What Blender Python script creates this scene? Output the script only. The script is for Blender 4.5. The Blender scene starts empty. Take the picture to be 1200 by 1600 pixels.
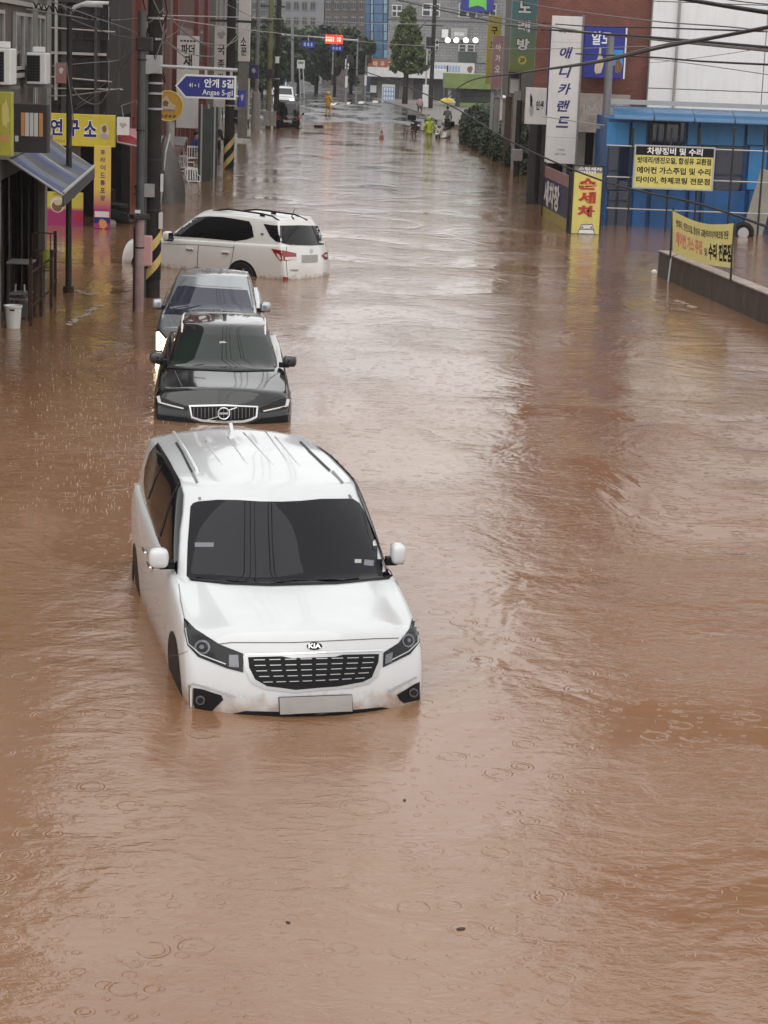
import bpy, bmesh, math, random
from mathutils import Vector, Matrix, geometry
from mathutils.bvhtree import BVHTree
R = math.radians
rnd = random.Random(7)
SC = bpy.context.scene
COL = SC.collection
# ---------------------------------------------------------------- camera (photo 1200 x 1600 px, 70 mm equivalent lens, slight roll)
FPX = 3235.0; PITCH = math.atan(720 / FPX); CAMH = 5.04; ROLL = 0.038
cam_d = bpy.data.cameras.new('camera'); cam = bpy.data.objects.new('camera', cam_d); COL.objects.link(cam)
cam_d.sensor_fit = 'VERTICAL'; cam_d.sensor_height = 36.0; cam_d.lens = FPX / 1600 * 36
cam_d.clip_start = 0.1; cam_d.clip_end = 3000
cam.matrix_world = Matrix.Translation((0, 0, CAMH)) @ Matrix.Rotation(math.pi / 2 - PITCH, 4, 'X') @ Matrix.Rotation(ROLL, 4, 'Z')
SC.camera = cam
# ---------------------------------------------------------------- overcast sky, weak broad sun, exposure
W = bpy.data.worlds.new('World'); SC.world = W; W.use_nodes = True
wn = W.node_tree.nodes; wl = W.node_tree.links; wn.clear()
sky = wn.new('ShaderNodeTexSky'); sky.sky_type = 'NISHITA'; sky.sun_disc = False
SUN_EL, SUN_ROT = R(58), R(192)
sky.sun_elevation = SUN_EL; sky.sun_rotation = SUN_ROT; sky.air_density = 1.0; sky.dust_density = 1.0; sky.ozone_density = 1.0
hs = wn.new('ShaderNodeHueSaturation'); hs.inputs['Saturation'].default_value = 0.10
bg = wn.new('ShaderNodeBackground'); bg.inputs['Strength'].default_value = 0.15
wo = wn.new('ShaderNodeOutputWorld')
hs.inputs['Value'].default_value = 1.0
h2 = wn.new('ShaderNodeHueSaturation'); h2.inputs['Value'].default_value = 2.6
gm = wn.new('ShaderNodeGamma'); gm.inputs[1].default_value = 0.08          # cloud cover evens out the dome
wl.new(sky.outputs[0], hs.inputs['Color']); wl.new(hs.outputs[0], gm.inputs[0]); wl.new(gm.outputs[0], h2.inputs['Color']); wl.new(h2.outputs[0], bg.inputs['Color']); wl.new(bg.outputs[0], wo.inputs['Surface'])
sun_d = bpy.data.lights.new('sun', 'SUN'); sun_d.energy = 0.55; sun_d.angle = R(80); sun_d.color = (1.0, 0.97, 0.93)
sun = bpy.data.objects.new('sun', sun_d); COL.objects.link(sun)
sdir = Vector((math.cos(SUN_EL) * math.sin(SUN_ROT), math.cos(SUN_EL) * math.cos(SUN_ROT), math.sin(SUN_EL)))
sun.rotation_euler = sdir.to_track_quat('Z', 'Y').to_euler()
SC.view_settings.view_transform = 'Standard'; SC.view_settings.look = 'None'
SC.view_settings.exposure = 1.38; SC.view_settings.gamma = 1.0
SC.cycles.use_denoising = True; SC.cycles.max_bounces = 8; SC.cycles.caustics_reflective = False; SC.cycles.caustics_refractive = False
SC.cycles.sample_clamp_indirect = 6.0

# ---------------------------------------------------------------- photo pixel -> direction -> point on something known
_c, _s = math.cos(ROLL), math.sin(ROLL)
CAMP = Vector((0, 0, CAMH))
def ray(px, py):
    a, b = px - 600, py - 800
    x = (a * _c + b * _s) / FPX; y = -(-a * _s + b * _c) / FPX
    return Vector((x, math.cos(PITCH) + y * math.sin(PITCH), -math.sin(PITCH) + y * math.cos(PITCH)))
def P(px, py, z=0.0):                       # on the level z
    r = ray(px, py); return CAMP + r * ((z - CAMH) / r.z)
def Q(px, py, Y):                           # at the distance Y up the street
    r = ray(px, py); return CAMP + r * (Y / r.y)
def WX(px, py, a, b):                       # on the upright wall through plan points a, b
    r = ray(px, py); n = Vector((b[1] - a[1], a[0] - b[0], 0))
    return CAMP + r * ((Vector((a[0], a[1], 0)) - Vector((0, 0, 0))).dot(n) / r.dot(n))

# ---------------------------------------------------------------- materials
MATS = {}
def mat(name, col, rough=0.6, metal=0.0, var=0.15, vscale=3.0, bump=0.0, bscale=40.0, coat=0.0, emit=None, estr=0.0, spec=0.5, grime=0.0, trans=0.0):
    if name in MATS: return MATS[name]
    m = bpy.data.materials.new(name); m.use_nodes = True; nt = m.node_tree; n = nt.nodes; l = nt.links
    b = n['Principled BSDF']
    b.inputs['Roughness'].default_value = rough; b.inputs['Metallic'].default_value = metal
    b.inputs['Specular IOR Level'].default_value = spec
    if coat: b.inputs['Coat Weight'].default_value = coat; b.inputs['Coat Roughness'].default_value = 0.04
    if trans: b.inputs['Transmission Weight'].default_value = trans
    b.inputs['Base Color'].default_value = (*col, 1)
    tc = n.new('ShaderNodeTexCoord')
    if var > 0:
        no = n.new('ShaderNodeTexNoise'); no.inputs['Scale'].default_value = vscale; no.inputs['Detail'].default_value = 8; no.inputs['Roughness'].default_value = 0.65
        l.new(tc.outputs['Object'], no.inputs['Vector'])
        mr = n.new('ShaderNodeMapRange'); mr.inputs['From Min'].default_value = 0.3; mr.inputs['From Max'].default_value = 0.7
        mr.inputs['To Min'].default_value = 1 - var; mr.inputs['To Max'].default_value = 1 + var * 0.6
        l.new(no.outputs['Fac'], mr.inputs['Value'])
        mx = n.new('ShaderNodeMix'); mx.data_type = 'RGBA'; mx.blend_type = 'MULTIPLY'; mx.inputs[0].default_value = 1
        mx.inputs[6].default_value = (*col, 1); l.new(mr.outputs[0], mx.inputs[7])
        out = mx.outputs[2]
        if grime > 0:                       # streaky dirt running down
            mp = n.new('ShaderNodeMapping'); mp.inputs['Scale'].default_value = (5, 5, 0.35); l.new(tc.outputs['Object'], mp.inputs['Vector'])
            n2 = n.new('ShaderNodeTexNoise'); n2.inputs['Scale'].default_value = 1.6; n2.inputs['Detail'].default_value = 6; l.new(mp.outputs[0], n2.inputs['Vector'])
            r2 = n.new('ShaderNodeMapRange'); r2.inputs['From Min'].default_value = 0.48; r2.inputs['From Max'].default_value = 0.75; r2.inputs['To Max'].default_value = grime
            l.new(n2.outputs['Fac'], r2.inputs['Value'])
            m2 = n.new('ShaderNodeMix'); m2.data_type = 'RGBA'; l.new(r2.outputs[0], m2.inputs[0]); l.new(out, m2.inputs[6]); m2.inputs[7].default_value = (col[0] * .25 + .02, col[1] * .23 + .016, col[2] * .2 + .012, 1)
            out = m2.outputs[2]
        l.new(out, b.inputs['Base Color'])
    if bump > 0:
        nb = n.new('ShaderNodeTexNoise'); nb.inputs['Scale'].default_value = bscale; nb.inputs['Detail'].default_value = 5
        l.new(tc.outputs['Object'], nb.inputs['Vector'])
        bp = n.new('ShaderNodeBump'); bp.inputs['Strength'].default_value = bump; bp.inputs['Distance'].default_value = 0.02
        l.new(nb.outputs['Fac'], bp.inputs['Height']); l.new(bp.outputs[0], b.inputs['Normal'])
    if emit: b.inputs['Emission Color'].default_value = (*emit, 1); b.inputs['Emission Strength'].default_value = estr
    MATS[name] = m; return m
def tex_mat(name, c1, c2, cm, scale, kind='brick', rough=0.75, bw=0.5, rh=0.25, mortar=0.02, axis='XZ', bump=0.3, var=0.25):
    """brick / tile courses too far off to tell apart one by one"""
    if name in MATS: return MATS[name]
    m = mat(name, c1, rough, 0, 0); nt = m.node_tree; n = nt.nodes; l = nt.links; b = n['Principled BSDF']
    tc = n.new('ShaderNodeTexCoord'); sx = n.new('ShaderNodeSeparateXYZ'); cx = n.new('ShaderNodeCombineXYZ')
    l.new(tc.outputs['Object'], sx.inputs[0])
    ad = n.new('ShaderNodeMath'); l.new(sx.outputs[0], ad.inputs[0]); l.new(sx.outputs[1], ad.inputs[1])
    l.new(ad.outputs[0], cx.inputs[0]); l.new(sx.outputs[2], cx.inputs[1])
    br = n.new('ShaderNodeTexBrick'); br.inputs['Scale'].default_value = scale
    br.inputs['Color1'].default_value = (*c1, 1); br.inputs['Color2'].default_value = (*c2, 1); br.inputs['Mortar'].default_value = (*cm, 1)
    br.inputs['Mortar Size'].default_value = mortar; br.inputs['Brick Width'].default_value = bw; br.inputs['Row Height'].default_value = rh
    l.new(cx.outputs[0], br.inputs['Vector'])
    no = n.new('ShaderNodeTexNoise'); no.inputs['Scale'].default_value = 1.3; no.inputs['Detail'].default_value = 8; l.new(tc.outputs['Object'], no.inputs['Vector'])
    mr = n.new('ShaderNodeMapRange'); mr.inputs['From Min'].default_value = .3; mr.inputs['From Max'].default_value = .7; mr.inputs['To Min'].default_value = 1 - var; mr.inputs['To Max'].default_value = 1 + var * .5
    l.new(no.outputs['Fac'], mr.inputs['Value'])
    mx = n.new('ShaderNodeMix'); mx.data_type = 'RGBA'; mx.blend_type = 'MULTIPLY'; mx.inputs[0].default_value = 1
    l.new(br.outputs['Color'], mx.inputs[6]); l.new(mr.outputs[0], mx.inputs[7]); l.new(mx.outputs[2], b.inputs['Base Color'])
    bp = n.new('ShaderNodeBump'); bp.inputs['Strength'].default_value = bump; bp.inputs['Distance'].default_value = .01; bp.invert = True
    l.new(br.outputs['Fac'], bp.inputs['Height']); l.new(bp.outputs[0], b.inputs['Normal'])
    return m

# ---------------------------------------------------------------- mesh building
class MB:
    def __init__(s): s.v = []; s.f = []
    def quad(s, a, b, c, d):
        i = len(s.v); s.v += [Vector(a), Vector(b), Vector(c), Vector(d)]; s.f.append((i, i + 1, i + 2, i + 3)); return s
    def box(s, c, d, rz=0.0, rx=0.0, ry=0.0):
        i = len(s.v); m = Matrix.Rotation(rz, 3, 'Z') @ Matrix.Rotation(ry, 3, 'Y') @ Matrix.Rotation(rx, 3, 'X'); c = Vector(c)
        for z in (-.5, .5):
            for x, y in ((-.5, -.5), (.5, -.5), (.5, .5), (-.5, .5)): s.v.append(c + m @ Vector((x * d[0], y * d[1], z * d[2])))
        s.f += [tuple(i + k for k in f) for f in ((3, 2, 1, 0), (4, 5, 6, 7), (0, 1, 5, 4), (1, 2, 6, 5), (2, 3, 7, 6), (3, 0, 4, 7))]; return s
    def span(s, a, b, w, h):                 # upright bar of width w, height h centred on the line a-b
        a, b = Vector(a), Vector(b); d = b - a; L = d.length; rz = math.atan2(d.y, d.x); ry = -math.atan2(d.z, math.hypot(d.x, d.y))
        return s.box((a + b) / 2, (L, w, h), rz, 0, ry)
    def tube(s, path, r, n=8, cap=True):
        path = [Vector(p) for p in path]; rr = r if isinstance(r, (list, tuple)) else [r] * len(path); i0 = len(s.v)
        for k, p in enumerate(path):
            t = (path[min(k + 1, len(path) - 1)] - path[max(k - 1, 0)]).normalized()
            u = t.orthogonal() if k == 0 else (u - t * u.dot(t))
            u = u.normalized(); w = t.cross(u)
            for j in range(n):
                a = 2 * math.pi * j / n; s.v.append(p + (u * math.cos(a) + w * math.sin(a)) * rr[k])
        for k in range(len(path) - 1):
            for j in range(n):
                a = i0 + k * n + j; b = i0 + k * n + (j + 1) % n; s.f.append((a, b, b + n, a + n))
        if cap: s.f.append(tuple(i0 + j for j in range(n))[::-1]); s.f.append(tuple(i0 + (len(path) - 1) * n + j for j in range(n)))
        return s
    def cyl(s, a, b, r0, r1=None, n=12): return s.tube([a, b], [r0, r0 if r1 is None else r1], n)
    def lathe(s, prof, c=(0, 0, 0), n=20, close=True):
        i0 = len(s.v); c = Vector(c)
        for r, z in prof:
            for j in range(n):
                a = 2 * math.pi * j / n; s.v.append(c + Vector((r * math.cos(a), r * math.sin(a), z)))
        for k in range(len(prof) - 1):
            for j in range(n):
                a = i0 + k * n + j; b = i0 + k * n + (j + 1) % n; s.f.append((a, b, b + n, a + n))
        if close: s.f.append(tuple(i0 + j for j in range(n))[::-1]); s.f.append(tuple(i0 + (len(prof) - 1) * n + j for j in range(n)))
        return s
    def ball(s, c, r, n=12, m=8):
        r = r if isinstance(r, (list, tuple, Vector)) else (r, r, r); i0 = len(s.v); c = Vector(c)
        for k in range(m + 1):
            p = math.pi * k / m
            for j in range(n):
                a = 2 * math.pi * j / n; s.v.append(c + Vector((r[0] * math.sin(p) * math.cos(a), r[1] * math.sin(p) * math.sin(a), -r[2] * math.cos(p))))
        for k in range(m):
            for j in range(n):
                a = i0 + k * n + j; b = i0 + k * n + (j + 1) % n; s.f.append((a, b, b + n, a + n))
        return s
    def prism(s, pts, ext):                  # polygon extruded along ext
        i = len(s.v); k = len(pts); ext = Vector(ext); pts = [Vector(p) for p in pts]
        s.v += pts + [p + ext for p in pts]
        s.f.append(tuple(range(i + k - 1, i - 1, -1))); s.f.append(tuple(range(i + k, i + 2 * k)))
        for j in range(k): s.f.append((i + j, i + (j + 1) % k, i + k + (j + 1) % k, i + k + j))
        return s
    def add(s, verts, faces):
        i = len(s.v); s.v += [Vector(v) for v in verts]; s.f += [tuple(i + k for k in f) for f in faces]; return s
    def build(s, name, m, parent=None, smooth=False, world=False, bevel=0.0):
        vs = s.v
        if world and parent is not None:
            inv = Matrix.Rotation(-parent.rotation_euler.z, 4, 'Z') @ Matrix.Translation(-parent.location); vs = [inv @ v for v in vs]
        me = bpy.data.meshes.new(name); me.from_pydata([tuple(v) for v in vs], [], s.f)
        bm = bmesh.new(); bm.from_mesh(me); bmesh.ops.recalc_face_normals(bm, faces=bm.faces)
        if bevel: bmesh.ops.bevel(bm, geom=[e for e in bm.edges if len(e.link_faces) == 2 and e.calc_face_angle(0) > .6], offset=bevel, segments=2, profile=.5, affect='EDGES')
        bm.to_mesh(me); bm.free()
        if smooth:
            me.shade_smooth()
            if smooth != 'all': me.set_sharp_from_angle(angle=R(40))
        me.materials.append(MATS[m] if isinstance(m, str) else m)
        o = bpy.data.objects.new(name, me); COL.objects.link(o)
        if parent is not None: o.parent = parent
        return o
def tag(o, label, cat, group=None):
    o['label'] = label; o['category'] = cat
    if group: o['group'] = group
    return o
def thing(name, label, cat, loc=(0, 0, 0), rz=0.0, group=None):
    o = bpy.data.objects.new(name, None); COL.objects.link(o); o.empty_display_size = 0.2
    o.location = Vector(loc); o.rotation_euler = (0, 0, rz); return tag(o, label, cat, group)
def structure(o): o['kind'] = 'structure'; return o
def copy_tree(o, parent=None):
    c = o.copy(); COL.objects.link(c); c.parent = parent
    for ch in list(o.children): copy_tree(ch, c)
    return c
def subdivided(verts, faces, level, creases=None, smooth=True):
    me = bpy.data.meshes.new('tmp'); me.from_pydata([tuple(v) for v in verts], [], faces)
    if creases:
        bm = bmesh.new(); bm.from_mesh(me); cl = bm.edges.layers.float.new('crease_edge')
        for e in bm.edges:
            w = creases.get(frozenset((e.verts[0].index, e.verts[1].index)))
            if w: e[cl] = w
        bm.to_mesh(me); bm.free()
    o = bpy.data.objects.new('tmp', me); COL.objects.link(o)
    md = o.modifiers.new('s', 'SUBSURF'); md.levels = md.render_levels = level
    dg = bpy.context.evaluated_depsgraph_get(); dg.update()
    ev = bpy.data.meshes.new_from_object(o.evaluated_get(dg))
    vs = [v.co.copy() for v in ev.vertices]; fs = [tuple(p.vertices) for p in ev.polygons]
    bpy.data.objects.remove(o); bpy.data.meshes.remove(me); bpy.data.meshes.remove(ev)
    return vs, fs
_txt = {}
def text_mesh(body, bold=0.0, shear=0.0):
    """lettering outlines as flat triangles, normalised to x 0..1, y 0..1 with the aspect kept aside"""
    key = (body, bold, shear)
    if key in _txt: return _txt[key]
    c = bpy.data.curves.new('t', 'FONT'); c.body = body; c.offset = bold; c.resolution_u = 3; c.align_x = 'CENTER'; c.space_line = .95; c.shear = shear
    o = bpy.data.objects.new('t', c); COL.objects.link(o)
    dg = bpy.context.evaluated_depsgraph_get(); dg.update()
    m = bpy.data.meshes.new_from_object(o.evaluated_get(dg))
    vs = [v.co.copy() for v in m.vertices]; fs = [tuple(p.vertices) for p in m.polygons]
    bpy.data.objects.remove(o); bpy.data.curves.remove(c); bpy.data.meshes.remove(m)
    x0, x1 = min(v.x for v in vs), max(v.x for v in vs); y0, y1 = min(v.y for v in vs), max(v.y for v in vs)
    vs = [((v.x - x0) / (x1 - x0), (v.y - y0) / (y1 - y0)) for v in vs]
    _txt[key] = (vs, fs, (x1 - x0) / (y1 - y0)); return _txt[key]
# ---------------------------------------------------------------- shared materials
mat('white_paint', (.585, .60, .605), .16, 0, .05, 2, coat=.6)
mat('cream_paint', (.76, .755, .73), .22, 0, .06, 2, coat=.4)
mat('black_paint', (.008, .009, .010), .10, 0, .1, 2, coat=.9, spec=.3)
mat('silver_paint', (.40, .42, .44), .22, .6, .06, 2, coat=.7)
mat('car_glass', (.006, .007, .009), .04, 0, .0, spec=.45)
mat('van_glass', (.004, .004, .007), .03, 0, .0, spec=.28)
mat('wagon_glass', (.008, .016, .012), .03, 0, .0, spec=.6)
mat('black_plastic', (.012, .012, .013), .45, 0, .1, spec=0.12)
mat('rubber', (.02, .018, .017), .7, 0, .2, spec=0.15)
mat('gap_line', (.10, .10, .10), .6, 0, 0)
mat('chrome', (.75, .75, .76), .14, 1.0, 0)
mat('satin_metal', (.5, .5, .5), .35, .9, .1)
mat('lamp_glass', (.012, .012, .014), .05, 0, 0, spec=.3)
mat('lamp_clear', (.16, .16, .175), .12, .7, .1)
mat('red_lens', (.30, .012, .012), .15, 0, .2, 20, coat=.6)
mat('white_lens', (.7, .66, .64), .15, 0, .1, 20, coat=.6)
mat('plate_grey', (.36, .35, .34), .5, 0, .12, 6)
mat('plate_white', (.7, .7, .68), .4, 0, .05)
mat('ink_black', (.012, .012, .014), .6, 0, 0, spec=0.15)
mat('ink_white', (.78, .78, .76), .5, 0, 0)
mat('ink_navy', (.012, .012, .14), .5, 0, 0)
mat('ink_red', (.42, .025, .015), .5, 0, 0)
mat('ink_pink', (.72, .24, .17), .5, 0, 0)
mat('headlight_lit', (1, 1, 1), .3, 0, 0, emit=(1.0, .80, .50), estr=4)
mat('headlight_far', (1, 1, 1), .3, 0, 0, emit=(1.0, .95, .85), estr=4)
mat('steel_dark', (.045, .043, .042), .5, .3, .25, 6, spec=0.22)
mat('steel_grey', (.20, .20, .20), .5, .3, .2, 6)
mat('pale_metal', (.42, .42, .42), .45, .3, .15, 6)
mat('rust_steel', (.05, .03, .024), .7, .1, .4, 8, spec=0.2)
mat('concrete_pole', (.034, .030, .027), .85, 0, .35, 4, bump=.3, grime=.5, spec=0.2)
mat('concrete_pale', (.30, .295, .28), .85, 0, .2, 4, bump=.3, grime=.5)
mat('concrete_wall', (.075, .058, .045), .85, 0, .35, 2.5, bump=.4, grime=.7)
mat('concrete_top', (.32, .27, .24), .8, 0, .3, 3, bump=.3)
mat('white_plastic', (.72, .72, .70), .4, 0, .08, 5)
mat('wire_black', (.012, .012, .012), .55, 0, 0, spec=0.2)
mat('wire_grey', (.16, .15, .14), .6, 0, 0)
mat('wire_pale', (.34, .33, .31), .6, 0, 0)

def splashed(name, z0, z1):                   # tide line of silt on the paintwork just above the water
    m = MATS[name]; n = m.node_tree.nodes; l = m.node_tree.links; b = n['Principled BSDF']; src = b.inputs['Base Color'].links[0].from_socket
    tc = n.new('ShaderNodeTexCoord'); sx = n.new('ShaderNodeSeparateXYZ'); l.new(tc.outputs['Object'], sx.inputs[0])
    no = n.new('ShaderNodeTexNoise'); no.inputs['Scale'].default_value = 9; no.inputs['Detail'].default_value = 7; l.new(tc.outputs['Object'], no.inputs[0])
    ad = n.new('ShaderNodeMath'); ad.operation = 'MULTIPLY_ADD'; ad.inputs[1].default_value = .34; l.new(no.outputs['Fac'], ad.inputs[0]); l.new(sx.outputs[2], ad.inputs[2])
    mr = n.new('ShaderNodeMapRange'); mr.inputs['From Min'].default_value = z0 + .17; mr.inputs['From Max'].default_value = z1 + .17; mr.inputs['To Min'].default_value = .75; mr.inputs['To Max'].default_value = .0; l.new(ad.outputs[0], mr.inputs[0])
    mx = n.new('ShaderNodeMix'); mx.data_type = 'RGBA'; l.new(mr.outputs[0], mx.inputs[0]); l.new(src, mx.inputs[6]); mx.inputs[7].default_value = (.26, .15, .08, 1); l.new(mx.outputs[2], b.inputs['Base Color'])
splashed('white_paint', .30, .46); splashed('cream_paint', .36, .48)
# ---------------------------------------------------------------- the flood water: opaque silt with a rain-roughened skin
def water_material():
    m = bpy.data.materials.new('muddy_water'); m.use_nodes = True; nt = m.node_tree; n = nt.nodes; l = nt.links
    b = n['Principled BSDF']; tc = n.new('ShaderNodeTexCoord')
    b.inputs['Roughness'].default_value = .06; b.inputs['IOR'].default_value = 1.48; b.inputs['Specular Tint'].default_value = (1.0, .945, .905, 1); b.inputs['Specular IOR Level'].default_value = .85
    # silt: large drifting patches of paler and redder mud
    mp = n.new('ShaderNodeMapping'); mp.inputs['Scale'].default_value = (.34, .12, 1); mp.inputs['Rotation'].default_value = (0, 0, .3); l.new(tc.outputs['Object'], mp.inputs[0])
    n1 = n.new('ShaderNodeTexNoise'); n1.inputs['Scale'].default_value = 1.0; n1.inputs['Detail'].default_value = 7; n1.inputs['Distortion'].default_value = 1.2; l.new(mp.outputs[0], n1.inputs[0])
    cr = n.new('ShaderNodeValToRGB'); l.new(n1.outputs['Fac'], cr.inputs[0])
    e = cr.color_ramp.elements; e[0].position = .32; e[0].color = (.200, .096, .045, 1); e[1].position = .70; e[1].color = (.258, .148, .088, 1)
    l.new(cr.outputs[0], b.inputs['Base Color'])
    def noise(scale, sc=(1, 1, 1), rot=0, det=4, dist=0, rough=.55):
        q = n.new('ShaderNodeMapping'); q.inputs['Scale'].default_value = sc; q.inputs['Rotation'].default_value = (0, 0, rot); l.new(tc.outputs['Object'], q.inputs[0])
        t = n.new('ShaderNodeTexNoise'); t.inputs['Scale'].default_value = scale; t.inputs['Detail'].default_value = det; t.inputs['Distortion'].default_value = dist; t.inputs['Roughness'].default_value = rough
        l.new(q.outputs[0], t.inputs[0]); return t.outputs['Fac']
    def math_(op, a, bb=None, cc=None):
        t = n.new('ShaderNodeMath'); t.operation = op
        for k, x in enumerate((a, bb, cc)):
            if x is None: continue
            if isinstance(x, (int, float)): t.inputs[k].default_value = x
            else: l.new(x, t.inputs[k])
        return t.outputs[0]
    # drop rings: voronoi cells, each with its own ring radius and strength
    def rings(scale, freq, amp, thr):
        w = n.new('ShaderNodeTexNoise'); w.inputs['Scale'].default_value = 2.2; l.new(tc.outputs['Object'], w.inputs[0])
        mx = n.new('ShaderNodeMix'); mx.data_type = 'VECTOR'; mx.inputs[0].default_value = .05; l.new(tc.outputs['Object'], mx.inputs[4]); l.new(w.outputs['Color'], mx.inputs[5])
        v = n.new('ShaderNodeTexVoronoi'); v.voronoi_dimensions = '2D'; v.inputs['Scale'].default_value = scale; v.inputs['Randomness'].default_value = 1.0
        l.new(mx.outputs[1], v.inputs['Vector'])
        sp = n.new('ShaderNodeSeparateColor'); l.new(v.outputs['Color'], sp.inputs[0])
        rad = math_('MULTIPLY_ADD', sp.outputs[0], .30, .05)              # ring radius in cell units
        d = math_('SUBTRACT', v.outputs['Distance'], rad)
        env = math_('POWER', 2.718, math_('MULTIPLY', math_('MULTIPLY', d, d), -260.0))
        s = math_('SINE', math_('MULTIPLY', v.outputs['Distance'], freq))
        on = math_('GREATER_THAN', sp.outputs[1], thr)
        return math_('MULTIPLY', math_('MULTIPLY', math_('MULTIPLY', s, env), on), amp)
    patch = n.new('ShaderNodeMapRange'); patch.inputs['From Min'].default_value = .36; patch.inputs['From Max'].default_value = .66
    patch.inputs['To Min'].default_value = .10; patch.inputs['To Max'].default_value = 1.45
    l.new(noise(.42, (1, .7, 1), .4, 4, .8), patch.inputs[0])
    big = math_('MULTIPLY', noise(1.5, (.9, 1.5, 1), .12, 3, .8), .017)
    mid = math_('MULTIPLY', noise(7.0, (.85, 1.25, 1), -.1, 4, 1.2), .0055)
    fine = math_('MULTIPLY', noise(26.0, (.8, 1.5, 1), .2, 3, .6), .0022)
    h = math_('MULTIPLY', math_('ADD', math_('ADD', big, mid), fine), patch.outputs[0])
    h = math_('ADD', h, rings(3.4, 62, .0009, .70))
    h = math_('ADD', h, rings(7.5, 48, .0006, .50))
    h = math_('ADD', h, rings(2.2, 80, .0010, .94))
    bp = n.new('ShaderNodeBump'); bp.inputs['Strength'].default_value = 1.0; bp.inputs['Distance'].default_value = 1.0
    l.new(h, bp.inputs['Height']); l.new(bp.outputs[0], b.inputs['Normal'])
    MATS['muddy_water'] = m
water_material()
mb = MB(); mb.quad((-60, 2, 0), (60, 2, 0), (60, 160, 0), (-60, 160, 0))
structure(mb.build('flood_water', 'muddy_water'))

# the street under the flood: level below the cars, rising out of the water up the street
def asphalt():
    m = mat('wet_asphalt', (.05, .048, .046), .22, 0, .35, 1.2, bump=.25, bscale=25)
    n = m.node_tree.nodes; l = m.node_tree.links; b = n['Principled BSDF']
    tc = n.new('ShaderNodeTexCoord'); mp = n.new('ShaderNodeMapping'); mp.inputs['Scale'].default_value = (.5, .16, 1); l.new(tc.outputs['Object'], mp.inputs[0])
    no = n.new('ShaderNodeTexNoise'); no.inputs['Scale'].default_value = 1; no.inputs['Detail'].default_value = 6; l.new(mp.outputs[0], no.inputs[0])
    mr = n.new('ShaderNodeMapRange'); mr.inputs['From Min'].default_value = .42; mr.inputs['From Max'].default_value = .58; mr.inputs['To Min'].default_value = .03; mr.inputs['To Max'].default_value = .32
    l.new(no.outputs['Fac'], mr.inputs[0]); l.new(mr.outputs[0], b.inputs['Roughness'])
asphalt()
def ground_z(y): return -.34 if y < 95 else (-.34 + .34 * (y - 95) / 53 if y < 148 else min(.16, (y - 148) * .006))
ys = [-30, 20, 60, 95, 105, 115, 125, 135, 142, 148, 155, 165, 180, 260, 420, 900]
mb = MB()
for k, y in enumerate(ys):
    for x in (-500, -60, -20, 0, 20, 60, 500): mb.v.append(Vector((x, y, ground_z(y))))
for k in range(len(ys) - 1):
    for j in range(6): a = k * 7 + j; mb.f.append((a, a + 1, a + 8, a + 7))
structure(mb.build('street', 'wet_asphalt'))
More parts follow.
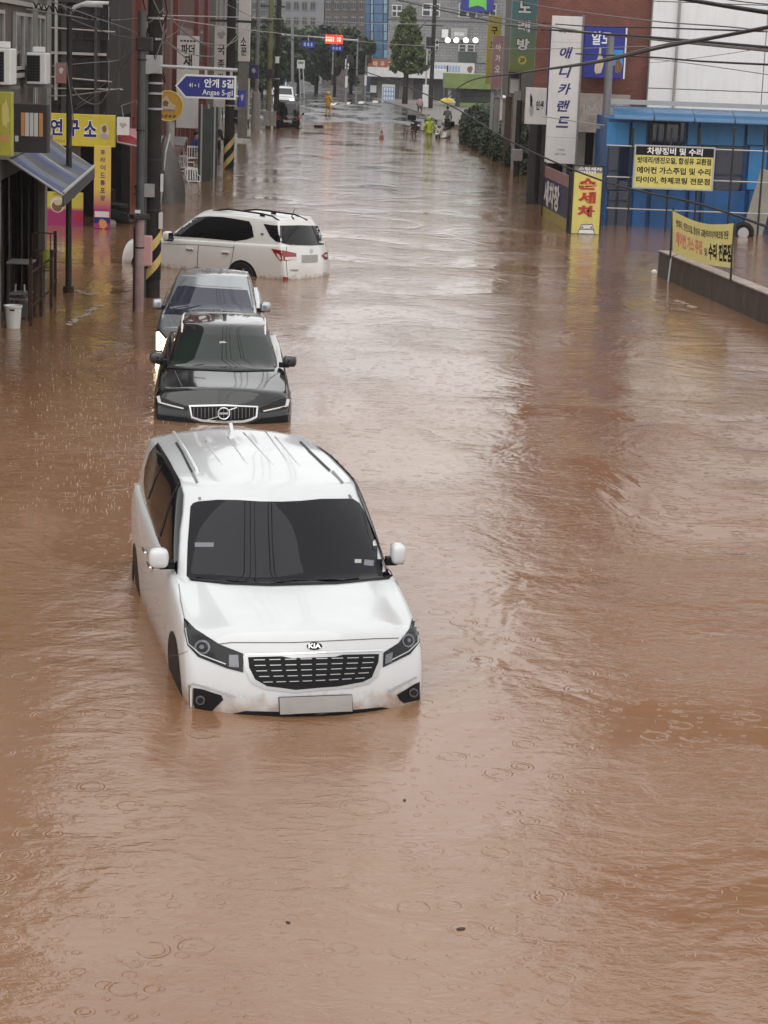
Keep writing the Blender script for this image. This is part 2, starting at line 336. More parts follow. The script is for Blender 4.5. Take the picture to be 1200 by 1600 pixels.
# ---------------------------------------------------------------- cars: a box of curved panels, then parts laid onto the panels
def curve(pts):                              # piecewise smooth function through (x, y) points
    def f(x):
        if x <= pts[0][0]: return pts[0][1]
        for (x0, y0), (x1, y1) in zip(pts, pts[1:]):
            if x <= x1: t = (x - x0) / (x1 - x0); return y0 + (y1 - y0) * t
        return pts[-1][1]
    return f
def boxy(front, rear, ts, hw, wm, fr, fc, zb, top_e, top_c, fset, rset, cr_sh=.3, cr_f=.3, cr_r=.3, fpow=2.2, rpow=2.2, zcur=None, tbump=None):
    """half shell in (u, v, w); front / rear = v per row; mirrored. rows fr 0..1 upward, columns fc 1..0 from edge to middle"""
    nr = len(fr); nc = len(fc); verts = []; faces = []; idx = {}; bits = {}
    def put(co, bit=0):
        for sgn in (1, -1):
            c = Vector((co[0] * sgn, co[1], co[2])); k = (round(co[0] * sgn, 3) + 0.0, round(co[1], 3), round(co[2], 3))
            if k not in idx: idx[k] = len(verts); verts.append(c)
            bits[idx[k]] = bits.get(idx[k], 0) | bit
    def look(co, sgn): return idx[(round(co[0] * sgn, 3) + 0.0, round(co[1], 3), round(co[2], 3))]
    def vv(i, r): return front[r] + fset + (rear[r] - rset - front[r] - fset) * ts[i]
    def wz(v, q, r):
        te, tcn = top_e(v), top_c(v); return zb + (te + (tcn - te) * (1 - q * q) - zb) * fr[r]
    def side(i, r):
        v = vv(i, r); return (hw(v) * wm[r], v, wz(v, 1, r))
    def top(i, c):
        v0 = vv(i, nr - 1); q = fc[c]
        v = v0 - (fset * (1 - q ** fpow) if i == 0 else 0) + (rset * (1 - q ** rpow) if i == len(ts) - 1 else 0)
        if zcur and 0 < i < len(ts) - 1: v = v - zcur(ts[i]) * (1 - q ** 2)
        u = hw(v0) * wm[-1] * q
        return (u, v, wz(v0, q, nr - 1) + (tbump(v0, q) if tbump else 0))
    def frontp(r, c):
        v0 = vv(0, r); q = fc[c]; return (hw(v0) * wm[r] * q, v0 - fset * (1 - q ** fpow), wz(v0, q, r)) if r < nr - 1 else top(0, c)
    def rearp(r, c):
        v0 = vv(len(ts) - 1, r); q = fc[c]; return (hw(v0) * wm[r] * q, v0 + rset * (1 - q ** rpow), wz(v0, q, r)) if r < nr - 1 else top(len(ts) - 1, c)
    def grid(fn, a, b, bit):
        for i in range(a):
            for j in range(b): put(fn(i, j), bit(i, j))
        for i in range(a - 1):
            for j in range(b - 1):
                for sgn in (1, -1):
                    q = [look(fn(i, j), sgn), look(fn(i + 1, j), sgn), look(fn(i + 1, j + 1), sgn), look(fn(i, j + 1), sgn)]
                    if len(set(q)) == 4: faces.append(tuple(q if sgn > 0 else q[::-1]))
    n = len(ts)
    grid(side, n, nr, lambda i, r: 1 if r == nr - 1 else 0)
    grid(top, n, nc, lambda i, c: (1 if c == 0 else 0) | (2 if i == 0 else 0) | (4 if i == n - 1 else 0))
    grid(frontp, nr, nc, lambda r, c: 2 if r == nr - 1 else 0)
    grid(rearp, nr, nc, lambda r, c: 4 if r == nr - 1 else 0)
    cre = {}
    for f in faces:
        for a, b in zip(f, f[1:] + f[:1]):
            s = bits[a] & bits[b]
            w = max(cr_sh if s & 1 else 0, cr_f if s & 2 else 0, cr_r if s & 4 else 0)
            if w: cre[frozenset((a, b))] = w
    return verts, faces, cre
class Car:
    def __init__(s, name, label, loc, yaw, group=None):
        s.root = thing(name, label, 'car', loc, yaw, group); s.loc = Vector(loc); s.yaw = yaw; s.mb = MB()
        s.inv = Matrix.Rotation(-yaw, 4, 'Z') @ Matrix.Translation(-s.loc)
        s.o = s.inv @ CAMP; s.rot = Matrix.Rotation(-yaw, 3, 'Z')
    def shell(s, *a, level=2, **k):
        v, f, c = boxy(*a, **k); v, f = subdivided(v, f, level, c); s.mb.add(v, f)
    def done(s, m):
        s.body = s.mb.build('body', m, s.root, smooth='all')
        s.bvh = BVHTree.FromPolygons([v.co.copy() for v in s.body.data.vertices], [tuple(p.vertices) for p in s.body.data.polygons])
    def px(s, x, y, off=0.0):                # where the sight line through a photo pixel meets the body
        d = (s.rot @ ray(x, y)).normalized(); h = s.bvh.ray_cast(s.o, d)
        if h[0] is None: return None
        n = h[1] if h[1].dot(d) < 0 else -h[1]
        return h[0] + n * off
    def tp(s, u, v, off=0.0):                # seen from above
        h = s.bvh.ray_cast(Vector((u, v, 4)), Vector((0, 0, -1)))
        return None if h[0] is None else h[0] + Vector((0, 0, off))
    def sd(s, v, w, sgn, off=0.0):           # side view (v, w)
        h = s.bvh.ray_cast(Vector((sgn * 3, v, w)), Vector((-sgn, 0, 0)))
        return None if h[0] is None else h[0] + Vector((sgn * off, 0, 0))
    def patch(s, pts, name, m, off=.004, res=7.0, fn=None, parent=None, mirror=False, smooth='all'):
        fn = fn or s.px; k = len(pts); edge = []
        for (x0, y0), (x1, y1) in zip(pts, pts[1:] + pts[:1]):
            nseg = max(1, int(math.hypot(x1 - x0, y1 - y0) / res)); edge += [Vector((x0 + (x1 - x0) * t / nseg, y0 + (y1 - y0) * t / nseg)) for t in range(nseg)]
        inner = []
        xs = [p.x for p in edge]; ysl = [p.y for p in edge]
        x = min(xs) + res * .5
        def inside(q):
            c = False
            for a, b in zip(edge, edge[1:] + edge[:1]):
                if (a.y > q.y) != (b.y > q.y) and q.x < (b.x - a.x) * (q.y - a.y) / (b.y - a.y) + a.x: c = not c
            return c
        while x < max(xs):
            y = min(ysl) + res * .5
            while y < max(ysl):
                q = Vector((x, y))
                if inside(q) and min((q - e).length for e in edge) > res * .35: inner.append(q)
                y += res
            x += res
        ne = len(edge)
        vs, es, fs, *_ = geometry.delaunay_2d_cdt(edge + inner, [], [list(range(ne))], 1, 1e-5)
        co = [fn(v.x, v.y, off) for v in vs]
        good = [f for f in fs if all(co[i] is not None for i in f)]
        med = None; keep = []
        for f in good:                       # drop slivers that jump across an edge of the body
            L = max((co[f[i]] - co[f[(i + 1) % len(f)]]).length for i in range(len(f)))
            if L < .45: keep.append(f)
        mbx = MB(); used = sorted({i for f in keep for i in f}); mp = {i: j for j, i in enumerate(used)}
        mbx.add([co[i] for i in used], [tuple(mp[i] for i in f) for f in keep])
        if mirror: mbx.add([Vector((-co[i].x, co[i].y, co[i].z)) for i in used], [tuple(mp[i] for i in f)[::-1] for f in keep])
        if not mbx.f: print('EMPTY PATCH', name); return None
        return mbx.build(name, m, parent or s.root, smooth=smooth)
    def strip(s, pts, width, name, m, off=.005, fn=None, parent=None, mirror=False):
        fn = fn or s.px; mbx = MB(); L = []
        fine = []
        for (x0, y0), (x1, y1) in zip(pts, pts[1:]):
            k = max(1, int(math.hypot(x1 - x0, y1 - y0) / (width * 4 + (3 if fn == s.px else .03)))); fine += [(x0 + (x1 - x0) * t / k, y0 + (y1 - y0) * t / k) for t in range(k)]
        fine.append(pts[-1])
        for i, p in enumerate(fine):
            a = fine[max(0, i - 1)]; b = fine[min(len(fine) - 1, i + 1)]; dx, dy = b[0] - a[0], b[1] - a[1]; d = math.hypot(dx, dy) or 1
            nx, ny = -dy / d * width / 2, dx / d * width / 2
            L.append((fn(p[0] + nx, p[1] + ny, off), fn(p[0] - nx, p[1] - ny, off)))
        for (a, b), (c, d) in zip(L, L[1:]):
            if None in (a, b, c, d) or (a - c).length > 1.6: continue
            mbx.quad(a, b, d, c)
            if mirror: mbx.quad(*[Vector((-q.x, q.y, q.z)) for q in (b, a, c, d)])
        return mbx.build(name, m, parent or s.root, smooth='all') if mbx.f else None
    def text(s, body, cx, cy, w, h, m, off=.008, bold=.01, parent=None, slant=(0, 0)):
        vs, fs, asp = text_mesh(body, bold)
        co = [s.px(cx + (x - .5) * w + (y - .5) * slant[0], cy - (y - .5) * h + (x - .5) * slant[1], off) for x, y in vs]
        mbx = MB(); mbx.add([c or Vector((0, 0, 0)) for c in co], [f for f in fs if all(co[i] is not None for i in f)])
        return mbx.build('lettering', m, parent or s.root)
    def wheel(s, u, v, r, width=.22):
        sg = 1 if u > 0 else -1; mbx = MB()
        prof = [(r * .62, -.5), (r * .93, -.5), (r, -.36), (r, .36), (r * .93, .5), (r * .62, .5)]
        for a, z in prof:
            for j in range(24): t = 2 * math.pi * j / 24; mbx.v.append(Vector((u + z * width, v + a * math.cos(t), r + a * math.sin(t))))
        for k in range(5):
            for j in range(24): a = k * 24 + j; b = k * 24 + (j + 1) % 24; mbx.f.append((a, b, b + 24, a + 24))
        wh = mbx.build('wheel', 'rubber', s.root, smooth=True)
        rm = MB(); rm.cyl((u - sg * .1, v, r), (u + sg * width * .36, v, r), r * .62, n=24)
        for k in range(5):
            t = 2 * math.pi * k / 5; rm.span((u + sg * width * .40, v, r), (u + sg * width * .40, v + math.cos(t) * r * .6, r + math.sin(t) * r * .6), .03, .07)
        rm.build('rim', 'satin_metal', wh, smooth=True); return wh
    def arch(s, u, v, r, sgn, off=.003, n=14):
        pts = [(v + r * math.cos(math.pi * k / n), r * .78 + r * math.sin(math.pi * k / n)) for k in range(n + 1)] + [(v - r, .16), (v + r, .16)]
        return s.patch(pts, 'wheel_arch', 'black_plastic', off, .08, fn=lambda a, b, o: s.sd(a, b, sgn, o))
    def mirror_unit(s, c, m, size=(.125, .10, .09), parent=None):
        sg = 1 if c[0] > 0 else -1
        q = MB().box(c, (size[0] * 2.0, size[1] * 1.9, size[2] * 2.05)); v, f = subdivided(q.v, q.f, 3, {frozenset((a, b)): .28 for fc_ in q.f for a, b in zip(fc_, fc_[1:] + fc_[:1])})
        mbx = MB(); mbx.add(v, f); mu = mbx.build('wing_mirror', m, s.root, smooth='all')
        MB().box((c[0] - sg * size[0] * .8, c[1] + .02, c[2] - size[2] * .75), (size[0] * 1.5, .09, .07)).build('mirror_arm', 'black_plastic', mu, bevel=.01)
        MB().box((c[0], c[1] + size[1] * .93, c[2]), (size[0] * 1.4, .015, size[2] * 1.4)).build('mirror_glass', 'car_glass', mu, bevel=.004)
        MB().box((c[0], c[1] + .01, c[2] - size[2] * .72), (size[0] * 1.5, size[1] * 1.3, size[2] * .55)).build('mirror_base', 'black_plastic', mu, bevel=.015)
        return mu
def zm(x0, y0, sc, pts): return [(x0 + a / sc, y0 + b / sc) for a, b in pts]
ROAD = -.30
# ================= the white minivan facing the camera
van = Car('minivan', 'white minivan with black windscreen and slatted grille, standing bumper deep in the flood', (-.47, 15.29, ROAD), .232)
fr5 = [0, .28, .55, .82, 1]; fc5 = [1, .86, .62, .32, 0]
hw = curve([(0, .90), (.25, .955), (.7, .985), (1.2, .99), (3.5, .99), (4.3, .975), (4.85, .93), (5.1, .88)])
van.shell([.0, -.02, .0, .07, .17], [5.06, 5.10, 5.08, 5.03, 4.98], [0, .08, .17, .24, .36, .55, .75, .9, 1], hw, [.95, .985, .995, .99, .955], fr5, [1, .90, .80, .70, .36, 0], .12,
          curve([(.1, .70), (.42, .80), (.8, .895), (1.2, .985), (1.6, 1.05), (3, 1.10), (5, 1.13)]), curve([(.1, .80), (.3, .88), (.8, .985), (1.25, 1.06), (1.6, 1.10), (5, 1.15)]),
          .34, .14, cr_sh=.30, cr_f=.45, cr_r=.2, tbump=lambda v, q: (.028 if q <= .71 else 0) * (1 if .45 < v < 1.5 else 0))
hwg = curve([(1.0, .93), (1.8, .925), (3.5, .93), (4.6, .90), (5, .86)])
van.shell([.98, 1.22, 1.47, 1.72, 1.98], [5.03, 4.99, 4.94, 4.88, 4.80], [0, .12, .3, .5, .7, .88, 1], hwg, [1.0, .98, .945, .90, .845], [0, .27, .54, .80, 1], fc5, .90,
          curve([(1.9, 1.60), (2.5, 1.655), (3.5, 1.665), (4.9, 1.60)]), curve([(1.9, 1.645), (2.5, 1.715), (3.5, 1.74), (4.9, 1.665)]), .36, .16, cr_sh=.45, cr_f=.4, cr_r=.3, zcur=lambda t: .30 * (1 - t) ** 3)
van.done('white_paint')
Z0 = lambda p: zm(180, 640, 2.3077, p)
ZL = lambda p: zm(180, 650, 4.615, p)
ZR = lambda p: zm(430, 650, 4.615, p)
ws = van.patch(Z0([(300, 332), (370, 326), (445, 327), (520, 332), (600, 333), (670, 330), (740, 323), (855, 322), (880, 338), (900, 375), (1000, 600), (985, 612), (800, 628), (560, 635), (400, 631), (275, 618), (258, 600), (262, 480), (272, 350), (282, 338)]), 'windscreen', 'van_glass', .005)
van.strip(Z0([(268, 612), (400, 628), (560, 634), (800, 627), (990, 608)]), 3.4, 'cowl', 'black_plastic', .009, parent=ws)
van.strip(Z0([(290, 600), (430, 618), (600, 614), (660, 610)]), 2.4, 'wiper', 'black_plastic', .022, parent=ws)
van.strip(Z0([(560, 628), (650, 612), (820, 616), (880, 608)]), 2.4, 'wiper', 'black_plastic', .022, parent=ws)
mat('sticker', (.16, .16, .18), .5, 0, .1)
van.strip(Z0([(288, 489), (356, 489)]), 7, 'sticker', 'sticker', .008, parent=ws)
van.strip(Z0([(862, 548), (886, 548)]), 6, 'sticker', 'plate_grey', .008, parent=ws)
van.strip(Z0([(896, 552), (930, 556)]), 9, 'sticker', 'sticker', .008, parent=ws)
gl = van.patch(ZL([(310, 200), (380, 310), (470, 470), (497, 570), (490, 700), (470, 830), (462, 1010), (455, 1150), (440, 1120), (400, 1060), (330, 920), (240, 640), (222, 560), (214, 480), (222, 380), (255, 270)]), 'side_window', 'car_glass', .014, 4, mirror=True)
mat('pane_gap', (.05, .05, .05), .5, 0, 0)
van.strip(ZL([(372, 320), (300, 460), (250, 600)]), 1.8, 'window_pillar', 'black_plastic', .018, parent=gl)
van.strip(ZL([(468, 490), (410, 620), (335, 870)]), 2.6, 'window_pillar', 'black_plastic', .018, parent=gl)
van.strip(ZL([(240, 640), (285, 770), (330, 920)]), 1.4, 'window_trim', 'chrome', .020, parent=gl)
hl = van.patch(Z0([(248, 750), (290, 793), (380, 848), (462, 880), (462, 948), (400, 932), (300, 892), (262, 850), (250, 800)]), 'headlight', 'lamp_glass', .006, 3)
for rr_, m_, o_ in ((29, 'lamp_clear', .010), (21, 'lamp_glass', .014), (9, 'lamp_clear', .018)): van.patch(Z0([(316 + rr_ * math.cos(k * .5236), 858 + rr_ * .9 * math.sin(k * .5236)) for k in range(12)]), 'lens', m_, o_, 3, parent=hl)
van.patch(Z0([(412, 885), (445, 885), (448, 930), (412, 928)]), 'turn_signal', 'lamp_clear', .012, 3, parent=hl)
van.strip(Z0([(257, 790), (268, 845), (310, 884), (400, 918)]), 1.6, 'light_guide', 'satin_metal', .012, parent=hl)
hr = van.patch(Z0([(1076, 732), (1088, 765), (1096, 840), (1062, 882), (964, 930), (966, 876), (1020, 842), (1060, 790)]), 'headlight', 'lamp_glass', .006, 3)
for rr_, m_, o_ in ((25, 'lamp_clear', .010), (18, 'lamp_glass', .014), (7, 'lamp_clear', .018)): van.patch(Z0([(1054 + rr_ * .9 * math.cos(k * .5236), 834 + rr_ * math.sin(k * .5236)) for k in range(12)]), 'lens', m_, o_, 3, parent=hr)
van.patch(Z0([(972, 885), (998, 875), (995, 910), (970, 918)]), 'turn_signal', 'lamp_clear', .012, 3, parent=hr)
van.strip(Z0([(1088, 790), (1088, 840), (1055, 872), (990, 905)]), 1.6, 'light_guide', 'satin_metal', .012, parent=hr)
gr = van.patch(Z0([(462, 888), (580, 884), (700, 882), (840, 879), (962, 873), (963, 905), (945, 962), (915, 988), (850, 1003), (740, 1012), (650, 1021), (540, 1008), (490, 985), (468, 935)]), 'grille', 'satin_metal', .008, 4)
gtop = [(480, 893), (600, 890), (640, 896), (790, 893), (820, 884), (946, 882)]; gbot = [(548, 996), (600, 1003), (650, 1009), (740, 1001), (800, 1000), (890, 985)]
gi = van.patch(Z0([(480, 893), (600, 890), (640, 897), (790, 892), (820, 884), (948, 882), (946, 910), (922, 966), (890, 982), (800, 998), (740, 1002), (650, 1010), (600, 1003), (548, 997), (505, 972), (484, 930)]), 'grille_mesh', 'black_plastic', .014, 4, parent=gr)
for k in range(5):
    w = .10 + k * .185
    for j in range(8):
        a = (j + .16) / 8; b = (j + .88) / 8
        def gp(t, w=w):
            inset = 6 + 52 * w ** 2.2
            xt = 486 + inset + (942 - 486 - 2 * inset) * t; return (xt, (893 - 9 * t) + w * 106 - 8 * t * w + 10 * w * math.sin(math.pi * t) * .3)
        van.strip(Z0([gp(a), gp((a + b) / 2), gp(b)]), 1.15, 'grille_slat', 'satin_metal', .022, parent=gr)
for j in range(1, 8):
    t = j / 8; x = 492 + 445 * t
    van.strip(Z0([(x, 897 - 8 * t), (x + (500 - x) * .0, 990 - 6 * t - 14 * abs(t - .5))]), 1.6, 'grille_rib', 'black_plastic', .019, parent=gr)
em = van.patch(Z0([(718 + 28 * math.cos(k * .5236), 853 + 14 * math.sin(k * .5236)) for k in range(12)]), 'emblem', 'ink_black', .008, 3)
van.text('KIA', 491.2, 1009.6, 19, 7.5, 'chrome', .016, .03, parent=em)
pl = van.patch(Z0([(592, 1036), (848, 1027), (850, 1084), (595, 1095)]), 'number_plate', 'plate_grey', .03, 4)
van.strip(Z0([(590, 1036), (848, 1026), (851, 1085), (594, 1096), (590, 1036)]), 1.6, 'plate_holder', 'black_plastic', .026, parent=pl)
for side, o1, o2, o3, lp in (('l', [(283, 1003), (312, 1007), (384, 1030), (390, 1046), (350, 1086), (292, 1084), (283, 1060)], [(268, 1085), (268, 992), (282, 988), (330, 1002), (434, 1036)], [(277, 1084), (277, 1004)], (310, 1047)),
                         ('r', [(1014, 1028), (1034, 1016), (1080, 988), (1096, 982), (1096, 1046), (1040, 1058), (1024, 1046)], [(1108, 1048), (1110, 958), (1085, 965), (1040, 988), (985, 1016)], [(1102, 1048), (1103, 974)], (1072, 1020))):
    fg = van.patch(Z0(o1), 'fog_lamp', 'black_plastic', .006, 3)
    van.strip(Z0(o2), 2.6, 'trim', 'satin_metal', .010, parent=fg)
    van.strip(Z0(o3), 3.0, 'daytime_light', 'white_lens', .009, parent=fg)
    van.patch(Z0([(lp[0] + 17 * math.cos(k * .6283), lp[1] + 17 * math.sin(k * .6283)) for k in range(10)]), 'lens', 'lamp_clear', .014, 3, parent=fg)
    van.patch(Z0([(lp[0] + 11 * math.cos(k * .6283), lp[1] + 11 * math.sin(k * .6283)) for k in range(10)]), 'lens', 'lamp_glass', .018, 3, parent=fg)
van.patch(Z0([(410, 1098), (470, 1086), (590, 1089), (740, 1098), (860, 1082), (960, 1072), (998, 1078), (960, 1092), (700, 1112), (500, 1112)]), 'lower_intake', 'black_plastic', .006, 4)
van.strip(Z0([(372, 846), (420, 840), (640, 840), (860, 830), (940, 826), (1022, 824)]), 1.3, 'bonnet_gap', 'gap_line', .004)
van.strip(Z0([(192, 890), (225, 885), (262, 872)]), .9, 'bumper_gap', 'gap_line', .004); van.strip(Z0([(1094, 852), (1112, 856)]), .9, 'bumper_gap', 'gap_line', .004)
van.strip(Z0([(230, 630), (236, 690), (250, 750)]), .9, 'bonnet_gap', 'gap_line', .004); van.strip(Z0([(1010, 618), (1050, 676), (1074, 728)]), .9, 'bonnet_gap', 'gap_line', .004)
van.strip(Z0([(470, 884), (640, 880), (960, 868)]), 2.4, 'grille_trim', 'chrome', .013)
for q, zf in (([(395, 125), (480, 262), (556, 412)], ZL), ([(108, 112), (250, 260), (395, 398)], ZR)):
    van.strip(zf(q), 3.4, 'roof_gutter', 'black_plastic', .006)
for q, zf in (([(556, 412), (590, 480), (612, 606)], ZL), ([(410, 400), (480, 480), (545, 598)], ZR)):
    van.strip(zf(q), 4.2, 'roof_gutter', 'steel_grey', .006)
for q, zf in (([(425, 128), (510, 262), (590, 400)], ZL), ([(128, 122), (270, 262), (405, 392)], ZR)):
    pts = [van.px(*p, .012) for p in zf(q)]
    if None not in pts:
        mid = [pts[0] + Vector((0, 0, -.03))] + pts + [pts[-1] + Vector((0, -.04, -.04))]
        MB().tube(mid, .018, 8).build('roof_rail', 'white_paint', van.root, smooth=True)
for q, zf in ((((650, 180), (770, 352)), ZL), (((812, 150), (950, 345)), ZL), (((925, 120), (1140, 352)), ZL), (((-75, 105), (105, 350)), ZR), (((0, 150), (175, 360)), ZR)):
    (ax, ay), (bx, by) = q; pts = [van.px(*zf([(ax + (bx - ax) * t / 9, ay + (by - ay) * t / 9)])[0], -.007) for t in range(10)]; pts = [p for p in pts if p]
    if len(pts) > 3: MB().tube(pts, .012, 8).build('roof_rib', 'white_paint', van.root, smooth='all')
for x in (-.99, .99):
    van.wheel(x * .855, 1.0, .35); van.wheel(x * .855, 4.03, .35)
for sgn in (-1, 1): van.arch(0, 1.0, .40, sgn); van.arch(0, 4.03, .40, sgn)
van.mirror_unit((-1.035, 1.62, 1.18), 'white_paint', (.085, .09, .085)); van.mirror_unit((1.0, 1.62, 1.18), 'white_paint', (.065, .09, .09))
for q in ((229, 861), (237, 884)):
    p = van.px(*q, .02)
    if p:
        MB().box(p, (.03, .20, .035)).build('door_handle', 'chrome', van.root, bevel=.01); MB().box((-p.x, p.y, p.z), (.03, .20, .035)).build('door_handle', 'chrome', van.root, bevel=.01)
p = van.px(364, 674, 0)
if p: MB().prism([(0, p.y - .10, p.z - .01), (0, p.y + .08, p.z - .01), (0, p.y + .07, p.z + .075), (0, p.y + .03, p.z + .07)], (.035, 0, 0)).build('antenna', 'white_paint', van.root, bevel=.008)
# ================= the black wagon behind the van
vol = Car('wagon', 'glossy black wagon with chrome ringed grille, standing behind the white minivan', (-2.24, 27.75, ROAD - .04), .086)
hw = curve([(0, .89), (.3, .95), (.8, .965), (2.5, .955), (4.0, .94), (4.5, .90), (4.76, .84)])
vol.shell([.02, 0, .0, .05, .12], [4.72, 4.76, 4.74, 4.70, 4.64], [0, .08, .17, .24, .36, .55, .75, .9, 1], hw, [.95, .985, 1.0, .985, .92], fr5, fc5, .12,
          curve([(.1, .66), (.45, .73), (.9, .80), (1.4, .86), (2.5, .92), (4.7, .98)]), curve([(.1, .75), (.35, .80), (.9, .885), (1.4, .95), (2, .97), (4.7, 1.0)]),
          .26, .14, cr_sh=.35, cr_f=.5, cr_r=.2)
hwg = curve([(1.0, .80), (2, .81), (3.5, .80), (4.5, .74)])
vol.shell([1.18, 1.45, 1.72, 1.98, 2.2], [4.62, 4.50, 4.38, 4.26, 4.15], [0, .12, .3, .5, .7, .88, 1], hwg, [1.0, .96, .90, .83, .76], [0, .27, .54, .80, 1], fc5, .78,
          curve([(2, 1.35), (2.6, 1.395), (3.3, 1.39), (4.3, 1.33)]), curve([(2, 1.385), (2.6, 1.43), (3.3, 1.43), (4.3, 1.36)]), .26, .14, cr_sh=.45, cr_f=.35, cr_r=.3, zcur=lambda t: .2 * (1 - t) ** 3)
vol.done('black_paint')
Z = lambda p: zm(220, 420, 4.615, p)
w_ = vol.patch(Z([(335, 480), (480, 474), (620, 472), (760, 478), (900, 492), (940, 580), (985, 700), (960, 728), (700, 735), (400, 722), (190, 708), (240, 620), (290, 540)]), 'windscreen', 'wagon_glass', .005, 6)
vol.strip(Z([(190, 712), (400, 726), (700, 738), (965, 732)]), 2.2, 'cowl', 'black_plastic', .010, parent=w_)
vol.patch(Z([(566, 528), (600, 524), (622, 536), (566, 540)]), 'mirror_mount', 'plate_grey', .008, 3, parent=w_)
for sgn in (-1, 1):
    pts = [vol.tp(sgn * u, v, o) for u, v, o in ((.60, 2.25, -.02), (.605, 2.42, .004), (.61, 3.1, .008), (.60, 3.8, .004), (.58, 4.0, -.02))]
    MB().tube(pts, .020, 8).build('roof_rail', 'white_lens', vol.root, smooth=True)
g_ = vol.patch(Z([(348, 984), (600, 979), (846, 990), (838, 1070), (800, 1092), (740, 1110), (600, 1114), (440, 1102), (365, 1075)]), 'grille', 'chrome', .010, 4)
vol.patch(Z([(362, 994), (600, 990), (832, 1000), (826, 1062), (790, 1078), (735, 1092), (600, 1096), (445, 1086), (374, 1064)]), 'grille_mesh', 'black_plastic', .016, 4, parent=g_)
for k in range(17):
    x = 385 + k * 26.5
    vol.strip(Z([(x, 1000), (x, 1084 - .0012 * (x - 600) ** 2 * .35)]), .8, 'grille_slat', 'steel_grey', .021, parent=g_)
lg = MB()
ring = [vol.px(*Z([(598 + 41 * math.cos(k * math.pi / 10), 1043 + 39 * math.sin(k * math.pi / 10))])[0], .028) for k in range(21)]
if None not in ring: MB().tube(ring, .011, 6, False).build('emblem_ring', 'chrome', g_, smooth=True)
vol.strip(Z([(565, 1043), (631, 1043)]), 3.0, 'emblem_bar', 'chrome', .028, parent=g_)
vol.strip(Z([(468, 1092), (560, 1064)]), 1.5, 'emblem_slash', 'chrome', .024, parent=g_); vol.strip(Z([(634, 1020), (692, 1000)]), 1.5, 'emblem_slash', 'chrome', .024, parent=g_)
for o1, o2 in (([(118, 905), (140, 925), (330, 990), (345, 1000), (335, 1025), (200, 1010), (130, 985), (112, 950)], [(130, 920), (140, 965), (215, 985), (310, 1008)]),
               ([(1068, 925), (1070, 985), (1050, 1010), (900, 1040), (860, 1035), (855, 1005), (900, 985), (1010, 940)], [(1058, 942), (1048, 990), (970, 1008), (882, 1026)])):
    h_ = vol.patch(Z(o1), 'headlight', 'lamp_glass', .006, 3)
    vol.strip(Z(o2), 2.0, 'light_guide', 'white_lens', .012, parent=h_)
    vol.strip(Z(o2[:2]), 4.5, 'light_guide', 'white_lens', .014, parent=h_)
vol.patch(Z([(120, 1050), (330, 1075), (430, 1120), (120, 1115)]), 'air_intake', 'black_plastic', .004, 4); vol.patch(Z([(860, 1080), (1085, 1050), (1085, 1105), (770, 1122)]), 'air_intake', 'black_plastic', .004, 4)
p_ = vol.patch(Z([(470, 1128), (735, 1132), (735, 1185), (470, 1182)]), 'number_plate', 'plate_white', .03, 4)
vol.text('21더 5077', *Z([(603, 1157)])[0], 50, 8, 'ink_black', .036, .02, parent=p_)
vol.strip(Z([(245, 735), (270, 790), (340, 940), (350, 980)]), .9, 'bonnet_gap', 'gap_line', .003); vol.strip(Z([(1000, 745), (930, 790), (885, 860)]), .9, 'bonnet_gap', 'gap_line', .003)
vol.mirror_unit((-.95, 1.62, .99), 'black_paint', (.10, .09, .08)); vol.mirror_unit((.95, 1.62, .99), 'black_paint', (.10, .09, .08))
for sgn in (-1, 1):
    vol.patch([(1.75, .93), (2.35, 1.26), (2.9, 1.34), (3.7, 1.31), (4.15, 1.20), (4.3, 1.05), (3.2, .99)], 'side_window', 'car_glass', .004, .12, fn=lambda a, b, o: vol.sd(a, b, sgn, o))
    vol.wheel(sgn * .78, .92, .34); vol.wheel(sgn * .78, 3.79, .34); vol.arch(0, .92, .38, sgn); vol.arch(0, 3.79, .38, sgn)
    vol.strip([(2.95, 1.3), (2.95, .3)], .012, 'door_gap', 'gap_line', .003, fn=lambda a, b, o: vol.sd(a, b, sgn, o))
# ================= the silver saloon with its headlights on
sil = Car('saloon', 'silver saloon with lit headlights, its bonnet half hidden behind the black wagon', (-2.98, 33.75, ROAD - .02), .068)
hw = curve([(0, .82), (.3, .88), (.8, .91), (2.5, .915), (4.0, .91), (4.5, .87), (4.8, .80)])
sil.shell([.02, 0, .0, .05, .14], [4.76, 4.80, 4.78, 4.74, 4.68], [0, .08, .17, .24, .36, .55, .75, .9, 1], hw, [.95, .985, 1.0, .985, .92], fr5, fc5, .12,
          curve([(.1, .66), (.45, .73), (.9, .82), (1.4, .90), (2.5, .96), (4.7, 1.0)]), curve([(.1, .74), (.35, .80), (.9, .91), (1.4, .98), (2, 1.0), (3.9, 1.03), (4.7, 1.04)]),
          .26, .14, cr_sh=.3, cr_f=.4, cr_r=.2)
hwg = curve([(1.0, .80), (2, .81), (3.5, .80), (4.5, .74)])
sil.shell([1.15, 1.42, 1.70, 1.97, 2.2], [4.30, 4.12, 3.95, 3.75, 3.58], [0, .12, .3, .5, .7, .88, 1], hwg, [1.0, .96, .90, .83, .76], [0, .27, .54, .80, 1], fc5, .80,
          curve([(2, 1.38), (2.6, 1.425), (3.3, 1.40)]), curve([(2, 1.415), (2.6, 1.465), (3.3, 1.43)]), .26, .14, cr_sh=.45, cr_f=.35, cr_r=.3, zcur=lambda t: .2 * (1 - t) ** 3)
sil.done('silver_paint')
mat('saloon_glass', (.03, .035, .055), .04, 0, .0, spec=.8)
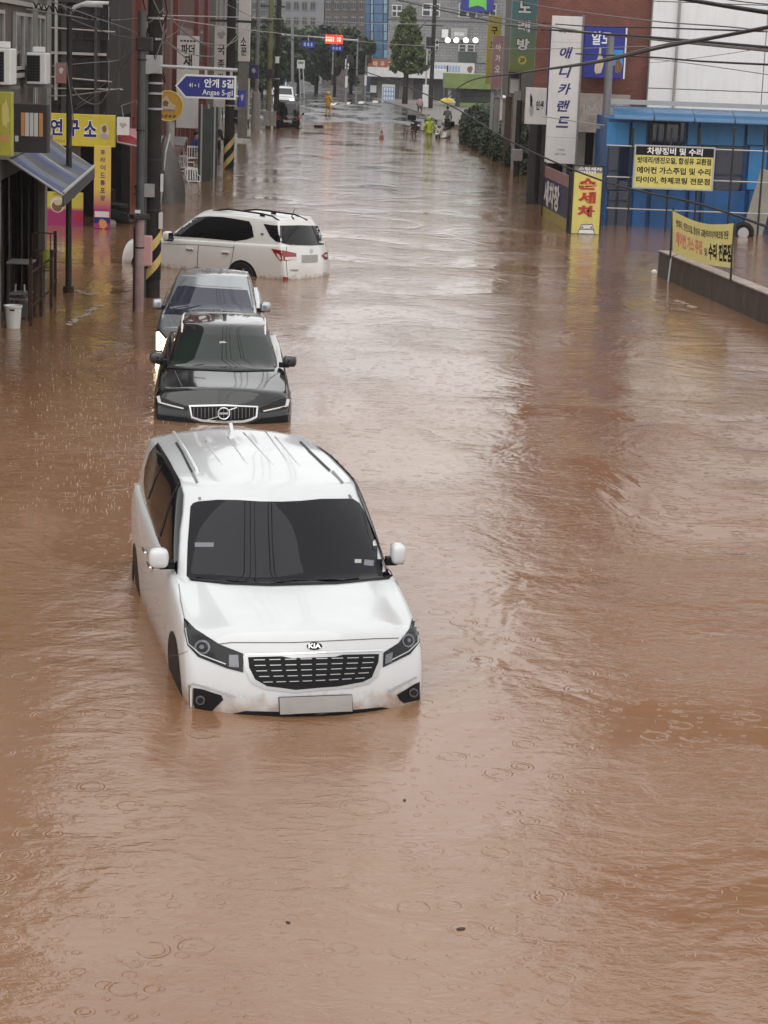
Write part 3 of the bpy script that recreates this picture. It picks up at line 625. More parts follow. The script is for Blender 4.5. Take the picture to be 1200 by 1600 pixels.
w_ = sil.patch(Z([(262, 128), (320, 122), (440, 135), (600, 145), (768, 155), (790, 230), (815, 332), (600, 335), (300, 332), (165, 325), (200, 245), (235, 175)]), 'windscreen', 'saloon_glass', .005, 6)
mat('roof_glass', (.02, .02, .022), .05, 0, 0, spec=.7)
sil.patch(Z([(350, 108), (420, 62), (560, 56), (735, 66), (735, 140), (560, 130), (440, 122)]), 'sunroof', 'silver_paint', .006, 6)
for q in ([(320, 62), (262, 128), (165, 325)], [(778, 82), (800, 200), (828, 335)]):
    sil.strip(Z(q), 2.6, 'pillar_trim', 'silver_paint', .012)
for o1, o2 in (([(100, 428), (130, 430), (170, 470), (205, 520), (192, 575), (140, 605), (98, 600), (85, 520)], [(108, 452), (134, 456), (170, 497), (192, 530), (182, 566), (142, 588), (108, 582), (97, 520)]),):
    h_ = sil.patch(Z(o1), 'headlight', 'lamp_clear', .006, 3); sil.patch(Z(o2), 'bulb', 'headlight_lit', .015, 3, parent=h_)
    hp = sil.px(*Z([(160, 540)])[0], 0)
    if hp:
        h2 = MB().ball((-hp.x, hp.y, hp.z), (.16, .10, .08)).build('headlight', 'lamp_clear', sil.root, smooth='all'); MB().ball((-hp.x, hp.y - .05, hp.z), (.09, .08, .05)).build('bulb', 'headlight_lit', h2, smooth='all')
MB().box((0, .0, .55), (.95, .06, .22)).build('grille', 'black_plastic', sil.root, bevel=.02)
sil.mirror_unit((-.93, 1.62, 1.0), 'silver_paint', (.10, .09, .085)); sil.mirror_unit((.93, 1.62, 1.0), 'silver_paint', (.10, .09, .085))
for sgn in (-1, 1):
    sil.patch([(1.8, .98), (2.35, 1.28), (2.9, 1.37), (3.5, 1.30), (3.9, 1.05), (3.2, 1.02)], 'side_window', 'car_glass', .004, .12, fn=lambda a, b, o: sil.sd(a, b, sgn, o))
    sil.wheel(sgn * .78, .92, .34); sil.wheel(sgn * .78, 3.75, .34); sil.arch(0, .92, .38, sgn); sil.arch(0, 3.75, .38, sgn)
# ================= the white people carrier seen from behind
mpv = Car('people_carrier', 'white people carrier with black roof rails, turned across the street beside the striped pole', (-6.12, 49.35, ROAD - .10), -2.13)
hw = curve([(0, .84), (.3, .90), (.8, .94), (2.5, .955), (4.3, .95), (4.8, .92), (5.13, .86)])
mpv.shell([.02, 0, .02, .08, .18], [5.10, 5.13, 5.10, 5.04, 4.98], [0, .08, .17, .24, .36, .55, .75, .9, 1], hw, [.95, .985, 1.0, .99, .955], fr5, fc5, .14,
          curve([(.1, .80), (.45, .88), (1.0, .98), (1.5, 1.05), (3, 1.10), (5, 1.15)]), curve([(.1, .86), (.35, .94), (1.0, 1.04), (1.5, 1.10), (5, 1.18)]),
          .26, .18, cr_sh=.35, cr_f=.4, cr_r=.3)
hwg = curve([(1.0, .88), (2, .90), (3.5, .91), (4.6, .88), (5, .84)])
mpv.shell([1.15, 1.42, 1.68, 1.95, 2.2], [5.04, 4.99, 4.93, 4.86, 4.76], [0, .12, .3, .5, .7, .88, 1], hwg, [1.0, .97, .925, .87, .80], [0, .27, .54, .80, 1], fc5, .95,
          curve([(2, 1.62), (2.6, 1.69), (3.6, 1.71), (4.9, 1.66)]), curve([(2, 1.66), (2.6, 1.75), (3.6, 1.79), (4.9, 1.73)]), .26, .2, cr_sh=.45, cr_f=.35, cr_r=.35, zcur=lambda t: .2 * (1 - t) ** 3)
mpv.done('cream_paint')
ZA = lambda p: zm(190, 310, 5.714, p)
ZB = lambda p: zm(340, 310, 5.714, p)
s_ = mpv.patch(ZA([(455, 292), (560, 212), (680, 168), (780, 160), (900, 166), (1000, 180), (1140, 205), (1165, 250), (1182, 345), (1120, 367), (1020, 382), (860, 366), (700, 352), (460, 337)]), 'side_window', 'car_glass', .004, 4)
mpv.strip(ZA([(750, 165), (720, 350)]), 5.0, 'window_pillar', 'black_plastic', .007, parent=s_)
r_ = mpv.patch(ZB([(410, 227), (480, 238), (560, 243), (740, 240), (890, 246), (925, 310), (970, 412), (830, 422), (640, 416), (520, 385), (470, 340)]), 'rear_window', 'car_glass', .005, 4)
mpv.strip(ZB([(575, 248), (580, 330), (590, 395)]), 1.0, 'glass_edge', 'black_plastic', .008, parent=r_)
for o1, o2 in (([(480, 450), (580, 464), (700, 490), (702, 540), (620, 556), (558, 556), (520, 510)], [(525, 490), (555, 500), (575, 545), (552, 545)]), ([(1000, 458), (1002, 540), (962, 547), (920, 512), (950, 490)], [(945, 505), (975, 495), (975, 520), (955, 525)])):
    t_ = mpv.patch(ZB(o1), 'tail_light', 'red_lens', .010, 3); mpv.patch(ZB(o2), 'reversing_light', 'white_lens', .014, 2, parent=t_)
    if o1[0][0] < 600: mpv.patch(ZB([(600, 525), (700, 522), (700, 542), (620, 552), (600, 548)]), 'reversing_light', 'white_lens', .014, 2, parent=t_)
mpv.patch(ZB([(750, 507), (892, 503), (890, 570), (750, 573)]), 'number_plate', 'plate_grey', .012, 3)
mpv.patch(ZB([(838 + 13 * math.cos(k * .785), 470 + 20 * math.sin(k * .785)) for k in range(8)]), 'emblem', 'satin_metal', .010, 3)
mpv.text('TURISMO', *ZB([(682, 642)])[0], 14, 3.2, 'steel_grey', .008, .02)
mpv.strip(ZB([(615, 400), (612, 560), (622, 690)]), .9, 'tailgate_gap', 'gap_line', .004)
mpv.strip(ZA([(695, 378), (680, 480), (675, 665)]), 1.0, 'door_gap', 'gap_line', .004); mpv.strip(ZA([(1010, 388), (985, 550), (950, 660)]), .9, 'door_gap', 'gap_line', .004)
mpv.strip(ZA([(340, 405), (690, 415), (1010, 440)]), .8, 'crease_shade', 'gap_line', .003)  # shade along the flank crease, laid on as a dark strip
mpv.patch(ZB([(585, 700), (625, 700), (632, 738), (588, 744)]), 'rear_reflector', 'red_lens', .012, 2)
for q, zf in (([(770, 122), (900, 118), (1090, 140)], ZA), ):
    pass
for q in (([(-160, 118), (-40, 108), (100, 118), (235, 136), (400, 160), (490, 182), (548, 198)]), ([(205, 113), (350, 120), (500, 140), (690, 166), (797, 194)])):
    pts = [mpv.px(*p, .0) for p in ZB(q)]; pts = [p for p in pts if p]
    if len(pts) > 2:
        r_ = MB().tube([pts[0]] + [p + Vector((0, 0, .055)) for p in pts[1:-1]] + [pts[-1]], .020, 8).build('roof_rail', 'black_plastic', mpv.root, smooth=True)
        m_ = pts[len(pts) // 2]; MB().box((m_.x, m_.y, m_.z + .02), (.035, .12, .07)).build('rail_foot', 'black_plastic', r_)
for q in ((610, 450), (930, 480)):
    p = mpv.px(*ZA([q])[0], .02)
    if p:
        h_ = MB().box(p, (.03, .20, .04)).build('door_handle', 'cream_paint', mpv.root, bevel=.01); MB().box((p.x, p.y, p.z - .03), (.02, .18, .015)).build('recess', 'gap_line', h_)
mpv.strip(ZB([(385, 318), (410, 318), (398, 330)]), 2.2, 'vent', 'black_plastic', .006)
p = mpv.px(*ZB([(678, 186)])[0], 0)
if p: MB().tube([p, p + Vector((0, -.05, .06)), p + Vector((0, .03, .24))], [.03, .012, .004], 8).build('antenna', 'black_plastic', mpv.root, smooth=True)
mpv.mirror_unit((-1.03, 1.75, 1.13), 'cream_paint', (.12, .10, .11)); mpv.mirror_unit((1.03, 1.75, 1.13), 'cream_paint', (.12, .10, .11))
for sgn in (-1, 1):
    mpv.wheel(sgn * .855, .98, .35); mpv.wheel(sgn * .855, 3.80, .35); mpv.arch(0, .98, .40, sgn); mpv.arch(0, 3.80, .42, sgn)
# ---------------------------------------------------------------- signs
def sign(name, label, x0, y0, x1, y1, Y, panel, texts=(), thick=.14, rz=0.0, cat='sign', group=None, frame=None, root=None, depth_to=None):
    ym = (y0 + y1) / 2; xm = (x0 + x1) / 2
    w = Q(x1, ym, Y).x - Q(x0, ym, Y).x; h = Q(xm, y0, Y).z - Q(xm, y1, Y).z; base = Q(xm, y1, Y)
    r = thing(name, label, cat, base, rz, group); w /= math.cos(rz)
    p = MB().box((0, 0, h / 2), (w, thick, h)).build('panel', panel, r, bevel=min(.012, w * .02))
    if frame:
        t = .045
        for c, d in (((-w / 2, 0, h / 2), (t, thick + .03, h + t)), ((w / 2, 0, h / 2), (t, thick + .03, h + t)), ((0, 0, 0), (w - t, thick + .03, t)), ((0, 0, h), (w - t, thick + .03, t))):
            MB().box(c, d).build('frame', frame, r)
    for t in texts: sign_text(r, w, h, thick, *t)
    return r, w, h
def sign_text(r, w, h, thick, body, cx, cy, tw, th, m, bold=.02, shear=0.0, rise=.004, name='lettering', outline=None):
    vs, fs, asp = text_mesh(body, bold, shear)
    def place(vs, dy, gx=1.0, gy=1.0): return [((cx - .5) * w + (x - .5) * tw * w * gx, -thick / 2 - dy, h - cy * h + (y - .5) * th * h * gy) for x, y in vs]
    if outline:
        v2, f2, _ = text_mesh(body, bold + .055, shear)
        MB().add(place(v2, rise, 1 + .10 / max(asp, .3) * .6, 1.08), f2).build(name + '_outline', outline, r)
    return MB().add(place(vs, rise * 2 if outline else rise), fs).build(name, m, r)
def sign_rect(r, w, h, thick, cx, cy, rw, rh, m, name='colour_field', rise=.002):
    a, b = (cx - rw / 2 - .5) * w, (cx + rw / 2 - .5) * w; z0, z1 = h - (cy + rh / 2) * h, h - (cy - rh / 2) * h; y = -thick / 2 - rise
    return MB().quad((a, y, z0), (b, y, z0), (b, y, z1), (a, y, z1)).build(name, m, r)
def sign_blob(r, w, h, thick, cx, cy, rx, ry, m, name='picture', rise=.003, n=14, jit=.0, seed=1):
    g = random.Random(seed); y = -thick / 2 - rise
    pts = [((cx - .5) * w + rx * w * math.cos(2 * math.pi * k / n) * (1 + g.uniform(-jit, jit)), y, h - cy * h + ry * h * math.sin(2 * math.pi * k / n) * (1 + g.uniform(-jit, jit))) for k in range(n)]
    m_ = MB(); m_.v += [Vector(p) for p in pts]; m_.f.append(tuple(range(n))); return m_.build(name, m, r)
mat('sign_yellow', (.58, .47, .055), .35, 0, .10, 2, grime=.14); mat('sign_olive', (.36, .30, .05), .4, 0, .12, 2)
mat('sign_magenta', (.34, .03, .14), .4, 0, .12, 3); mat('sign_orange', (.62, .28, .10), .4, 0, .1, 3)
mat('sign_white', (.66, .64, .62), .4, 0, .08, 2, grime=.12); mat('sign_blue', (.012, .022, .24), .4, 0, .15, 2); mat('sign_navy', (.02, .025, .09), .4, 0, .2, 2)
mat('sign_pale_yellow', (.66, .59, .17), .45, 0, .10, 2, grime=.12); mat('food_brown', (.22, .10, .04), .6, 0, .5, 30); mat('food_cream', (.58, .50, .36), .6, 0, .3, 30)
# ---------------------------------------------------------------- left side, near building with the striped awning
mat('facade_grey', (.115, .10, .088), .7, 0, .3, 1.5, bump=.2, grime=.6, spec=0.25); mat('facade_pale', (.20, .195, .17), .7, 0, .25, 1.5, grime=.6)
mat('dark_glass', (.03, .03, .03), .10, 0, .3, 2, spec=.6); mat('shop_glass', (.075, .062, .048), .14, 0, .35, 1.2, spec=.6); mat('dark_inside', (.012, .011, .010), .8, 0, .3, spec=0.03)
mat('facade_dark', (.024, .021, .020), .6, 0, .3, 1.2, grime=.4, spec=0.2); mat('trim_dark', (.05, .045, .042), .5, 0, .2, 3, spec=0.22); mat('trim_pale', (.33, .31, .29), .5, 0, .2, 3)
mat('wood_brown', (.10, .065, .04), .6, 0, .4, 4)
A0, A1 = (-6.52, 30.0), (-7.47, 44.6)
def la(t, d=0.0, z=0.0):                      # along wall A: t 0..1, d metres out over the street
    x = A0[0] + (A1[0] - A0[0]) * t; y = A0[1] + (A1[1] - A0[1]) * t; return Vector((x + d, y + d * .065, z))
def tA(px, py=300): p = WX(px, py, A0, A1); return (p.y - A0[1]) / (A1[1] - A0[1])
bA = thing('shop_building', 'grey brown shop building with dark glass front under a striped awning', 'building', (-7.0, 37.5, 0))
def slab(p0, p1, z0, z1, back, m, name, root):
    b0 = Vector((p0[0] - back, p0[1], 0)); b1 = Vector((p1[0] - back, p1[1], 0))
    mb = MB(); mb.prism([(p0[0], p0[1], z0), (p1[0], p1[1], z0), (b1.x, b1.y, z0), (b0.x, b0.y, z0)], (0, 0, z1 - z0)); return mb.build(name, m, root, world=True)
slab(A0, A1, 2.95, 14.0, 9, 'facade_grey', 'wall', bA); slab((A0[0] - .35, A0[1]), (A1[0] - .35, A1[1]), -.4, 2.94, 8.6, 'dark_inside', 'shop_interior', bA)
for t in (0.0, .43, .985): a = la(t); MB().box((a.x - .15, a.y, 1.28), (.34, .30, 3.32)).build('column', 'facade_pale', bA, world=True)
ts = [.455, .60, .685, .74, .82, .90, .965]
for k in range(6):
    a, b = la(ts[k] + .006, -.18, 0), la(ts[k + 1] - .006, -.18, 0)
    pn = MB().prism([(a.x, a.y, -.3), (b.x, b.y, -.3), (b.x, b.y, 2.6), (a.x, a.y, 2.6)], (-.03, 0, 0)).build('glass_panel', 'shop_glass', bA, world=True)
    for q in (ts[k], ts[k + 1]):
        c = la(q, -.15); MB().box((c.x, c.y, 1.15), (.09, .07, 3.0)).build('door_frame', 'trim_dark', bA, world=True)
MB().span(la(.44, -.12, 2.72), la(.98, -.12, 2.72), .14, .36).build('fascia', 'trim_dark', bA, world=True)
MB().span(la(.44, .03, 3.0), la(1.0, .03, 3.0), .22, .10).build('ledge', 'facade_pale', bA, world=True)
for z in (4.35, 5.65): MB().span(la(0, .03, z), la(1.0, .03, z), .12, .08).build('ledge', 'trim_pale', bA, world=True)
for t0, t1 in ((.30, .46), (.58, .76), (.80, .93)):
    for z0, z1 in ((4.48, 5.45), (5.95, 7.3), (8.6, 10.2)):
        a, b = la(t0, .012), la(t1, .012)
        w_ = MB().prism([(a.x, a.y, z0), (b.x, b.y, z0), (b.x, b.y, z1), (a.x, a.y, z1)], (.03, 0, 0)).build('window', 'dark_glass', bA, world=True)
        for q in (t0, (t0 + t1) / 2, t1): c = la(q, .05); MB().box((c.x, c.y, (z0 + z1) / 2), (.07, .07, z1 - z0 + .08)).build('frame', 'trim_pale', w_, world=False).matrix_parent_inverse = Matrix.Translation(-Vector(bA.location))
        for z in (z0, z1): MB().span(la(t0, .05, z), la(t1, .05, z), .07, .06).build('frame', 'trim_pale', w_).matrix_parent_inverse = Matrix.Translation(-Vector(bA.location))
for t in (.79, .97): c = la(t, .05); MB().box((c.x, c.y, 8.4), (.10, .55, 10.6)).build('pilaster', 'facade_pale', bA, world=True)
# awning
mat('awning_blue', (.03, .05, .15), .6, 0, .15, 4); mat('awning_white', (.12, .135, .18), .6, 0, .12, 4); mat('awning_grey', (.045, .043, .047), .55, 0, .15, 4)
aw = thing('awning', 'blue and white striped awning over the dark glass shop front', 'awning', la(.72, .5, 2.3))
w0, w1 = la(.50, .02, 2.98), la(.985, .02, 3.05); f0, f1 = la(.54, .98, 2.30), la(.99, 1.02, 2.42)
NS = 9
for k in range(NS):
    pts = []
    for t in (k / NS, (k + 1) / NS):
        a, b = w0.lerp(w1, t), f0.lerp(f1, t); pts.append((a, a.lerp(b, .5) + Vector((0, 0, -.05)), b))
    mb = MB(); mb.quad(pts[0][0], pts[1][0], pts[1][1], pts[0][1]); mb.quad(pts[0][1], pts[1][1], pts[1][2], pts[0][2])
    i = len(mb.v); mb.add([v + Vector((0, 0, -.012)) for v in mb.v], [f[::-1] for f in mb.f])
    mb.build('stripe', ('awning_blue', 'awning_white', 'awning_grey')[(0, 1, 2)[k % 3]], aw, world=True)
mb = MB(); mb.span(f0 + Vector((0, 0, -.12)), f1 + Vector((0, 0, -.12)), .03, .26); mb.build('valance', 'awning_grey', aw, world=True)
MB().tube([f0, f1], .035).build('front_bar', 'pale_metal', aw, world=True, smooth=True)
for a, b in ((w0, f0), (w1, f1), (w0.lerp(w1, .5), f0.lerp(f1, .5))): MB().tube([a + Vector((0, 0, -.04)), b + Vector((0, 0, -.04))], .025).build('arm', 'pale_metal', aw, world=True, smooth=True)
# air conditioners
def ac_unit(p, label):
    r = thing('air_conditioner', label, 'air conditioner', p, .06, 'air conditioners on the grey shop wall')
    MB().box((0, 0, .29), (.36, .80, .58)).build('casing', 'white_plastic', r, bevel=.02)
    for k in range(9): MB().box((-.05, -.408, .08 + k * .052), (.22, .02, .022)).build('louvre', 'black_plastic', r)
    MB().box((-.05, -.404, .29), (.25, .006, .48)).build('grille_recess', 'steel_dark', r)
    for y in (-.25, .25): MB().box((0, y, -.04), (.5, .05, .05)).build('bracket', 'steel_grey', r)
    MB().box((.0, .1, .64), (.22, .18, .10)).build('valve_cover', 'white_plastic', r, bevel=.01)
p = WX(4, 132, (A0[0] + .30, A0[1]), (A1[0] + .30, A1[1])); ac_unit(p, 'white air conditioner beside the yellow hanging sign')
p = WX(60, 131, (A0[0] + .30, A0[1]), (A1[0] + .30, A1[1])); ac_unit(p, 'white air conditioner above the dark box sign with orange ends')
MB().tube([la(.80, .06, 6.4), la(.80, .10, 5.0), la(.77, .12, 4.2), la(.75, .15, 3.4)], .018).build('pipe', 'trim_pale', bA, world=True, smooth=True)
mat('sign_lime', (.42, .40, .05), .4, 0, .25, 2)
sg, w, h = sign('hanging_sign', 'yellow green hanging sign at the edge of the grey shop wall', -26, 143, 20, 243, 33.6, 'sign_lime', thick=.2)
sign_blob(sg, w, h, .2, .8, .35, .12, .22, 'sign_pale_yellow', jit=.3, seed=3); sign_blob(sg, w, h, .2, .75, .72, .16, .06, 'sign_orange', jit=.3, seed=4)
sg, w, h = sign('box_sign', 'dark box sign with orange and white lettering beside the yellow noodle shop sign', 22, 162, 76, 238, 37.2, 'trim_dark', thick=.3)
for cx, m_ in ((.30, 'sign_orange'), (.42, 'sign_white'), (.55, 'sign_white'), (.68, 'sign_white'), (.82, 'sign_orange')): sign_rect(sg, w, h, .3, cx, .42, .11, .48, m_, 'light_panel')
sign_rect(sg, w, h, .3, .12, .72, .10, .12, 'sign_white', 'light_panel')
# ---------------------------------------------------------------- the dark building behind with the yellow shop sign
bB = thing('dark_building', 'dark brown panelled building above the yellow shop sign', 'building', (-11, 58, 0))
MB().box((-12.05, 60.2, 8.45), (8.1, 5.2, 11.0)).build('wall', 'facade_dark', bB, world=True)
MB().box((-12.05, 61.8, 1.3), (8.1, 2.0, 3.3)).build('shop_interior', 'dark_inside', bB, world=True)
for k in range(11):
    x = -15.6 + k * .70
    for z, hh in ((3.95, 1.35), (5.35, 1.25), (6.95, 1.7)): MB().box((x, 57.565, z), (.66, .05, hh)).build('cladding_panel', 'facade_dark', bB, world=True)
for x in (-14.8, -12.9, -11.0, -9.15, -8.25): MB().box((x, 57.50, 6.5), (.13, .12, 7.0)).build('pilaster', 'trim_dark', bB, world=True)
for z in (4.66, 6.04): MB().box((-12.05, 57.48, z), (8.1, .14, .07)).build('ledge', 'trim_pale' if z < 5 else 'trim_dark', bB, world=True)
for x in (-10.1, -8.85, -8.02): MB().box((x, 57.75, 1.35), (.22, .22, 3.3)).build('column', 'facade_pale' if x == -8.85 else 'trim_dark', bB, world=True)
for x in (-9.9, -9.4): MB().box((x, 58.2, 1.2), (.42, .04, 3.0)).build('glass_panel', 'dark_glass', bB, world=True)
for px_ in (88, 150, 186): q = Q(px_, 60, 57.42); MB().tube([(q.x, 57.40, 3.4), (q.x, 57.40, 9.5)], .045).build('downpipe', 'trim_dark' if px_ > 100 else 'trim_pale', bB, world=True, smooth=True)
for a_, b_ in (((60, 42), (180, 50)), ((60, 118), (176, 128)), ((84, 138), (192, 140))): a, b = Q(*a_, 57.40), Q(*b_, 57.40); MB().tube([a, b], .02, 6).build('conduit', 'trim_pale', bB, world=True, smooth=True)
for x0_, x1_ in ((92, 118), (128, 170)):
    for y0_, y1_ in ((10, 62), (92, 134)): a, b = Q(x0_, y1_, 57.5), Q(x1_, y0_, 57.5); MB().box(((a.x + b.x) / 2, 57.53, (a.z + b.z) / 2), (b.x - a.x, .07, b.z - a.z)).build('window', 'dark_glass', bB, world=True, bevel=.01)
mat('placard_rose', (.20, .10, .085), .6, 0, .2, 3); sg, w, h = sign('placard', 'faded rose placard on the dark panelled wall above the yellow shop sign', 88, 98, 104, 130, 57.2, 'placard_rose', thick=.08); sign_blob(sg, w, h, .08, .5, .38, .22, .16, 'pilaster_pink' if 'pilaster_pink' in MATS else 'plate_grey', jit=.3)
sg, w, h = sign('shop_sign', 'wide yellow shop sign with dark lettering and a rice bowl emblem', 10, 177, 180, 227, 57.2, 'sign_yellow',
    [('연', .465, .43, .115, .52, 'ink_navy', .035, 0, .004, 'lettering', 'ink_white'), ('구', .62, .44, .115, .52, 'ink_navy', .035, 0, .004, 'lettering', 'ink_white'), ('소', .775, .45, .115, .50, 'ink_navy', .035, 0, .004, 'lettering', 'ink_white')], thick=.22)
sign_blob(sg, w, h, .22, .905, .50, .042, .25, 'food_cream', 'emblem', .003, 18, .10, 2); sign_blob(sg, w, h, .22, .905, .44, .020, .12, 'food_brown', 'emblem', .006, 10, .2, 5); sign_blob(sg, w, h, .22, .905, .66, .036, .10, 'plate_grey', 'emblem', .005, 12, .1, 6)
for k in range(6): sign_rect(sg, w, h, .22, .41 + k * .025, .86, .018, .09, 'sign_olive', 'lettering')
for k in (.1, .3, .5, .7, .9): MB().tube([((k - .5) * w, .05, h + .02), ((k - .5) * w + .04, -.35, h + .10)], .012).build('lamp_arm', 'steel_dark', sg)
def grad_mat(name, top, bot, zmid, zsoft):
    m = mat(name, top, .45, 0, 0); n = m.node_tree.nodes; l = m.node_tree.links; b = n['Principled BSDF']
    tc = n.new('ShaderNodeTexCoord'); s = n.new('ShaderNodeSeparateXYZ'); l.new(tc.outputs['Object'], s.inputs[0])
    r = n.new('ShaderNodeMapRange'); r.inputs['From Min'].default_value = zmid - zsoft; r.inputs['From Max'].default_value = zmid + zsoft; l.new(s.outputs[2], r.inputs[0])
    x = n.new('ShaderNodeMix'); x.data_type = 'RGBA'; l.new(r.outputs[0], x.inputs[0]); x.inputs[6].default_value = (*bot, 1); x.inputs[7].default_value = (*top, 1); l.new(x.outputs[2], b.inputs['Base Color'])
grad_mat('banner_print', (.66, .47, .09), (.36, .03, .16), .78, .28); grad_mat('panel_print', (.56, .48, .07), (.34, .03, .13), .62, .05)
sg, w, h = sign('vertical_banner', 'tall yellow to magenta banner with a column of dark letters', 146.5, 228, 172.5, 357, 57.0, 'banner_print', thick=.08)
for k, ch in enumerate('후라이드통포장'): sign_text(sg, w, h, .08, ch, .53, .075 + k * .092, .30, .062, 'ink_navy', .02)
sign_rect(sg, w, h, .08, .5, .825, .86, .07, 'sign_white'); sign_rect(sg, w, h, .08, .5, .90, .96, .07, 'ink_navy')
sign_blob(sg, w, h, .08, .55, .94, .30, .06, 'sign_orange', jit=.3, seed=8)
sg, w, h = sign('menu_panel', 'yellow and magenta panel with a round dish picture behind the awning post', 71, 300, 130, 361, 57.6, 'panel_print', thick=.08)
sign_blob(sg, w, h, .08, .32, .33, .19, .20, 'sign_white'); sign_blob(sg, w, h, .08, .32, .37, .15, .14, 'food_brown', rise=.006, jit=.12); sign_blob(sg, w, h, .08, .34, .27, .11, .08, 'food_cream', rise=.009, jit=.15)
sign_blob(sg, w, h, .08, .88, .62, .08, .10, 'ink_red', jit=.3, seed=9); sign_rect(sg, w, h, .08, .45, .06, .5, .06, 'sign_olive')
sg, w, h = sign('light_box', 'small white glowing square sign on an arm over the red canopy', 183, 183, 202, 211, 56.6, 'sign_white', thick=.18)
for k in range(3): sign_blob(sg, w, h, .18, .35 + .15 * k, .40 + .12 * (k % 2), .12, .10, 'plate_grey', jit=.5, seed=20 + k)
MB().tube([(0, 0, h), (-.05, 0, h + .3), (.35, 0, h + .45), (.55, .1, h - .9)], .015).build('arm', 'steel_grey', sg)
mat('canopy_red', (.30, .045, .055), .5, 0, .2, 3)
cn = thing('red_canopy', 'small red canopy beside the white square sign', 'canopy', Q(200, 222, 57.6))
a, b = Q(183, 222, 57.4), Q(214, 214, 60.5); u = Vector((0, 0, .34))
MB().prism([a, a + Vector((1.0, 0, -.16)), b + Vector((.7, 0, -.1)), b + u * .6, a + u], (0, .06, .03)).build('cover', 'canopy_red', cn, world=True); MB().tube([a, a + Vector((1.0, 0, -.16)), b + Vector((.7, 0, -.1))], .025).build('edge_bar', 'trim_pale', cn, world=True)
MB().tube([a, a + u], .02).build('edge_bar', 'trim_pale', cn, world=True)
# ---------------------------------------------------------------- the long dark red brick row
tex_mat('brick_dark', (.165, .042, .032), (.125, .033, .026), (.06, .035, .03), 1.0, bw=.22, rh=.075, mortar=.008)
tex_mat('brick_red', (.15, .045, .034), (.115, .034, .026), (.09, .055, .048), 1.0, bw=.22, rh=.075, mortar=.008)
mat('pilaster_pink', (.22, .125, .105), .75, 0, .2, 2, grime=.3); mat('pilaster_red', (.20, .052, .038), .75, 0, .25, 2, grime=.3)
C0, C1 = (-8.05, 61.0), (-10.1, 110.0)
bC = thing('brick_row', 'long dark red brick row with pilasters behind the utility pole', 'building', (-9.5, 84, 0))
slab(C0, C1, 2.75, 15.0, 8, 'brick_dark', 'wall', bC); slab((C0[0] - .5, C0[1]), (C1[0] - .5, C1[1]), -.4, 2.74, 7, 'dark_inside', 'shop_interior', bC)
def lc(t, d=0.0, z=0.0): return Vector((C0[0] + (C1[0] - C0[0]) * t + d, C0[1] + (C1[1] - C0[1]) * t, z))
def tC(px, py=150): return (WX(px, py, C0, C1).y - C0[1]) / (C1[1] - C0[1])
for px_, m_, wd in ((214, 'pilaster_red', .9), (234, 'pilaster_red', .5), (258, 'pilaster_pink', .55), (270, 'pilaster_red', .5), (303, 'pilaster_red', .6), (318, 'pilaster_red', .6), (331, 'facade_pale', .9), (338, 'facade_pale', .9)):
    c = lc(tC(px_), .02); MB().box((c.x, c.y, 6.6), (.36, wd * 1.6, 13.6)).build('pilaster', m_, bC, world=True)
for px0, px1 in ((222, 230), (240, 252), (276, 298), (306, 315)):
    t0, t1 = tC(px0), tC(px1)
    for z0, z1 in ((4.2, 5.7), (7.4, 9.0), (10.6, 12.2)):
        a, b = lc(t0, .01), lc(t1, .01); MB().prism([(a.x, a.y, z0), (b.x, b.y, z0), (b.x, b.y, z1), (a.x, a.y, z1)], (.05, 0, 0)).build('window', 'dark_glass', bC, world=True)
mat('door_glass', (.07, .085, .08), .15, 0, .3, 1.5, spec=.6)
for k in range(14):
    t0 = k / 14 + .008; t1 = (k + 1) / 14 - .008; a, b = lc(t0, -.3), lc(t1, -.3)
    MB().prism([(a.x, a.y, -.3), (b.x, b.y, -.3), (b.x, b.y, 2.5), (a.x, a.y, 2.5)], (.04, 0, 0)).build('shop_front', ('dark_glass', 'door_glass', 'wood_brown', 'dark_glass')[k % 4], bC, world=True)
    c = lc(k / 14, -.15); MB().box((c.x, c.y, 1.2), (.3, .35, 3.1)).build('column', 'pilaster_red', bC, world=True)
dp = Q(322, 290, 88); 
for k, px_ in enumerate((319, 329)): p = P(px_, 283 - k * 6); MB().box((p.x, p.y, 1.3), (.5, .05, 2.8)).build('door_panel', 'door_glass', bC, world=True, bevel=.01)
for px_ in (313.5, 324, 334): p = P(px_, 283); MB().box((p.x, p.y - .02, 1.35), (.06, .07, 3.0)).build('door_frame', 'pale_metal', bC, world=True)
# grey shop canopy and its tarpaulin
mat('tarp_grey', (.10, .095, .09), .5, 0, .25, 3); mat('tarp_pink', (.35, .20, .20), .5, 0, .2, 3)
gc = thing('shop_canopy', 'grey shop canopy with pink underside above the white chairs', 'canopy', P(272, 285))
a = Q(250, 214, 76); b = Q(293, 216, 84); c = Q(287, 230, 79); d = Q(252, 226, 74.5)
MB().prism([a, b, c, d], (0, .05, .05)).build('cover', 'tarp_grey', gc, world=True); MB().prism([d + Vector((0, 0, -.02)), c, c + Vector((-.2, 0, -.42)), d + Vector((0, 0, -.42))], (0, .05, 0)).build('valance', 'tarp_pink', gc, world=True)
for q in (a, b, c): MB().tube([q, (q.x, q.y, -.3)], .03).build('post', 'trim_pale', gc, world=True)
tp_ = thing('tarpaulin', 'grey tarpaulin draped over goods beside the utility pole', 'tarpaulin', P(256, 318))
g = random.Random(3); pts = []
base = P(258, 316)
mb = MB(); NA = 16
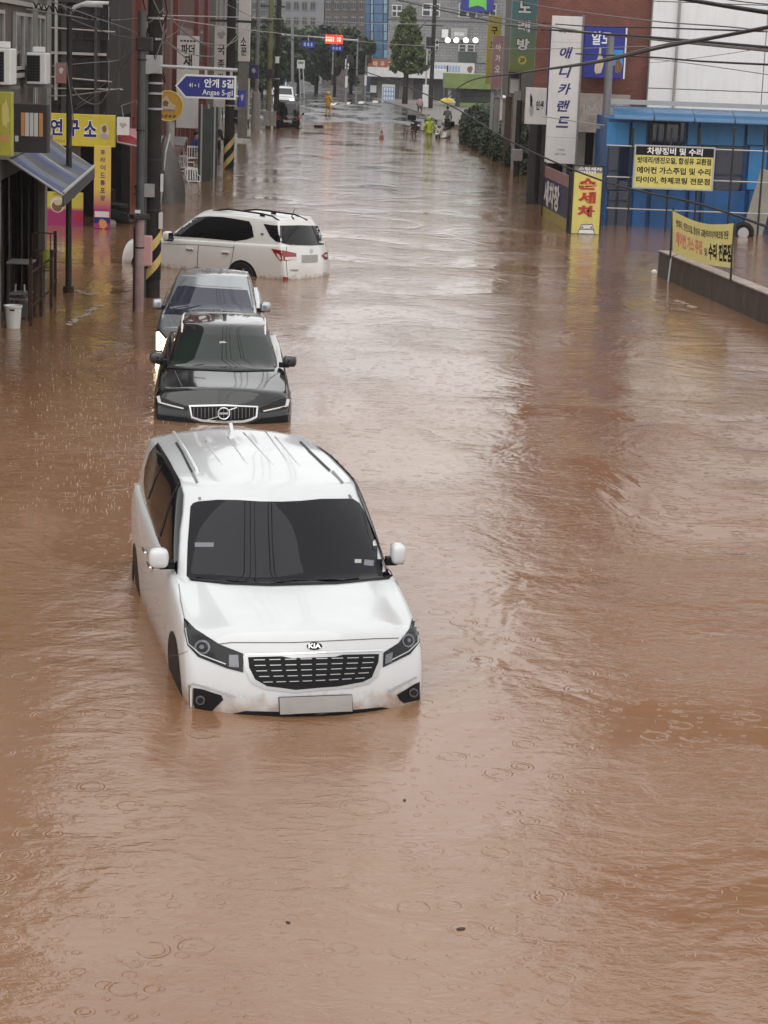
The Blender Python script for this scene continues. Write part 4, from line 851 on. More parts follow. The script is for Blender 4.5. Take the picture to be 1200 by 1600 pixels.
for k in range(9):
    z = -.3 + k * .30; rr = (.62, .60, .57, .54, .50, .46, .38, .22, .05)[k]
    for j in range(NA): a_ = 2 * math.pi * j / NA; q = rr * (1 + .14 * math.sin(a_ * 5 + k * .6)) ; mb.v.append(Vector((base.x + q * math.cos(a_), base.y + 1.3 * q * math.sin(a_), z)))
for k in range(8):
    for j in range(NA): i = k * NA + j; i2 = k * NA + (j + 1) % NA; mb.f.append((i, i2, i2 + NA, i + NA))
mb.build('cover', 'tarp_grey', tp_, smooth='all', world=True); MB().tube([(base.x - .1, base.y - .75, -.3), (base.x + .05, base.y - .6, 1.6), (base.x + .15, base.y - .3, 2.2)], .04).build('pole', 'pale_metal', tp_, world=True)
# signs on the brick row
sg, w, h = sign('vertical_sign', 'white vertical sign with black letters above the blue street name sign', 275, 56, 309, 200, 82, 'sign_white', [('파더', .50, .145, .62, .11, 'ink_black', .03), ('재', .50, .27, .40, .13, 'ink_black', .03)], thick=.25)
for k in range(5): sign_rect(sg, w, h, .25, .2 + k * .15, .055, .11, .018, 'ink_black', 'lettering')
sg, w, h = sign('vertical_sign', 'pale grey vertical sign on thin posts between brick pilaster and dark pole', 333.5, 42, 355, 168, 92, 'sign_white', [('국', .5, .28, .55, .13, 'ink_black', .02), ('종', .5, .46, .50, .11, 'ink_black', .02), ('가', .5, .62, .45, .1, 'ink_black', .02)], thick=.2)
sign_blob(sg, w, h, .2, .5, .10, .30, .05, 'plate_grey', jit=.4)
for x in (-.2, .2): MB().tube([(x * w, 0, h), (x * w, 0, h + 4)], .06).build('post', 'pale_metal', sg)
mat('sign_orange_yellow', (.55, .31, .04), .4, 0, .1, 3)
rs = thing('round_sign', 'round orange yellow sign with a house emblem beside the utility pole', 'sign', Q(262, 188, 70))
ctr = Q(263, 165.5, 70) - rs.location
v_ = MB(); v_.cyl(ctr + Vector((0, -.09, 0)), ctr + Vector((0, .09, 0)), .50, n=28); v_.build('disc', 'sign_orange_yellow', rs, smooth=True)
MB().tube([ctr + Vector((.49 * math.cos(k * math.pi / 14), -.09, .49 * math.sin(k * math.pi / 14))) for k in range(29)], .02, 6, False).build('rim', 'sign_pale_yellow', rs)
def flat(pts, m, name, root, y=-.095):
    m_ = MB(); m_.v += [ctr + Vector((x, y, z)) for x, z in pts]; m_.f.append(tuple(range(len(pts)))); return m_.build(name, m, root)
flat([(-.28, -.12), (.22, -.12), (.26, .02), (.10, .10), (-.05, .33), (-.24, .18), (-.30, .0)], 'food_cream', 'emblem', rs); flat([(-.16, .0), (-.02, -.02), (.02, .12), (-.08, .2), (-.17, .12)], 'food_brown', 'emblem', rs, -.099); flat([(-.3, -.18), (.25, -.18), (.2, -.1), (-.28, -.1)], 'tarp_pink', 'emblem', rs, -.098)
for k in range(4): flat([(-.26 + k * .14, -.38), (-.16 + k * .14, -.37), (-.15 + k * .14, -.28), (-.25 + k * .14, -.29)], 'food_brown', 'lettering', rs)
MB().tube([ctr + Vector((.05, .05, -.5)), ctr + Vector((.05, .05, -3.2))], .17, 10).build('post', 'trim_pale', rs, smooth=True)
MB().tube([ctr + Vector((0, 0, .1)), ctr + Vector((-1.4, 0, .1))], .03).build('bracket', 'steel_dark', rs)
# white hoarding column further up and the shops beyond
sg, w, h = sign('hoarding', 'tall white vertical hoarding with black brush letters up the street on the left', 372, -60, 390, 96, 112, 'sign_white', [('소', .45, .80, .5, .09, 'ink_black', .02), ('문', .5, .90, .5, .08, 'ink_black', .02)], thick=.4)
MB().box((0, 0, -2.0), (.5, .3, 4.0)).build('post', 'facade_pale', sg)
sg, w, h = sign('hoarding', 'lower pale hoarding standing at the kerb beside a parked motorcycle', 375, 122, 389, 186, 113, 'sign_white', thick=.3)
sg, w, h = sign('projecting_sign', 'small dark blue sign projecting beside the white hoarding', 389, 101, 404, 123, 114, 'sign_navy', thick=.2); sign_blob(sg, w, h, .2, .5, .42, .26, .16, 'plate_grey', jit=.5, seed=31)
L0, L1 = (-11.2, 114.0), (-13.0, 165.0)
bL = thing('grey_row', 'grey green row of shops up the street past the brick row', 'building', (-12.5, 140, 0))
mat('facade_green', (.12, .13, .115), .75, 0, .3, 1, grime=.5)
slab(L0, L1, -.2, 11, 8, 'facade_green', 'wall', bL)
for k in range(9):
    for z0, z1, m_ in ((.0, 2.4, 'dark_glass'), (3.6, 5.0, 'dark_glass'), (6.6, 8.0, 'dark_glass')):
        y0 = 115 + k * 5.4; x0 = L0[0] + (L1[0] - L0[0]) * (y0 - 114) / 51; x1 = L0[0] + (L1[0] - L0[0]) * (y0 + 3.8 - 114) / 51
        MB().prism([(x0, y0, z0), (x1, y0 + 3.8, z0), (x1, y0 + 3.8, z1), (x0, y0, z1)], (.06, 0, 0)).build('window' if z0 > 1 else 'shop_front', m_, bL, world=True)
MB().box((-12.0, 113.9, 5.4), (1.6, .1, 11.4)).build('end_wall', 'facade_green', bL, world=True)
# ---------------------------------------------------------------- right side: brick house, white clad building, blue repair shop
tex_mat('brick_brown', (.24, .075, .048), (.19, .058, .038), (.10, .06, .05), 1.0, bw=.22, rh=.075, mortar=.01)
bR = thing('brick_house', 'reddish brown brick house behind the tall white sign', 'building', (6.6, 74, 0))
x0 = Q(836, 100, 73).x; x1 = Q(1026, 100, 73).x
MB().prism([(x0, 73, 3.2), (x1, 73, 3.2), (x1 + 2, 84, 3.2), (x0 * 1.17, 84, 3.2)], (0, 0, 13.2)).build('wall', 'brick_brown', bR, world=True)
MB().prism([(x0 * 1.02, 73.8, -.4), (x1, 73.8, -.4), (x1 + 1.8, 83.6, -.4), (x0 * 1.18, 83.6, -.4)], (0, 0, 3.59)).build('shop_interior', 'dark_inside', bR, world=True)
for px_ in (829, 848, 884, 905, 930): p = Q(px_, 300, 72.9); MB().box((p.x, 73.2, 1.4), (.26, .3, 3.58)).build('column', 'steel_dark' if px_ < 850 else 'facade_pale', bR, world=True)
for px_ in (838, 915): p = Q(px_, 280, 73.2); MB().box((p.x, 73.6, 1.3), (.36, .05, 3.2)).build('glass_panel', 'dark_glass', bR, world=True)
for k in range(3):
    for j in range(3):
        MB().box((x0 + .9 + j * 1.5, 72.98, 9.0 + k * 2.6), (.9, .08, 1.4)).build('window', 'dark_glass', bR, world=True)
mat('panel_white', (.80, .79, .765), .5, 0, .05, 1.5, grime=.10); mat('joint_grey', (.36, .36, .36), .6, 0, .1)
bW = thing('white_building', 'white panelled building rising behind the blue repair shop', 'building', (13, 72, 0))
xa = Q(1016, 80, 72.6).x
MB().box((xa + 8, 77.72, 13), (16, 10, 30)).build('wall', 'joint_grey', bW, world=True)
zj = Q(1100, 141, 72.6).z; xj = Q(1056, 80, 72.6).x
zrow = [zj - 3.4, zj, zj + 2.9, zj + 5.8, zj + 9.2, zj + 12.4, zj + 15.6, zj + 18.8, zj + 22]; xcol = [xa, xj, xj + 3.05, xj + 6.1, xj + 9.2]
for i in range(4):
    for j in range(8):
        MB().box(((xcol[i] + xcol[i + 1]) / 2, 72.68, (zrow[j] + zrow[j + 1]) / 2), (xcol[i + 1] - xcol[i] - .03, .10, zrow[j + 1] - zrow[j] - .03)).build('panel', 'panel_white' if j < 4 else 'brick_dark', bW, world=True, bevel=.008)
MB().tube([(xj + .02, 72.5, 3.2), (xj + .02, 72.5, 12)], .05).build('downpipe', 'trim_pale', bW, world=True, smooth=True)
MB().box((xa + 8, 77.6, 28), (16.2, 10.2, .5)).build('parapet', 'joint_grey', bW, world=True)
# blue repair shop
mat('blue_panel', (.045, .27, .60), .45, 0, .18, 1.5, grime=.25); mat('blue_deep', (.016, .125, .36), .4, 0, .2, 1.5, grime=.3); mat('blue_canopy', (.04, .13, .26), .25, 0, .15, 2); mat('blue_dark_glass', (.012, .02, .05), .08, 0, .2, spec=.7)
bS = thing('repair_shop', 'bright blue car repair shop with dark windows and grid of pipes in front', 'building', (10, 66, 0))
BY = 65.0; bx0 = Q(946, 300, BY).x; bx1 = bx0 + 8.5; zt = Q(1080, 190, BY).z
MB().box(((bx0 + bx1) / 2, BY + 2.2, zt / 2 - .2), (bx1 - bx0, 4.2, zt + .4)).build('wall', 'blue_deep', bS, world=True)
cols = [946, 985, 1012, 1072, 1092, 1165, 1200, 1260, 1330]
for k in range(8):
    for (ya, yb) in ((192, 226), (229, 296), (299, 360)):
        a = Q(cols[k] + 1.2, yb, BY - .02); b = Q(cols[k + 1] - 1.2, ya, BY - .02)
        dark = (k in (2,) and ya == 192) or (k == 4 and ya == 229) or (k == 0 and ya != 192)
        MB().box(((a.x + b.x) / 2, BY - .02, (a.z + b.z) / 2), (b.x - a.x, .10, b.z - a.z)).build('window' if dark else 'panel', 'blue_dark_glass' if dark else ('blue_panel' if ya < 290 else 'blue_deep'), bS, world=True, bevel=.01)
a = Q(1016, 226, BY); b = Q(1062, 193, BY)
for xx in (a.x, (a.x + b.x) / 2, b.x): MB().box((xx, BY - .1, (a.z + b.z) / 2), (.07, .08, b.z - a.z)).build('window_frame', 'steel_dark', bS, world=True)
MB().box(((a.x + b.x) / 2, BY - .1, b.z), (b.x - a.x, .08, .07)).build('window_frame', 'steel_dark', bS, world=True)
z0, z1 = Q(1080, 192, BY).z, Q(1080, 174, BY - 1.4).z
for k in range(7):
    xa_ = bx0 + k * 1.22
    cp = MB(); ps = []
    for t in range(6):
        an = t / 5 * math.pi / 2; ps.append((BY - 1.35 * math.sin(an), z0 + .05 + (z1 - z0) * (1 - (1 - math.cos(an)) * .9) + .0))
    for (ya, za), (yb, zb) in zip(ps, ps[1:]): cp.quad((xa_, ya, za), (xa_ + 1.2, ya, za), (xa_ + 1.2, yb, zb), (xa_, yb, zb)); cp.quad((xa_, ya, za - .02), (xa_ + 1.2, ya, za - .02), (xa_ + 1.2, yb, zb - .02), (xa_, yb, zb - .02))
    cp.build('canopy_sheet', 'blue_canopy', bS, world=True, smooth='all')
    MB().tube([(xa_ + 1.21, y, z - .04) for y, z in ps], .035, 6).build('canopy_rib', 'steel_dark', bS, world=True)
MB().box(((bx0 + bx1) / 2, BY + .1, z1 + .18), (bx1 - bx0, .25, .14)).build('gutter', 'joint_grey', bS, world=True)
fr_ = thing('pipe_frame', 'grid of thin grey pipes standing in front of the blue shop', 'frame', (10, 63.2, -.3))
FY = 63.2
for px_ in (990, 1050, 1095, 1148, 1196, 1250): a = Q(px_, 200, FY); MB().tube([(a.x, FY, -.3), (a.x, FY, a.z)], .032, 6).build('upright', 'steel_dark', fr_, world=True, smooth=True)
for py_ in (228, 277, 326): a, b = Q(948, py_ - 1, FY), Q(1255, py_ + 2, FY); MB().tube([a, (b.x, FY, a.z)], .022, 6).build('rail', 'pale_metal', fr_, world=True, smooth=True)
sg, w, h = sign('repair_sign', 'large yellow and black sign listing car repairs on the pipe frame', 988.5, 229, 1112.5, 295, 63.05, 'sign_pale_yellow', thick=.06, frame='pale_metal')
sign_rect(sg, w, h, .06, .5, .115, .99, .22, 'ink_black')
sign_text(sg, w, h, .06, '차량정비 및 수리', .5, .115, .70, .17, 'ink_white', .03, rise=.006)
for t_, cy, tw in (('밧데리/엔진오일, 합성유 교환점', .34, .93), ('에어컨 가스주입 및 수리', .575, .93), ('타이어, 하체코팅 전문점', .81, .93)): sign_text(sg, w, h, .06, t_, .5, cy, tw, .165, 'ink_black', .028)
MB().box((.42 * w, .2, -1.2), (.03, .03, 2.2)).build('stay', 'steel_dark', sg)
sg, w, h = sign('car_wash_sign', 'standing yellow sign with three large red letters and a car drawing', 890.5, 259, 936.5, 366, 61.4, 'sign_pale_yellow', thick=.16, frame='steel_dark')
sign_rect(sg, w, h, .16, .5, .055, .98, .10, 'sign_white'); sign_rect(sg, w, h, .16, .5, .055, .94, .085, 'steel_grey', rise=.004)
sign_text(sg, w, h, .16, '스팀세차', .56, .04, .80, .05, 'ink_white', .03, rise=.008)
for k in range(7): sign_rect(sg, w, h, .16, .18 + k * .09, .087, .065, .022, 'ink_white', 'lettering', .008)
for ch, cy in (('손', .26), ('세', .46), ('차', .66)): sign_text(sg, w, h, .16, ch, .5, cy, .58, .165, 'ink_red', .03, rise=.004, outline='sign_orange')
def sp(pts, m, rise): mm = MB(); mm.v += [Vector(((x - .5) * w, -.08 - rise, h - y * h)) for x, y in pts]; mm.f.append(tuple(range(len(pts)))); mm.build('car_drawing', m, sg)
sp([(.24, .985), (.28, .93), (.36, .85), (.74, .84), (.80, .92), (.84, .985)], 'steel_grey', .003); sp([(.27, .983), (.31, .935), (.76, .93), (.81, .983)], 'ink_white', .006); sp([(.38, .865), (.72, .858), (.76, .91), (.34, .915)], 'plate_white', .006)
for x in (.40, .70): sign_blob(sg, w, h, .16, x, .895, .03, .012, 'ink_black', 'car_drawing', .009, 8)
MB().box((0, 0, -.2), (w * 1.15, .5, .4)).build('foot', 'steel_dark', sg)
# street banner on the kerb fence
bn = thing('fence_banner', 'low pink white and yellow advertising banner on the fence by the car wash sign', 'banner', P(866, 350))
e0, e1 = P(847, 338), P(887, 362)
def bq(z0, z1, m, name, d=0.0): MB().prism([(e0.x - d, e0.y, z0), (e1.x - d, e1.y, z0), (e1.x - d, e1.y, z1), (e0.x - d, e0.y, z1)], (.03, 0, 0)).build(name, m, bn, world=True)
bq(.0, .34, 'sign_olive', 'strip'); bq(.34, 1.28, 'sign_navy', 'strip'); bq(1.28, 1.62, 'tarp_pink', 'strip')
n_ = (e1 - e0)
vs, fs, _ = text_mesh('세차장', .04); MB().add([e0 + n_ * (.05 + x * .60) + Vector((-.02, 0, .40 + y * .8)) for x, y in vs], fs).build('lettering', 'ink_white', bn, world=True)
for q in (e0, e1): MB().box((q.x, q.y, .7), (.1, .1, 2.1)).build('post', 'steel_dark', bn, world=True)
# tall white sign and its neighbours
rz_ = -.10
sg, w, h = sign('tower_sign', 'tall white sign tower with a column of slanted navy letters', 850.5, 25, 898, 255, 69.5, 'sign_white', thick=.55, rz=-.06)
MB().box((w / 2 + .02, 0, h / 2), (.06, .6, h + .1)).build('side_trim', 'steel_grey', sg); MB().box((-w / 2 - .02, 0, h / 2 + .6), (.05, .5, h * .6)).build('side_trim', 'ink_navy', sg)
for ch, cy in (('애', .245), ('니', .375), ('카', .49), ('랜', .605), ('드', .715)): sign_text(sg, w, h, .55, ch, .52, cy, .43, .078, 'ink_navy', .03, .25)
sign_text(sg, w, h, .55, 'anycar', .52, .105, .55, .022, 'ink_navy', .02, .3); sign_text(sg, w, h, .55, '지정점', .5, .905, .24, .014, 'steel_grey', .01); sign_text(sg, w, h, .55, '080-1001', .5, .935, .36, .014, 'steel_grey', .01)
for z in (.175, .82): MB().box((0, -.276, h * (1 - z)), (w, .004, .012)).build('joint', 'joint_grey', sg)
for x in (-.3, .3): MB().box((x * w, 0, -.8), (.14, .14, 1.7)).build('leg', 'steel_dark', sg)
sg, w, h = sign('blue_sign', 'blue restaurant sign with white letters high on the brick wall', 909, 40, 973, 122, 72.3, 'sign_blue', [('알도', .42, .24, .48, .26, 'ink_white', .02), ('회', .64, .80, .10, .12, 'ink_pink', .02)], thick=.3)
sign_blob(sg, w, h, .3, .40, .76, .10, .20, 'food_cream', jit=.25, seed=11); sign_rect(sg, w, h, .3, .40, .50, .05, .16, 'food_cream', 'picture'); sign_blob(sg, w, h, .3, .86, .78, .10, .14, 'food_brown', jit=.3, seed=12); sign_rect(sg, w, h, .3, .84, .6, .26, .3, 'blue_panel'); MB().box((w / 2 + .02, 0, h / 2), (.05, .34, h)).build('side_trim', 'ink_white', sg)
sg, w, h = sign('shop_sign', 'white sign with black brush lettering at the corner of the brick house', 819, 137, 853, 194, 71.8, 'sign_white', [('인생', .66, .48, .34, .26, 'ink_black', .04)], thick=.3)
sign_blob(sg, w, h, .3, .25, .35, .05, .22, 'ink_black', jit=.4, seed=15, n=9); sign_blob(sg, w, h, .3, .30, .62, .10, .18, 'plate_grey', jit=.2, seed=16)
sg, w, h = sign('faded_sign', 'faded pale sign with worn lettering under the blue restaurant sign', 900, 146, 946, 207, 72.4, 'concrete_top', [('10소', .45, .42, .5, .3, 'plate_grey', .03)], thick=.2)
sg, w, h = sign('faded_sign', 'blank pale board between the grey lamp pole and the blue shop roof', 951, 148, 982, 190, 72.4, 'concrete_top', thick=.2)
sign_blob(sg, w, h, .2, .5, .35, .2, .2, 'plate_grey', jit=.3)
# signs further up on the right
mat('sign_teal', (.12, .24, .24), .4, 0, .15, 1.5); grad_mat('karaoke_print', (.10, .22, .25), (.22, .27, .07), 1.3, 1.4)
sg, w, h = sign('karaoke_sign', 'tall teal to green karaoke sign with white letters and a floor number', 795, -14, 834, 110, 96, 'karaoke_print', thick=.4, rz=.06)
for ch, cy in (('노', .20), ('래', .44), ('방', .67)): sign_text(sg, w, h, .4, ch, .5, cy, .50, .15, 'ink_white', .04, outline='ink_black')
sign_blob(sg, w, h, .4, .5, .87, .17, .055, 'sign_pale_yellow', 'disc'); sign_text(sg, w, h, .4, '2F', .5, .87, .20, .05, 'ink_black', .03, rise=.008)
MB().box((w / 2 + .03, 0, h / 2), (.08, .5, h)).build('side_trim', 'trim_pale', sg)
sg, w, h = sign('vertical_sign', 'mustard yellow vertical sign with dark letters', 758, 24, 779, 131, 122, 'sign_olive', [('구', .5, .22, .5, .11, 'ink_black', .03), ('오', .5, .42, .5, .11, 'ink_black', .03), ('사', .5, .84, .4, .09, 'ink_black', .03)], thick=.4)
sg, w, h = sign('vertical_sign', 'dusty pink vertical sign with white letters before the mustard sign', 766.5, 56, 783, 139, 112, 'tarp_pink', [('아', .55, .22, .5, .13, 'ink_white', .02), ('가', .55, .42, .5, .13, 'ink_white', .02), ('오', .55, .62, .5, .13, 'ink_white', .02)], thick=.3, frame='trim_pale')
for x in (-.3, .35): MB().box((x * w, .1, -1.6), (.16, .16, 3.3)).build('leg', 'pale_metal', sg)
sg, w, h = sign('notice_board', 'grey framed notice board under the karaoke sign', 794, 113, 812, 147, 96.5, 'plate_grey', thick=.15, frame='steel_dark'); sign_rect(sg, w, h, .15, .5, .65, .7, .6, 'sign_white'); sign_rect(sg, w, h, .15, .5, .18, .8, .2, 'sign_navy')
MB().box((0, 0, -1.5), (.12, .12, 3.0)).build('leg', 'steel_grey', sg)
R0, R1 = (5.0, 85.5), (4.2, 135.0)
bQ = thing('shop_row', 'row of shops with wooden doors behind the hedge', 'building', (8, 110, 0))
def lr(y): return R0[0] + (R1[0] - R0[0]) * (y - R0[1]) / (R1[1] - R0[1]) + 2.3
MB().prism([(lr(86), 86, 2.6), (lr(135), 135, 2.6), (14, 135, 2.6), (14, 86, 2.6)], (0, 0, 9.5)).build('wall', 'facade_grey', bQ, world=True)
MB().prism([(lr(86) + .4, 86, -.3), (lr(135) + .4, 135, -.3), (14, 135, -.3), (14, 86, -.3)], (0, 0, 2.89)).build('shop_interior', 'dark_inside', bQ, world=True)
for k in range(8):
    y = 87 + k * 6; MB().prism([(lr(y) + .15, y, -.3), (lr(y + 4.6) + .15, y + 4.6, -.3), (lr(y + 4.6) + .15, y + 4.6, 2.4), (lr(y) + .15, y, 2.4)], (.06, 0, 0)).build('shop_front', ('wood_brown', 'door_glass', 'pilaster_red', 'dark_glass')[k % 4], bQ, world=True)
    MB().box((lr(y - .5), y - .5, 1.2), (.3, .4, 3)).build('column', 'facade_pale', bQ, world=True)
p = Q(808, 160, 95); MB().box((p.x, 95, 1.5), (.30, .3, 4.0)).build('white_column', 'trim_pale', bQ, world=True)
p = Q(798, 170, 97); MB().box((p.x, 97, 1.5), (.5, .08, 3.4)).build('door_panel', 'wood_brown', bQ, world=True)
# low wall with its banner
lw = thing('parking_wall', 'low stained concrete wall round the flooded yard with pale coping', 'wall', P(1110, 470))
e0, e1, e2 = P(1027, 431), P(1200, 508), P(1420, 607)
nrm = Vector((-(e1 - e0).y, (e1 - e0).x, 0)).normalized(); nrm = nrm if nrm.x > 0 else -nrm
tw = .28; dd = (e2 - e0).normalized(); L = (e2 - e0).length; ns = 7
HW = Q(1027, 391, e0.y).z
for k in range(ns):
    a = e0 + dd * (L * k / ns + .01); b = e0 + dd * (L * (k + 1) / ns - .01)
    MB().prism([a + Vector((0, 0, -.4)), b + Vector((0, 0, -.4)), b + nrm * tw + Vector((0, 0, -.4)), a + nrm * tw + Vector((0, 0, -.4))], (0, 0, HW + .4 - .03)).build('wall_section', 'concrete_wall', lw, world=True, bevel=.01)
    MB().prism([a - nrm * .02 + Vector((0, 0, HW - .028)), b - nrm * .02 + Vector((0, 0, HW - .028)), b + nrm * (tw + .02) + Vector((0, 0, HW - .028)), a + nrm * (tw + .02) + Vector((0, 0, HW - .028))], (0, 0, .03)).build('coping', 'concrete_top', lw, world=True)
wb = thing('wall_banner', 'sagging yellow banner with red and black lettering tied above the low wall', 'banner', P(1100, 440))
g0, g1 = e0 + nrm * .1, None
pt = lambda x, y, Y: Q(x, y, Y)
YA, YB = P(1060, 445).y, P(1146, 483).y
c00, c10, c01, c11 = Q(1051, 329, YA), Q(1147, 349, YB), Q(1051, 394, YA), Q(1145, 419, YB)
NU, NV = 18, 8
def bpos(u, v, off=0.0):
    t = c00.lerp(c10, u); b = c01.lerp(c11, u); s = math.sin(math.pi * u); t = t + Vector((0, 0, -.13 * s)); b = b + Vector((0, 0, -.06 * s - .0))
    q = t.lerp(b, v); return q + Vector((-.0, -.10 * s - .02 * math.sin(u * 23 + v * 4) - off, 0))
mb = MB()
for off, fl in ((0, 1), (-.006, -1)):
    i0 = len(mb.v)
    for i in range(NU + 1):
        for j in range(NV + 1): mb.v.append(bpos(i / NU, j / NV, off))
    for i in range(NU):
        for j in range(NV): a = i0 + i * (NV + 1) + j; mb.f.append((a, a + 1, a + NV + 2, a + NV + 1)[::fl])
mat('banner_yellow', (.82, .76, .30), .5, 0, .06, 2); mb.build('cloth', 'banner_yellow', wb, smooth='all', world=True)
for t_, u0, u1, v0, v1, m_, bo in (('밧데리, 엔진오일, 합성유 교환/타이어/하체코팅 전문', .06, .92, .15, .36, 'steel_dark', .03), ('에어컨 가스 주입', .06, .50, .44, .80, 'ink_pink', .05), ('및', .54, .59, .60, .80, 'steel_dark', .02), ('수리 전문점', .61, .97, .46, .88, 'ink_black', .05)):
    vs, fs, _ = text_mesh(t_, bo); MB().add([bpos(u0 + (u1 - u0) * x, v1 + (v0 - v1) * y, .008) for x, y in vs], fs).build('lettering', m_, wb, world=True)
for q, s in ((c00, c01), (c10, c11)): MB().tube([q + Vector((.02, .04, .06)), (q.x + .02, q.y + .04, HW - .02)], .025).build('stake', 'steel_dark', wb, world=True)
q = Q(1060, 412, e0.y - .6); MB().tube([c01.lerp(c11, .12), (e0 + dd * 1.3) + Vector((-.03, -.03, HW)), (e0 + dd * 1.25) + Vector((-.06, -.06, -.05))], .018).build('tie_rope', 'white_plastic', wb, world=True)
# things in the blue shop's yard
mat('board_beige', (.30, .29, .25), .6, 0, .15, 3)
lb = thing('leaning_board', 'beige board leaning on the blue shop beside a wheel', 'board', P(1180, 366)); a = P(1176, 366); MB().box((a.x + .15, a.y, 1.0 - .2), (.62, .1, 2.3), 0, 0, .22).build('board', 'board_beige', lb, world=True, bevel=.02); MB().tube([(a.x - .35, a.y - .1, -.3), (a.x + .1, a.y, 1.2)], .03).build('stand', 'board_beige', lb, world=True)
ty = thing('loose_tyre', 'black tyre with pale hub standing by the leaning beige board', 'tyre', P(1160, 372)); a = P(1160, 370)
t_ = MB(); n0 = 20
t_.tube([(a.x + .26 * math.cos(k * 2 * math.pi / n0), a.y - .05, .12 + .26 * math.sin(k * 2 * math.pi / n0)) for k in range(n0 + 1)], .08, 8, False); t_.build('tread', 'rubber', ty, world=True, smooth='all'); MB().cyl((a.x, a.y - .1, .12), (a.x, a.y, .12), .16, n=16).build('hub', 'pale_metal', ty, world=True)
# second neighbour beyond the frame on the right: seen only as the dark reflection at the water's right edge
# hedge with kerb posts
def leaf_cloud(n, fn, size, seed):
    g = random.Random(seed); m_ = MB()
    for k in range(n):
        c = fn(g); a = Vector((g.gauss(0, 1), g.gauss(0, 1), g.gauss(0, 1))).normalized(); b = a.orthogonal().normalized(); s = size * g.uniform(.6, 1.4)
        b = (Matrix.Rotation(g.uniform(0, 6.28), 3, a) @ b); d = a.cross(b); i = len(m_.v)
        m_.v += [c - b * s, c + d * s * .55, c + b * s, c - d * s * .55]; m_.f.append((i, i + 1, i + 2, i + 3))
    return m_
def leaf_mat(name, col, var=.5):
    m = mat(name, col, .55, 0, 0); n = m.node_tree.nodes; l = m.node_tree.links; b = n['Principled BSDF']
    gi = n.new('ShaderNodeNewGeometry'); r = n.new('ShaderNodeMapRange'); r.inputs['To Min'].default_value = 1 - var; r.inputs['To Max'].default_value = 1 + var
    l.new(gi.outputs['Random Per Island'], r.inputs[0]); x = n.new('ShaderNodeMix'); x.data_type = 'RGBA'; x.blend_type = 'MULTIPLY'; x.inputs[0].default_value = 1; x.inputs[6].default_value = (*col, 1); l.new(r.outputs[0], x.inputs[7]); l.new(x.outputs[2], b.inputs['Base Color'])
    return m
leaf_mat('leaf_dark', (.035, .055, .028)); leaf_mat('leaf_green', (.055, .085, .032)); leaf_mat('leaf_ginkgo', (.075, .105, .030)); mat('bark', (.045, .035, .028), .9, 0, .3, 8, bump=.4)
hx = [(5.9, 93.5), (5.45, 99), (5.1, 104.5), (4.75, 110), (4.45, 116), (4.1, 122)]
hz = ('clipped dark green shrub beside the corner post of the brick house', 'clipped dark green shrub, second along the kerb', 'clipped dark green shrub, third along the kerb', 'clipped dark green shrub, fourth along the kerb', 'clipped dark green shrub, fifth along the kerb', 'clipped dark green shrub next to the white scooter')
for k, (x, y) in enumerate(hx):
    sh = thing('shrub', hz[k], 'shrub', (x + .2, y, 0), 0, 'clipped shrubs along the right kerb')
    def hedge(g):
        a, b, c = g.uniform(-1, 1), g.uniform(-1, 1), g.uniform(-1, 1); m = max(abs(a) ** 1.4, abs(b) ** 1.4, abs(c) ** 1.4) ** .71; q = (g.random() ** .3) / max(m, .05)
        l = (a * a + b * b + c * c) ** .5; q *= 1 - .22 * max(0, l / max(m, .05) - 1.1)
        return Vector((x + .3 + a * q * .85, y + b * q * 2.95, .50 + c * q * (.62 + .08 * math.sin(b * q * 4 + k))))
    leaf_cloud(5200, hedge, .10, 50 + k).build('foliage', 'leaf_dark', sh, world=True)
    MB().tube([(x + .25, y, -.3), (x + .25, y, .7)], .08).build('stem', 'bark', sh, world=True)
for k, (x, y, lab) in enumerate(((7.3, 97, 'tall dark bush at the wooden door behind the clipped shrubs'), (6.9, 106, 'tall dark bush under the dusty pink sign'), (6.4, 116, 'tall dark bush beside the green roofed kiosk'), (5.2, 139, 'tall dark bush just behind the yellow umbrella'), (5.9, 150, 'tall dark bush at the foot of the green roofed kiosk'))):
    sh = thing('bush', lab, 'bush', (x, y, 0), 0, 'tall dark bushes behind the clipped shrubs')
    def bushy(g): v = Vector((g.gauss(0, 1), g.gauss(0, 1), g.gauss(0, 1))).normalized() * g.random() ** .35; q = 1 + .18 * math.sin(v.x * 7 + k) * math.cos(v.y * 6); return Vector((x + v.x * 1.15 * q, y + v.y * 3.2 * q, .75 + v.z * .85 * q))
    leaf_cloud(4200, bushy, .12, 80 + k).build('foliage', 'leaf_dark' if k % 2 else 'leaf_green', sh, world=True); MB().tube([(x, y, -.3), (x, y, .9)], .07).build('stem', 'bark', sh, world=True)
for k, (px_, py_) in enumerate(((750, 228), (768, 240), (787, 253), (806, 266))):
    p = P(px_, py_); b_ = thing('kerb_post', ('pale kerb post, the one closest to the scooter', 'pale kerb post, second from the scooter', 'pale kerb post, third from the scooter', 'pale kerb post, the one closest to the brick house')[k], 'post', p, 0, 'pale posts in the flooded kerb')
    MB().box((0, 0, .13), (.22, .22, .86)).build('shaft', 'concrete_pale', b_, bevel=.02); MB().box((0, 0, .57), (.25, .25, .04)).build('cap', 'trim_pale', b_)
